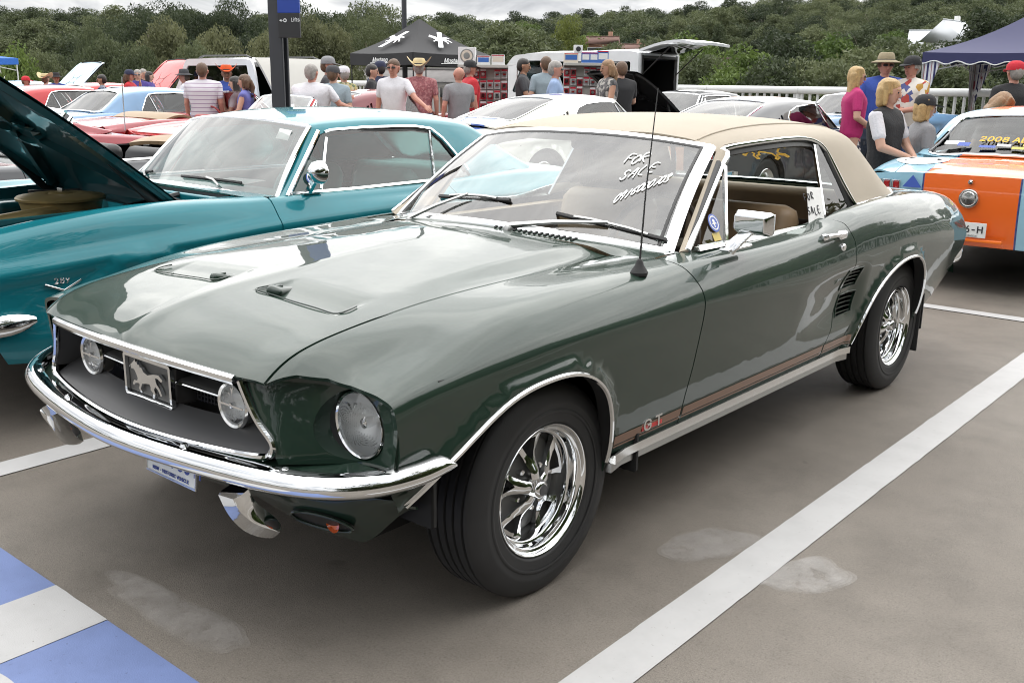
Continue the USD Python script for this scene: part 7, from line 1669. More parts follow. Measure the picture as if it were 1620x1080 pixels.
# trees one can point at: bearing, skyline height and distance of each
NEAR = [(NG1, 'dark_gum_tree', 225, 8, 62, 0.64), (NG1, 'dark_gum_tree', 292, 2, 66, 0.70), (NG1, 'dark_gum_tree', 365, -2, 64, 0.64), (NG1, 'dark_gum_tree', 480, 0, 60, 0.70), (NG2, 'gum_tree', 598, 8, 58, 0.67), (NG1, 'dark_gum_tree', 190, 30, 70, 0.58), (NG1, 'dark_gum_tree', 560, 6, 66, 0.64)]
words = ['tall dark gum tree left of the sign post, farthest left of the tall ones', 'tallest spreading dark gum tree in the left half', 'dark gum tree just left of the sign post', 'dark gum tree right of the sign post', 'open crowned gum tree with bare limbs above the black tent', 'smaller dark gum tree at the left edge of the tall group', 'dark gum tree behind the open crowned gum']
for (s_, n_, px, top, r, w), lb in zip(NEAR, words): tree_at(s_, n_, lb, px, top, r, 'tall gum trees behind the car park', w)
MID = [(NR2, 150, 33, 46, 0.32, 'grey green bushy tree, leftmost of the bushy row'), (NR2, 165, 52, 42, 0.56, 'low grey green tree behind the patterned shirt'), (NR1, 262, 28, 44, 0.64, 'large olive bushy tree behind the raised red bonnet'), (NR1, 335, 42, 43, 0.62, 'olive bushy tree behind the orange hat'), (NR2, 222, 62, 40, 0.50, 'low bushy tree between the raised bonnets'), (NR1, 415, 50, 43, 0.62, 'olive tree just left of the sign post'), (NR1, 486, 26, 44, 0.64, 'large olive bushy tree right of the sign post'), (NR1, 530, 38, 45, 0.56, 'olive bushy tree left of the black tent'), (NR2, 300, 60, 39, 0.50, 'grey green bush behind the striped shirt')]
for s_, px, top, r, w, lb in MID: tree_at(s_, 'bushy_tree', lb, px, top, r, 'bushy trees behind the left of the car park', w)
tree_at(PB, 'blossom_bush', 'bush with pink red blossom behind the raised red bonnet', 380, 68, 38.5, None, .40, cat_='bush'); tree_at(PB, 'blossom_bush', 'smaller patch of pink red blossom left of the sign post', 352, 84, 38, None, .35, cat_='bush')
for px, top, r, lb in ((420, 100, 36, 'green hedge bush behind the white estate car'), (580, 100, 35, 'green shrub under the black tent, left'), (618, 96, 36, 'green shrub under the black tent, behind the white shirt'), (690, 97, 36, 'bright green shrub right of the straw hat'), (655, 100, 35, 'green shrub under the middle of the black tent'), (18, 62, 48, 'green tree at the left edge above the blue canopy'), (62, 74, 50, 'dark green tree above the grey roofed house'), (90, 78, 52, 'rounded green tree beside the grey roofed house')):
    tree_at(SH if top > 90 else (FR2 if px == 18 else NR2), 'shrub' if top > 90 else 'bushy_tree', lb, px, top, r, None, .55, cat_='bush' if top > 90 else 'tree')
tree_at(YT, 'yellow_green_tree', 'upright yellow green tree above the second accessory stand', 891, 32, 88, None, .62)
tree_at(FC, 'dark_pine_tree', 'dark conical pine on the hillside right of the van', 1127, 35, 120, None, .75)
for px, top, r, w, lb in ((800, 38, 80, 1.25, 'large rounded green tree right of the black tent'), (765, 60, 84, 1.0, 'rounded green tree behind the first accessory stand'), (848, 50, 86, 1.0, 'rounded green tree left of the yellow green tree'), (1085, 48, 70, .95, 'pale green tree with a rounded crown above the open van door'), (1030, 62, 75, .9, 'grey green tree beyond the van'), (1175, 66, 64, 1.0, 'bright green tree right of the pine'), (1150, 98, 52, .9, 'low bright green tree over the railing right of the van'), (1240, 60, 74, 1.0, 'dark rounded tree left of the brown roof'), (1300, 50, 78, 1.1, 'bright green tree behind the brown roof'), (1350, 78, 58, 1.1, 'grey green tree behind the woman in pink'), (1425, 72, 62, 1.1, 'grey green tree behind the brimmed hat'), (1395, 62, 80, 1.0, 'rounded green tree below the white house'), (1500, 96, 56, 1.0, 'grey green tree seen under the blue canopy'), (1560, 96, 60, 1.1, 'darker tree seen under the blue canopy, right'), (1265, 96, 54, 1.0, 'low grey green tree over the railing left of the woman in pink'), (1215, 98, 50, .9, 'low dark tree over the railing below the brown roof'), (1100, 90, 60, 1.0, 'grey green tree behind the open van door'), (1545, 20, 120, 1.1, 'large dark spreading tree above the blue canopy'), (1590, 28, 118, 1.0, 'dark spreading tree at the right edge above the blue canopy'), (1320, 100, 50, .9, 'low bush tree left of the blonde woman'), (960, 70, 95, .8, 'small tree below the brick houses'), (730, 66, 90, 1.0, 'tree behind the right slope of the black tent')):
    src_ = FR2 if 'bright' in lb or 'pale' in lb else (FR3 if 'dark' in lb else FR1)
    tree_at(src_, 'hillside_tree', lb, px, top, r, 'rounded trees below the hill', w)
# the wood that covers the hill reads as one mass
rng = np.random.default_rng(42); spots = []
kinds = [FG1, FG2, FR1, FR3, FG1, FR1, FG2, FR2]
HOUSE_AZ = [(948, 130), (990, 128), (1478, 150), (1250, 84), (858, 95), (75, 62)]
for px in np.arange(-700, 2400, 5.0):
    for r in np.geomspace(92, 330, 15):
        x, y = at_az(px + rng.uniform(-16, 16), r * rng.uniform(.93, 1.07)); spots.append((x, y, r))
rng.shuffle(spots)
keep, cellset = [], {}
for x, y, r in spots:
    dens = 4.6 if r < 150 else 6.5
    key = (int(x // dens), int(y // dens))
    if key in cellset: continue
    px_ = None
    fx, fy = x - CAM_POS[0], y - CAM_POS[1]; rr = math.hypot(fx, fy); a = YAW + math.atan2(fx, fy)
    pxx = 810 + FPX * math.tan(a) * math.cos(PITCH) if abs(a) < 1.2 else 9999
    if any(abs(pxx - hp) < 34 and (hr - 34 < rr < hr + 9) for hp, hr in HOUSE_AZ): continue
    if -100 < pxx < 720 and r < 130: continue
    cellset[key] = 1; keep.append((x, y, r))
keep = keep[:2600]
pi_ = UsdGeom.PointInstancer.Define(stage, '/World/hillside_wood'); say(pi_.GetPrim(), 'eucalypt wood covering the hill and its skyline', 'wood', None, 'stuff')
for az in np.arange(0, 360, 2.2):          # the wood goes on all round, out of the frame
    for r in (70, 85, 100, 118, 140, 170, 205, 245, 290):
        w_ = math.radians(az); d_ = (w_ + YAW + math.pi) % (2 * math.pi) - math.pi
        if abs(d_) > .82: keep.append((CAM_POS[0] + r * math.sin(w_) * rng.uniform(.94, 1.06), CAM_POS[1] + r * math.cos(w_) * rng.uniform(.94, 1.06), r))
for x in range(24, 60, 5):                # tall trees standing close to the deck on its right-hand side
    for y in range(-30, 60, 6): keep.append((x + rng.uniform(-2, 2), y + rng.uniform(-2, 2), 30 if x < 30 else 90))
uk = [FG1, FG2, FR1, FR3, FR2]
for k in uk: pi_.GetPrototypesRel().AddTarget(k)
protos = []
for i, k in enumerate(uk):
    pp_ = '/World/hillside_wood/kind_%d' % i
protos_paths = []
for i, k in enumerate(uk):
    nm = ['pale_gum', 'dark_gum', 'grey_green_tree', 'dark_tree', 'bright_tree'][i]
    x_ = UsdGeom.Xform.Define(stage, '/World/hillside_wood/' + nm); x_.GetPrim().GetReferences().AddInternalReference(k); protos_paths.append(x_.GetPath())
pi_.GetPrototypesRel().SetTargets(protos_paths)
kx = np.array(keep); zz = land_z(kx[:, 0], kx[:, 1]); hh = rng.uniform(8.5, 14.5, len(kx)) * np.where(kx[:, 2] == 30, 1.7, np.where(kx[:, 2] < 150, .62, .86))
sel = np.array([rng.choice([0, 0, 1, 2, 2, 3, 4] if r < 190 else [0, 0, 1, 1, 2, 3]) for r in kx[:, 2]])
pi_.CreateProtoIndicesAttr(Vt.IntArray.FromNumpy(sel.astype(np.int32)))
pi_.CreatePositionsAttr(Vt.Vec3fArray.FromNumpy(np.c_[kx[:, :2], zz].astype(np.float32)))
ang = rng.uniform(0, 2 * np.pi, len(kx))
pi_.CreateOrientationsAttr(Vt.QuathArray([Gf.Quath(float(math.cos(a / 2)), 0, 0, float(math.sin(a / 2))) for a in ang]))
pi_.CreateScalesAttr(Vt.Vec3fArray.FromNumpy(np.stack([hh / 10 * rng.uniform(.95, 1.3, len(kx))] * 2 + [hh / 10], 1).astype(np.float32)))
# ================================================================ houses, railing, poles, canopies, stands, van
plain('roof_tile_grey', (.16, .15, .145), .8, vary=.2, vscale=3); plain('roof_tile_brown', (.13, .095, .08), .8, vary=.2, vscale=3); plain('roof_tile_red', (.15, .085, .068), .8, vary=.2, vscale=3); plain('wall_brick', (.34, .19, .13), .85, vary=.2, vscale=4); plain('wall_white', (.72, .72, .70), .7); plain('window_dark', (.04, .045, .05), .15); plain('roof_white', (.62, .64, .66), .5)
def house(label, px, r, w, d, hw, hr, rot, wall, roof, eaves_y=None, base=None, windows=3, name='house'):
    x, y = at_az(px, r); z = float(land_z(np.array(x), np.array(y))) if base is None else base
    th = thing(name, label, 'house', (x, y, z), rot)
    put(th, 'wall', bx((0, 0, hw / 2 - 1), (w, d, hw + 2)), wall, 0)
    po = Polygon([(-d / 2 - .5, 0), (d / 2 + .5, 0), (0, hr)])
    rf = ext(po, w + .9); rf = frame(rf, (-w / 2 - .45, 0, hw + .002), (0, 1, 0), (0, 0, 1), (1, 0, 0)); put(th, 'roof', rf, roof, 0)
    put(th, 'ridge_cap', rbx((0, 0, hw + hr), (w + .95, .3, .12), .04), roof); put(th, 'chimney', bx((w * .28, .3, hw + hr), (.6, .6, 1.3)), wall, 0)
    for k in range(windows):
        for sy in (-1, 1):
            xx = -w / 2 + (k + .5) * w / windows
            wd = put(th, 'window', rbx((xx, sy * (d / 2 + .02), hw * .55), (1.5, .08, 1.2), .02), 'wall_white'); put(wd, 'pane', bx((xx, sy * (d / 2 + .065), hw * .55), (1.3, .01, 1.0)), 'window_dark', 0)
    for sx in (-1, 1):
        wd = put(th, 'window', rbx((sx * (w / 2 + .02), 0, hw * .55), (.08, 1.4, 1.2), .02), 'wall_white'); put(wd, 'pane', bx((sx * (w / 2 + .065), 0, hw * .55), (.01, 1.2, 1.0)), 'window_dark', 0)
    return th
house('house with a grey tiled roof above the raised pale blue bonnet', 78, 58, 9, 8, 6.4, 1.9, .9, 'wall_brick', 'roof_tile_grey', base=-6.4)
house('brown roofed house on the slope left of the woman in pink', 1250, 80, 11, 6, 4.0, 2.0, .45, 'wall_brick', 'roof_tile_brown', base=-2.6)
house('white house with a white gabled roof above the blue canopy', 1466, 152, 6, 6, 3.0, 2.6, .3, 'wall_white', 'roof_white', base=3.4); house('taller white gabled house beside the smaller one above the blue canopy', 1492, 150, 6, 5, 3.4, 2.8, 1.5, 'wall_white', 'roof_white', base=3.9)
house('brick house with a red tiled roof high on the slope, left of two', 946, 150, 3.8, 3.2, 2.3, 1.1, .5, 'wall_brick', 'roof_tile_red', base=4.6); house('brick house with a red tiled roof high on the slope, right of two', 990, 148, 4.0, 3.2, 2.4, 1.1, .5, 'wall_brick', 'roof_tile_red', base=3.4)
house('small cream gabled house left of the yellow green tree', 857, 92, 4, 4, 2.6, 2.0, 2.2, 'wall_white', 'roof_tile_brown', base=-.2); house('long low house with a grey roof seen under the black tent', 620, 48, 14, 6, 7.6, 1.2, .7, 'wall_brick', 'roof_tile_grey', base=-6.8)
# railing along the far edge of the deck
plain('rail_white', (.66, .67, .66), .4, vary=.05, vscale=2)
RY = 20.5; ZR = gz(RY)
rail = thing('deck_railing', 'white railing with a thick round top rail along the far edge of the deck', 'railing', (-12, RY, ZR))
put(rail, 'top_rail', tube([(-45, 0, 1.235), (33.9, 0, 1.235)], .085, 14), 'rail_white', 50); put(rail, 'bottom_rail', bx((-5.5, 0, .12), (79, .05, .06)), 'rail_white', 0)
for i, x in enumerate(np.arange(-32, 30, 2.4)): put(rail, 'rail_post', cat(bx((x, 0, .62), (.09, .07, 1.24)), cyl((x - .02, 0, 1.235), (x + .02, 0, 1.235), .089, n=14)), 'rail_white', 0)
bal = [x for x in np.arange(-32, 30, .19) if min(abs((x + 32) % 2.4), 2.4 - (x + 32) % 2.4) > .08]
bal.sort(key=lambda x: abs(x - 8)); bm = bx((0, 0, .64), (.055, .035, 1.02))
for x in bal[:296]: b_ = bm.copy(); b_.apply_translation([x, 0, 0]); put(rail, 'baluster', b_, 'rail_white', 0)
put(rail, 'far_balusters', cat(*[bx((x, 0, .64), (.055, .035, 1.02)) for x in bal[296:]]), 'rail_white', 0, kind='stuff')
put(None, 'notice_board', rbx((-2.15, RY - .13, ZR + .84), (.36, .02, .46), .004), 'wall_white', label='small white notice tied to the railing under the blue canopy', cat='notice')
# sign post near the teal car, lamp pole behind
plain('post_grey', (.035, .037, .043), .45, vary=.15, vscale=2); plain('sign_blue', (.015, .05, .30), .4); plain('sign_black', (.018, .018, .02), .4)
sx_, sy_, sz_ = (-5.63, 4.00, 1.30)
sp = thing('sign_post', 'dark grey steel post carrying a blue and black direction sign', 'sign post', (sx_, sy_, gz(sy_)), YAW - .25)
put(sp, 'post', cat(rbx((0, -.05, 1.6), (.135, .035, 3.2), .008), rbx((0, .05, 1.6), (.135, .035, 3.2), .008), bx((0, 0, 1.6), (.05, .08, 3.2)), rbx((0, 0, .01), (.3, .3, .02), .006)), 'post_grey', 30)
sb = put(sp, 'sign_panel', rbx((.16, -.085, 1.93), (.22, .03, .22), .004), 'sign_black'); put(sp, 'sign_head', rbx((.16, -.085, 2.23), (.22, .03, .38), .004), 'sign_blue')
put(sb, 'sign_text', cat(frame(meshkit.text_mesh('Lifts', .032, .002), (.185, -.101, 1.965), (1, 0, 0), (0, 0, 1)), frame(meshkit.text_mesh('<', .032, .002), (.065, -.101, 1.962), (1, 0, 0), (0, 0, 1)), frame(ext(Point(0, 0).buffer(.017, 12).difference(Point(0, 0).buffer(.010, 12)), .002), (.125, -.101, 1.975), (1, 0, 0), (0, 0, 1)), bx((.085, -.101, 1.974), (.03, .002, .006))), 'marker_white', 0)
px_, py_, pz_ = (-20.09, 19.47, 1.60)
lp_ = thing('lamp_pole', 'tall slim grey lamp pole rising behind the black tent', 'lamp post', (px_, py_, gz(py_)))
put(lp_, 'pole', tube([(0, 0, 0), (0, 0, 7.5)], .085, 12, scales=[1, .8]), 'post_grey', 50); put(lp_, 'base_plate', rbx((0, 0, .02), (.35, .35, .04), .01), 'post_grey'); put(lp_, 'lamp_head', rbx((0, -.5, 7.55), (.25, 1.2, .09), .03), 'post_grey')
# --- canopies
def canopy(name, label, A, B, C, eave, apex, val, m_top, m_leg, scallop=0, curtains=False, text=None):
    """pop-up canopy on three given corners of a parallelogram (A, B, C with D = B + C - A)"""
    A, B, C = (np.array(p[:2], float) for p in (A, B, C)); D = B + C - A; ctr = (B + C) / 2; g = gz(ctr[1])
    th = thing(name, label, 'canopy', (ctr[0], ctr[1], g))
    cs = [np.array([*(p - ctr), 0.0]) for p in (A, B, D, C)]
    for i in range(4):
        a, b = cs[i], cs[(i + 1) % 4]
        def slope(u, v, a=a, b=b):
            p = a + (b - a) * u[..., None]; z = eave + (apex - eave) * v ** 1.0 - .10 * np.sin(np.pi * v) - .03 * np.sin(np.pi * u) * (1 - v)
            return np.stack([p[:, 0] * (1 - v), p[:, 1] * (1 - v), z], -1)
        sh = grid_surf(slope, 13, 9)
        if sh[2][:, 2].mean() < 0: sh = (sh[0], sh[1][:, ::-1], -sh[2])
        put(th, 'roof_panel', sh, m_top)
        nrm = unit(np.array([(a + b)[0], (a + b)[1], 0]))
        def val_f(u, v, a=a, b=b, nrm=nrm):
            p = a + (b - a) * u[..., None]; sc = scallop * (.5 - .5 * np.cos(u * 2 * np.pi * 7)) if scallop else 0 * u
            return p + nrm * (.012 + .006 * np.sin(u * 19))[..., None] + np.array([0, 0, 1.0]) * (eave - .03 * np.sin(np.pi * u) - v * (val - sc))[..., None]
        vf = grid_surf(val_f, 57, 3)
        if (vf[2] @ nrm).mean() < 0: vf = (vf[0], vf[1][:, ::-1], -vf[2])
        vl = put(th, 'valance', vf, m_top)
        if scallop:
            e = np.array([val_f(np.array([t]), np.array([1.0]))[0] for t in np.linspace(0, 1, 85)]); put(vl, 'valance_trim', tube(e + nrm * .004, .011, 5), 'wall_white')
        put(th, 'leg', cat(tube([a * .985 + [0, 0, 0], a * .985 + [0, 0, eave - .02]], .020, 6), rbx(a * .985 + [0, 0, .01], (.12, .12, .02), .004)), m_leg)
        tp_ = np.array([a * .97 + [0, 0, eave - .35], (a + b) / 2 * .97 + [0, 0, eave - .06], b * .97 + [0, 0, eave - .35]]); put(th, 'truss_bar', tube(tp_, .012, 5), m_leg)
        if curtains:
            for q, dirn in ((a, unit(b - a)), (a, unit(cs[i - 1] - a))):
                def cur(u, v, q=q, dirn=dirn):
                    wdt = .30 * (1 - v) ** 1.2 + .05
                    return q * .99 + dirn * (u * wdt)[..., None] + np.array([0, 0, 1.0]) * (eave - val * .8 - v * 1.0)[..., None] + nrm * (.03 * np.sin(u * 14) * (1 - v))[..., None]
                put(th, 'tied_curtain', grid_surf(cur, 16, 8), 'curtain_stripe')
    put(th, 'apex_pole', tube([(0, 0, eave - .2), (0, 0, apex)], .018, 6), m_leg)
    if text: text(th, cs, eave, apex, val)
    return th
plain('canopy_black', (.020, .020, .022), .7); plain('canopy_navy', (.022, .024, .085), .6); plain('canopy_blue', (.02, .13, .50), .6); plain('leg_grey', (.4, .4, .4), .4, .6)
mat('curtain_stripe', {'tc': ('texture_coordinate', {}), 's': ('separate_xyz', {}), 'ad': ('math', {'math_type': 'add'}), 'm': ('math', {'math_type': 'multiply', 'value2': 8.0}), 'fr': ('math', {'math_type': 'fraction'}), 'r': ('rgb_ramp', {'ramp': [(0, (.03, .03, .10)), (.3, (.6, .6, .62)), (.62, (.25, .05, .06)), (.72, (.6, .6, .62))], 'interpolate': False}), 'p': ('principled_bsdf', {'roughness': .8})},
    [('tc.object', 's.vector'), ('s.x', 'ad.value1'), ('s.y', 'ad.value2'), ('ad.value', 'm.value1'), ('m.value', 'fr.value1'), ('fr.value', 'r.fac'), ('r.color', 'p.base_color')])
def tent_marks(th, cs, eave, apex, val):
    n_a = 0
    for i in range(4):
        a, b = cs[i], cs[(i + 1) % 4]; mid = (a + b) / 2; out = unit(mid)
        if (out[:2] @ (CAM_POS[:2] - np.array([0, 0]) - np.array(TENT_C))) < 0: continue
        ex = unit(np.cross([0, 0, 1.0], out)); 
        # lettering on the valance
        tw = meshkit.text_mesh('Mustang', .125, .002, True); tv = np.array(tw.vertices); tv[:, 0] += tv[:, 1] * .35; w_ = tv[:, 0].max(); tv[:, 0] -= w_ / 2
        put(th, 'valance_lettering', frame(trimesh.Trimesh(tv, tw.faces, process=False), mid + out * .03 + [0, 0, eave - val * .72 - .02], ex, (0, 0, 1), out), 'marker_white', 0)
        put(th, 'lettering_flourish', frame(ext(Polygon([(-.45, -.01), (.62, .015), (.62, .03), (-.45, .012)]), .002), mid + out * .03 + [0, 0, eave - val * .80 - .02], ex, (0, 0, 1), out), 'marker_white', 0)
        # running horse over a slanted bar on the roof panel
        e2 = unit(np.array([0, 0, apex]) - (mid + [0, 0, eave])); nn = unit(np.cross(ex, e2))
        nn = nn if nn[2] > 0 else -nn
        c0 = (mid + [0, 0, eave]) + (np.array([0, 0, apex]) - (mid + [0, 0, eave])) * .40 - np.array([0, 0, .075])
        hs_ = ext(shapely.affinity.scale(HORSE_P, .36, .36, origin=(0, 0)).union(Polygon([(-.36, -.42), (-.18, -.42), (.30, .36), (.12, .36)])), .003)
        put(th, 'roof_emblem', frame(hs_, c0 + nn * .09, ex, e2, nn), 'marker_white', 0)
tcx, tcy, _ = (-19.48, 19.50, 2.15); TENT_C = (tcx, tcy)
fh, rh = np.array([-math.sin(YAW), math.cos(YAW)]), np.array([math.cos(YAW), math.sin(YAW)])
tc = np.array(TENT_C)
canopy('black_canopy', 'black pop up canopy with white horse emblems and white lettering', tc - fh * 2.05, tc - rh * 2.05, tc + rh * 2.05, 2.22 - gz(tcy) + .0, 3.22 - gz(tcy), .33, 'canopy_black', 'canopy_black', text=tent_marks)
ba = np.array((-4.21, 17.47, 2.00)[:2]); bb = ba + rh * 1.95 + fh * 2.25; bc = ba + rh * 2.25 - fh * 1.95
canopy('navy_canopy', 'dark blue pop up canopy with scalloped white edge and striped tied curtains', ba, bb, bc, 2.07 - gz(ba[1]), 2.75, .20, 'canopy_navy', 'leg_grey', scallop=.055, curtains=True)
la = np.array((-28.94, 12.00, 1.60)[:2]); canopy('blue_canopy', 'bright blue pop up canopy at the far left edge', la, la - rh * 3 - fh * .4, la - fh * 3 - rh * 1.6, 1.93, 2.5, .18, 'canopy_blue', 'wall_white')
# --- accessory stands with packs hanging in rows
plain('pegboard', (.42, .41, .38), .7); plain('pack_red', (.50, .02, .04), .4); plain('pack_white', (.62, .62, .62), .4); plain('pack_blue', (.05, .14, .42), .4); plain('box_white', (.70, .70, .70), .6); plain('carton', (.62, .55, .46), .7)
PACK = {}
def pack_kind(name, card, item, shape):
    p = '/World/' + name; stage.CreateClassPrim(p); stage.GetPrimAtPath(p).SetTypeName('Xform')
    put(p, 'card', rbx((0, 0, 0), (.10, .004, .155), .0015), card, 0)
    put(p, 'header', rbx((0, -.003, .058), (.10, .004, .034), .0015), 'pack_red' if card != 'pack_red' else 'pack_white', 0)
    put(p, 'blister', rbx((0, -.016, -.012), (.075, .028, .085), .010), 'lens_glass'); put(p, 'item', shape, item); return p
PK = [pack_kind('pack_kind', 'pack_red', 'brushed_metal', lathe([(.001, -.006), (.026, -.006), (.028, .0), (.020, .006), (.001, .006)], 14, 'y', (0, -.012, -.012))), pack_kind('pack_kind_b', 'pack_white', 'black_trim', rbx((0, -.012, -.012), (.045, .012, .06), .005)), pack_kind('pack_kind_c', 'pack_red', 'black_trim', lathe([(.010, -.005), (.026, -.005), (.026, .005), (.010, .005)], 14, 'y', (0, -.012, -.012))), pack_kind('pack_kind_d', 'pack_white', 'emblem_red', rbx((0, -.012, -.012), (.05, .010, .03), .004))]
def stand(label, pos, w, top, rz, seed, which):
    g = gz(pos[1]); th = thing('accessory_stand', label, 'stand', (pos[0], pos[1], g), rz)
    put(th, 'back_board', rbx((0, .02, top / 2 + .2), (w, .02, top - .4), .004), 'pegboard'); put(th, 'top_shelf', rbx((0, -.06, top), (w, .30, .05), .006), 'pegboard')
    for sx in (-1, 1): put(th, 'leg', cat(bx((sx * (w / 2 - .02), .02, top / 2), (.035, .035, top)), bx((sx * (w / 2 - .02), 0, .02), (.04, .5, .04))), 'brushed_metal', 0)
    put(th, 'side_frame', tube([(w / 2 + .06, -.02, 0), (w / 2 + .16, -.02, 0), (w / 2 + .16, -.02, top + .03), (w / 2 + .02, -.02, top + .03)], .010, 6), 'brushed_metal')
    rng = random.Random(seed); c, s = math.cos(rz), math.sin(rz); cols = int(w / .115)
    for r in range(5):
        z = top - .13 - r * .175
        put(th, 'peg_rail', tube([(-w / 2 + .02, -.01, z + .082), (w / 2 - .02, -.01, z + .082)], .005, 5), 'brushed_metal')
        for k in range(cols):
            if rng.random() < .06: continue
            lx, ly = -w / 2 + (k + .5) * w / cols, -.025 - rng.uniform(0, .03)
            copy_of(PK[rng.randrange(4)], 'blister_pack', (pos[0] + c * lx - s * ly, pos[1] + s * lx + c * ly, g + z + rng.uniform(-.012, .012)), rz + rng.uniform(-.1, .1), 'red and white carded car part hanging on the %s accessory stand' % which, 'packaged part', 'packs hanging on the %s accessory stand' % which)
    return th, g
s1 = (-9.62, 11.34, 1.77); rz1 = YAW - .05
stand('accessory stand right of the black tent, a white box with a round headlight on top', s1, .86, 1.66, rz1, 1, 'first'); g1 = gz(s1[1])
def on_stand(pos, rz, name, label, c, lx, z, size, m, front=None):
    cc, ss = math.cos(rz), math.sin(rz); th = thing(name, label, c, (pos[0] + cc * lx + ss * .06, pos[1] + ss * lx - cc * .06, gz(pos[1]) + z), rz)
    put(th, 'carton', rbx((0, 0, size[2] / 2), size, .004), m)
    if front: front(th, size)
    return th
def lampface(th, s): put(th, 'printed_lamp', frame(cat(ext(Point(0, 0).buffer(.115, 24).difference(Point(0, 0).buffer(.095, 24)), .002), ext(Point(0, 0).buffer(.055, 20), .002)), (0, -s[1] / 2 - .001, s[2] / 2), (1, 0, 0), (0, 0, 1)), 'brushed_metal', 0); put(th, 'printed_reflector', frame(ext(Point(0, 0).buffer(.094, 24).difference(Point(0, 0).buffer(.056, 20)), .0015), (0, -s[1] / 2 - .001, s[2] / 2), (1, 0, 0), (0, 0, 1)), 'carton', 0)
def stripes(m): 
    def f(th, s):
        put(th, 'printed_panel', bx((0, -s[1] / 2 - .0012, s[2] * .55), (s[0] * .84, .002, s[2] * .5)), m, 0); put(th, 'printed_band', bx((0, -s[1] / 2 - .0012, s[2] * .93), (s[0] * .96, .002, s[2] * .08)), 'pack_red', 0)
    return f
on_stand(s1, rz1, 'headlight_box', 'white box printed with a round headlight on the first stand', 'box', -.28, 1.685, (.30, .16, .29), 'box_white', lampface)
on_stand(s1, rz1, 'parts_box', 'low white and blue box in the middle of the first stand top', 'box', .01, 1.685, (.22, .16, .15), 'box_white', stripes('pack_blue')); on_stand(s1, rz1, 'parts_box', 'white box with red edge at the right end of the first stand top', 'box', .26, 1.685, (.22, .16, .17), 'box_white', stripes('carton'))
s2 = (-9.00, 13.52, 1.87); rz2 = YAW + .02
stand('accessory stand in front of the white van, blue boxes on top', s2, .86, 1.72, rz2, 2, 'second')
on_stand(s2, rz2, 'parts_box', 'grey picture box at the left end of the second stand top', 'box', -.30, 1.745, (.26, .16, .17), 'carton', stripes('pack_blue')); on_stand(s2, rz2, 'parts_box', 'tall white box with a black picture, highest on the second stand', 'box', -.17, 1.92, (.16, .14, .14), 'box_white', lambda th, s: put(th, 'printed_picture', frame(ext(Point(0, 0).buffer(.045, 16), .002), (0, -s[1] / 2 - .001, s[2] * .5), (1, 0, 0), (0, 0, 1)), 'ink_black', 0))
for k, (lx, lb) in enumerate(((-.03, 'blue box left of centre on the second stand top'), (.12, 'blue box right of centre on the second stand top'), (.29, 'blue and white box at the right end of the second stand top'))): on_stand(s2, rz2, 'parts_box', lb, 'box', lx, 1.745, (.15 if k < 2 else .20, .15, .19 + .03 * (k == 2)), 'pack_blue', stripes('box_white'))
# stall table with a dark cloth under the tent
tx_, ty_, _ = (-8.88, 9.56, 1.07); tb_ = thing('stall_table', 'stall table under a black cloth with white lettering, shirts on top', 'table', (tx_, ty_, gz(ty_)), YAW - .1)
put(tb_, 'table_top', rbx((0, 0, .76), (1.5, .7, .04), .006), 'cloth_black'); put(tb_, 'table_cloth', solid(grid_surf(lambda a, b: np.stack([-.76 + 1.52 * a, -.36 - .012 * np.sin(a * 40) * b, .785 - .70 * b], -1), 60, 4), .003), 'cloth_navy', 40)
for sx in (-1, 1):
    for sy in (-1, 1): put(tb_, 'leg', tube([(sx * .68, sy * .28, 0), (sx * .68, sy * .28, .75)], .016, 6), 'brushed_metal')
put(tb_, 'cloth_lettering', frame(meshkit.text_mesh('EMUST', .085, .002, True), (-.05, -.385, .60), (1, 0, 0), (0, 0, 1)), 'marker_white', 0)
for k in range(5):
    q = np.array([-.5 + k * .26, .02, .80]); c_, s_ = math.cos(YAW - .1), math.sin(YAW - .1); w_ = (tx_ + c_ * q[0] - s_ * q[1], ty_ + s_ * q[0] + c_ * q[1], gz(ty_) + .785)
    t_ = thing('folded_shirt', 'folded shirt on the stall table, %s' % ['leftmost', 'second from the left', 'middle', 'second from the right', 'rightmost'][k], 'shirt', w_, YAW + .3 * k)
    put(t_, 'folded_body', rbx((0, 0, .03), (.22, .30, .05), .02), ['cloth_white', 'cloth_navy', 'cloth_white', 'cloth_blue_grey', 'cloth_white'][k]); put(t_, 'collar', rbx((0, -.13, .058), (.09, .04, .012), .005), 'cloth_white')
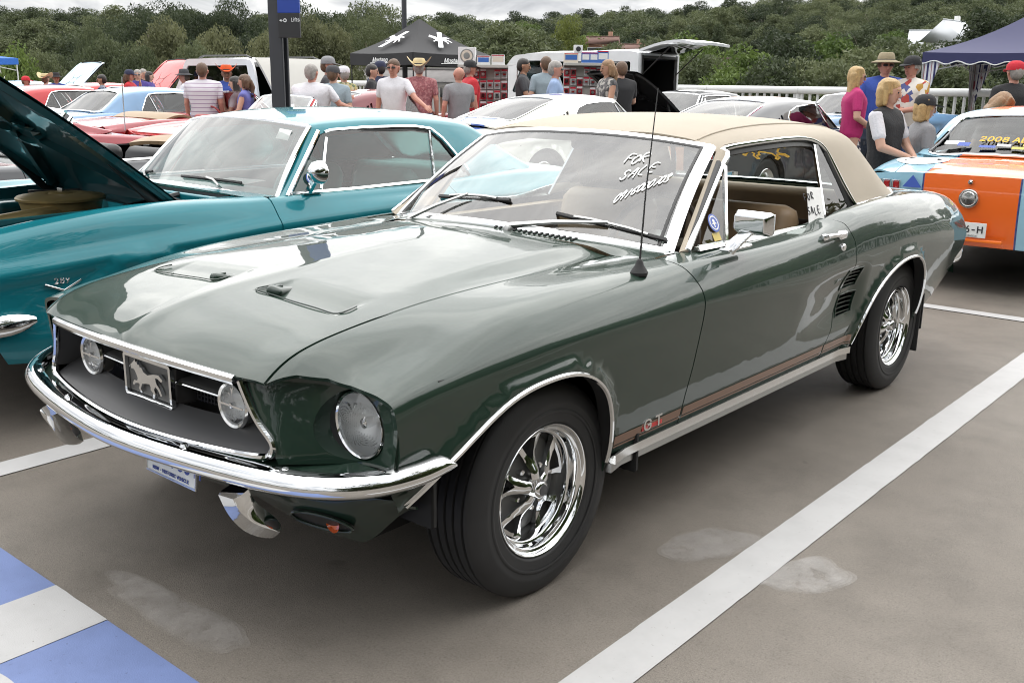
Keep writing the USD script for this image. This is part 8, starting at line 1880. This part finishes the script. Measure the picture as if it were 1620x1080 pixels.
# ---------------------------------------------------------------- van and estate car
def van():
    cx_, cy_, _ = (-8.90, 15.13, 1.61)
    th = thing('white_van', 'white van with its tailgate open and a dark load space', 'van', (cx_, cy_, gz(cy_)), YAW * 0 + .06)
    # local: x to the rear (+x), y = -y side towards us; rear face at x = 0, length 4.4 towards -x
    prof = [(-4.40, .45), (-4.42, .80), (-4.25, 1.02), (-3.75, 1.20), (-3.15, 1.84), (-2.8, 1.95), (-.12, 1.99), (-.02, 1.93), (.02, .95), (0, .40), (-.4, .33), (-4.2, .33)]
    side = Polygon(smooth_path(prof, 90, closed=True)).buffer(0)
    wheelcut = shapely.union_all([Point(-.85, .33).buffer(.36), Point(-3.55, .33).buffer(.36)])
    side = side.difference(wheelcut)
    wins = [Polygon([(-3.05, 1.20), (-2.35, 1.20), (-2.35, 1.78), (-2.78, 1.78)]).buffer(.04), sbox(-2.15, 1.24, -1.15, 1.76).buffer(.04), sbox(-1.0, 1.24, -.22, 1.76).buffer(.04)]
    shell = side
    for w in wins: shell = shell.difference(w)
    for sy, nm in ((-1, 'side_panel'), (1, 'side_panel')):
        p = frame(ext(shell, .04), (0, -.04 if sy < 0 else 1.60, 0), (1, 0, 0), (0, 0, 1), (0, 1, 0)) if False else frame(ext(shell, .04), (0, 0 if sy < 0 else 1.64, 0), (1, 0, 0), (0, 0, 1))
        put(th, nm, p, 'white_paint_gloss', 30)
        for w in wins: put(th, 'side_window', frame(ext(w, .006), (0, -.02 if sy < 0 else 1.62, 0), (1, 0, 0), (0, 0, 1)), 'tinted_glass', 0)
    rp = np.array([(-3.15, 1.80), (-2.8, 1.95), (-1.5, 1.985), (-.12, 1.99), (-.02, 1.93)]); rpp = smooth_path(np.c_[rp, np.zeros(5)], 20)[:, :2]
    put(th, 'roof', solid(grid_surf(lambda a, b: np.stack([np.interp(a, np.linspace(0, 1, 20), rpp[:, 0]), -.03 + b * 1.66, np.interp(a, np.linspace(0, 1, 20), rpp[:, 1]) + .05 * np.sin(np.pi * b) + .0], -1), 22, 9), .03), 'white_paint_gloss', 40)
    put(th, 'windscreen', grid_surf(lambda a, b: np.stack([-3.75 + .60 * b - .10 * np.sin(np.pi * a), .02 + a * 1.56, 1.20 + .62 * b], -1), 10, 6), 'windscreen_glass')
    put(th, 'bonnet', solid(grid_surf(lambda a, b: np.stack([-4.40 + .66 * b - .08 * np.sin(np.pi * a), -.02 + a * 1.64, .82 + .38 * b ** .7], -1), 10, 6), .03), 'white_paint_gloss', 40)
    put(th, 'front_panel', rbx((-4.40, .80, .60), (.08, 1.60, .50), .03), 'white_paint_gloss')
    put(th, 'rear_frame', cat(bx((.0, .03, 1.2), (.05, .10, 1.5)), bx((.0, 1.57, 1.2), (.05, .10, 1.5)), bx((-.03, .80, 1.93), (.08, 1.6, .08)), bx((0, .80, .52), (.06, 1.6, .30))), 'white_paint_gloss', 0)
    put(th, 'door_seal', cat(bx((.028, .09, 1.28), (.012, .05, 1.28)), bx((.028, 1.51, 1.28), (.012, .05, 1.28)), bx((.028, .80, 1.89), (.012, 1.42, .05))), 'black_rubber', 0)
    put(th, 'load_space', cat(bx((-1.3, .80, .60), (2.6, 1.5, .04)), bx((-2.5, .80, 1.25), (.04, 1.5, 1.3)), bx((-1.3, .06, 1.2), (2.5, .02, 1.3)), bx((-1.3, 1.54, 1.2), (2.5, .02, 1.3)), bx((-1.3, .80, 1.90), (2.5, 1.5, .02))), 'dark_void', 0)
    tg = put(th, 'tailgate', solid(grid_surf(lambda a, b: np.stack([-.02 + b * 1.18, .02 + a * 1.56, 1.98 + .22 * np.sin(b * 1.7) - .10 * b ** 3 + .02 * np.sin(np.pi * a)], -1), 10, 12), .05), 'white_paint_gloss', 40)
    put(tg, 'tailgate_window', solid(grid_surf(lambda a, b: np.stack([.10 + b * .5, .20 + a * 1.2, 1.93 + .22 * np.sin((b * .5 + .12) * 1.5) - .012], -1), 5, 5), .01), 'tinted_glass', 0)
    for y in (.10, 1.50): put(tg, 'gas_strut', tube([(.02, y, 1.55), (.62, y, 2.08)], .012, 6), 'black_trim')
    put(th, 'rear_bumper', rbx((.05, .80, .46), (.12, 1.66, .20), .04), 'white_paint_gloss')
    for y in (.02, 1.58): put(th, 'tail_lamp', rbx((.03, y, 1.02), (.05, .10, .36), .012), 'red_lens')
    for x in (-.85, -3.55):
        for y in (.02, 1.58):
            f = lambda q: trimesh.Trimesh(np.array(q.vertices)[:, [1, 0, 2]] * [1, (-1 if y < .5 else 1), 1] + [x, y + (.08 if y < .5 else -.08), .315], q.faces[:, ::(1 if y < .5 else -1)], process=False)
            w = put(th, 'wheel', f(COVER), 'brushed_metal', 40); put(w, 'tyre', f(TYRE_S), 'tyre_rubber', 40)
    put(th, 'underbody', bx((-2.1, .80, .36), (3.9, 1.4, .08)), 'dark_void', 0)
glass('tinted_glass', (.25, .30, .32), 1.6)
van()
def estate():
    x, y, _ = (-15.50, 10.39, 1.26)
    th = thing('estate_car', 'white four wheel drive estate with red sides and its tailgate raised', 'car', (x, y, gz(y)), -.12)
    # local: x along the car (front at -x), y across (near side at y = -.85)
    prof = [(-2.25, .55), (-2.28, .95), (-2.1, 1.05), (-1.25, 1.12), (-.65, 1.70), (-.3, 1.78), (1.9, 1.76), (2.15, 1.66), (2.28, 1.10), (2.28, .55), (1.9, .42), (-1.9, .42)]
    side = Polygon(smooth_path(prof, 90, closed=True)).buffer(0).difference(shapely.union_all([Point(-1.4, .40).buffer(.42), Point(1.35, .40).buffer(.42)]))
    wins = [Polygon([(-.95, 1.14), (-.10, 1.14), (-.10, 1.62), (-.48, 1.62)]).buffer(.03), sbox(.08, 1.14, .95, 1.62).buffer(.03), Polygon([(1.14, 1.14), (2.02, 1.14), (1.90, 1.62), (1.14, 1.62)]).buffer(.03)]
    low = side.intersection(sbox(-3, 0, 3, .92)); up_ = side.difference(sbox(-3, 0, 3, .92))
    for w in wins: up_ = up_.difference(w)
    for yy in (-.82, .82):
        put(th, 'side_panel', frame(ext(up_, .04), (0, yy + .02, 0), (1, 0, 0), (0, 0, 1)), 'white_paint_gloss', 30); put(th, 'lower_side', frame(ext(low, .044), (0, yy + .022, 0), (1, 0, 0), (0, 0, 1)), 'red_paint', 30)
        for w in wins: put(th, 'side_window', frame(ext(w, .006), (0, yy, 0), (1, 0, 0), (0, 0, 1)), 'tinted_glass', 0)
        for xx in (-1.4, 1.35):
            f = lambda q: trimesh.Trimesh(np.array(q.vertices)[:, [1, 0, 2]] * [1, (-1 if yy < 0 else 1), 1.1] + [xx, yy * .9, .36], q.faces[:, ::(1 if yy < 0 else -1)], process=False)
            w_ = put(th, 'wheel', f(COVER), 'brushed_metal', 40); put(w_, 'tyre', f(TYRE_S), 'tyre_rubber', 40)
        put(th, 'roof_rail', tube([(-.2, yy * .88, 1.80), (0, yy * .88, 1.84), (1.7, yy * .88, 1.83), (1.9, yy * .88, 1.78)], .018, 6), 'black_trim')
    put(th, 'roof', solid(grid_surf(lambda a, b: np.stack([-.66 + a * 2.72, -.84 + b * 1.68, 1.70 + .09 * np.sin(np.pi * np.clip(a * 1.05, 0, 1)) ** .4 + .03 * np.sin(np.pi * b)], -1), 16, 8), .03), 'white_paint_gloss', 40)
    put(th, 'bonnet', solid(grid_surf(lambda a, b: np.stack([-2.2 + a * 1.0, -.80 + b * 1.6, 1.02 + .10 * a + .03 * np.sin(np.pi * b)], -1), 8, 8), .03), 'white_paint_gloss', 40)
    put(th, 'windscreen', grid_surf(lambda a, b: np.stack([-1.22 + .58 * b - .08 * np.sin(np.pi * a), -.76 + a * 1.52, 1.13 + .56 * b], -1), 8, 5), 'windscreen_glass')
    tg = put(th, 'tailgate', solid(grid_surf(lambda a, b: np.stack([2.06 + b * .62, -.74 + a * 1.48, 1.74 - .62 * b ** 1.2], -1), 6, 8), .05), 'pegboard', 40); put(tg, 'tailgate_window', solid(grid_surf(lambda a, b: np.stack([2.16 + b * .32, -.58 + a * 1.16, 1.70 - .62 * (.12 + b * .5) ** 1.2 + .02], -1), 4, 4), .01), 'tinted_glass', 0)
    put(th, 'rear_frame', bx((2.22, 0, .85), (.06, 1.6, .5)), 'white_paint_gloss', 0); put(th, 'front_panel', rbx((-2.24, 0, .75), (.08, 1.6, .5), .03), 'white_paint_gloss'); put(th, 'load_space', cat(bx((1.2, 0, .7), (2.0, 1.5, .04)), bx((.3, 0, 1.2), (.04, 1.5, .9))), 'dark_void', 0); put(th, 'underbody', bx((0, 0, .44), (4.0, 1.4, .06)), 'dark_void', 0)
estate()
red_conv = classic('dark red convertible with a tan folded hood, between the teal and sky blue coupes', (-10.75, 8.05, 0), 3.20, 'convertible', 'dark_red_paint', seat='red_vinyl', step=.06)
red_coupe = classic('bright red coupe whose roof shows behind the sky blue coupe', (-15.9, 8.3, 0), 3.2, 'coupe', 'red_paint', step=.07)
conv2 = classic('open convertible with only its chrome windscreen frame showing over the teal roof', (-8.75, 5.3, 0), .0, 'convertible', 'red_paint', seat='tan_vinyl', step=.07, skip=('hood_cover',))
bonnet_red = classic('bright red car with its bonnet up behind the sky blue coupe', (-20.3, 11.65, 0), 3.2, 'coupe', 'bright_red_paint', step=.08, skip=('bonnet',), bonnet_up=True)
raised(bonnet_red, math.radians(46), 'bright_red_paint', 'black_trim')
bonnet_blue = classic('pale blue car with its bonnet up, far left', (-25.9, 12.3, 0), 3.25, 'coupe', 'pale_blue_paint', step=.08, skip=('bonnet',), bonnet_up=True)
raised(bonnet_blue, math.radians(44), 'pale_blue_paint', 'black_trim')
bonnet_black = classic('black car with its bonnet up in front of the white van', (-7.3, 12.6, 0), -.1, 'coupe', 'black_paint', step=.08, skip=('bonnet',), bonnet_up=True)
raised(bonnet_black, math.radians(34), 'black_paint', 'engine_black')
put(bonnet_black, 'engine', cat(rbx((0, .05, .68), (.6, .7, .3), .06), lathe([(.001, .1), (.19, .09), (.19, .03), (.001, .03)], 24, 'z', (0, .05, .82))), 'engine_black')
pale_row3 = classic('pale blue coupe with its windscreen towards us near the white railing', (-4.9, 14.2, 0), -.25, 'coupe', 'sky_blue_paint', step=.07)
white_row3 = classic('white coupe facing us in front of the railing, right of the van', (-5.4, 15.6, 0), -.12, 'coupe', 'white_paint_gloss', step=.08) if False else None
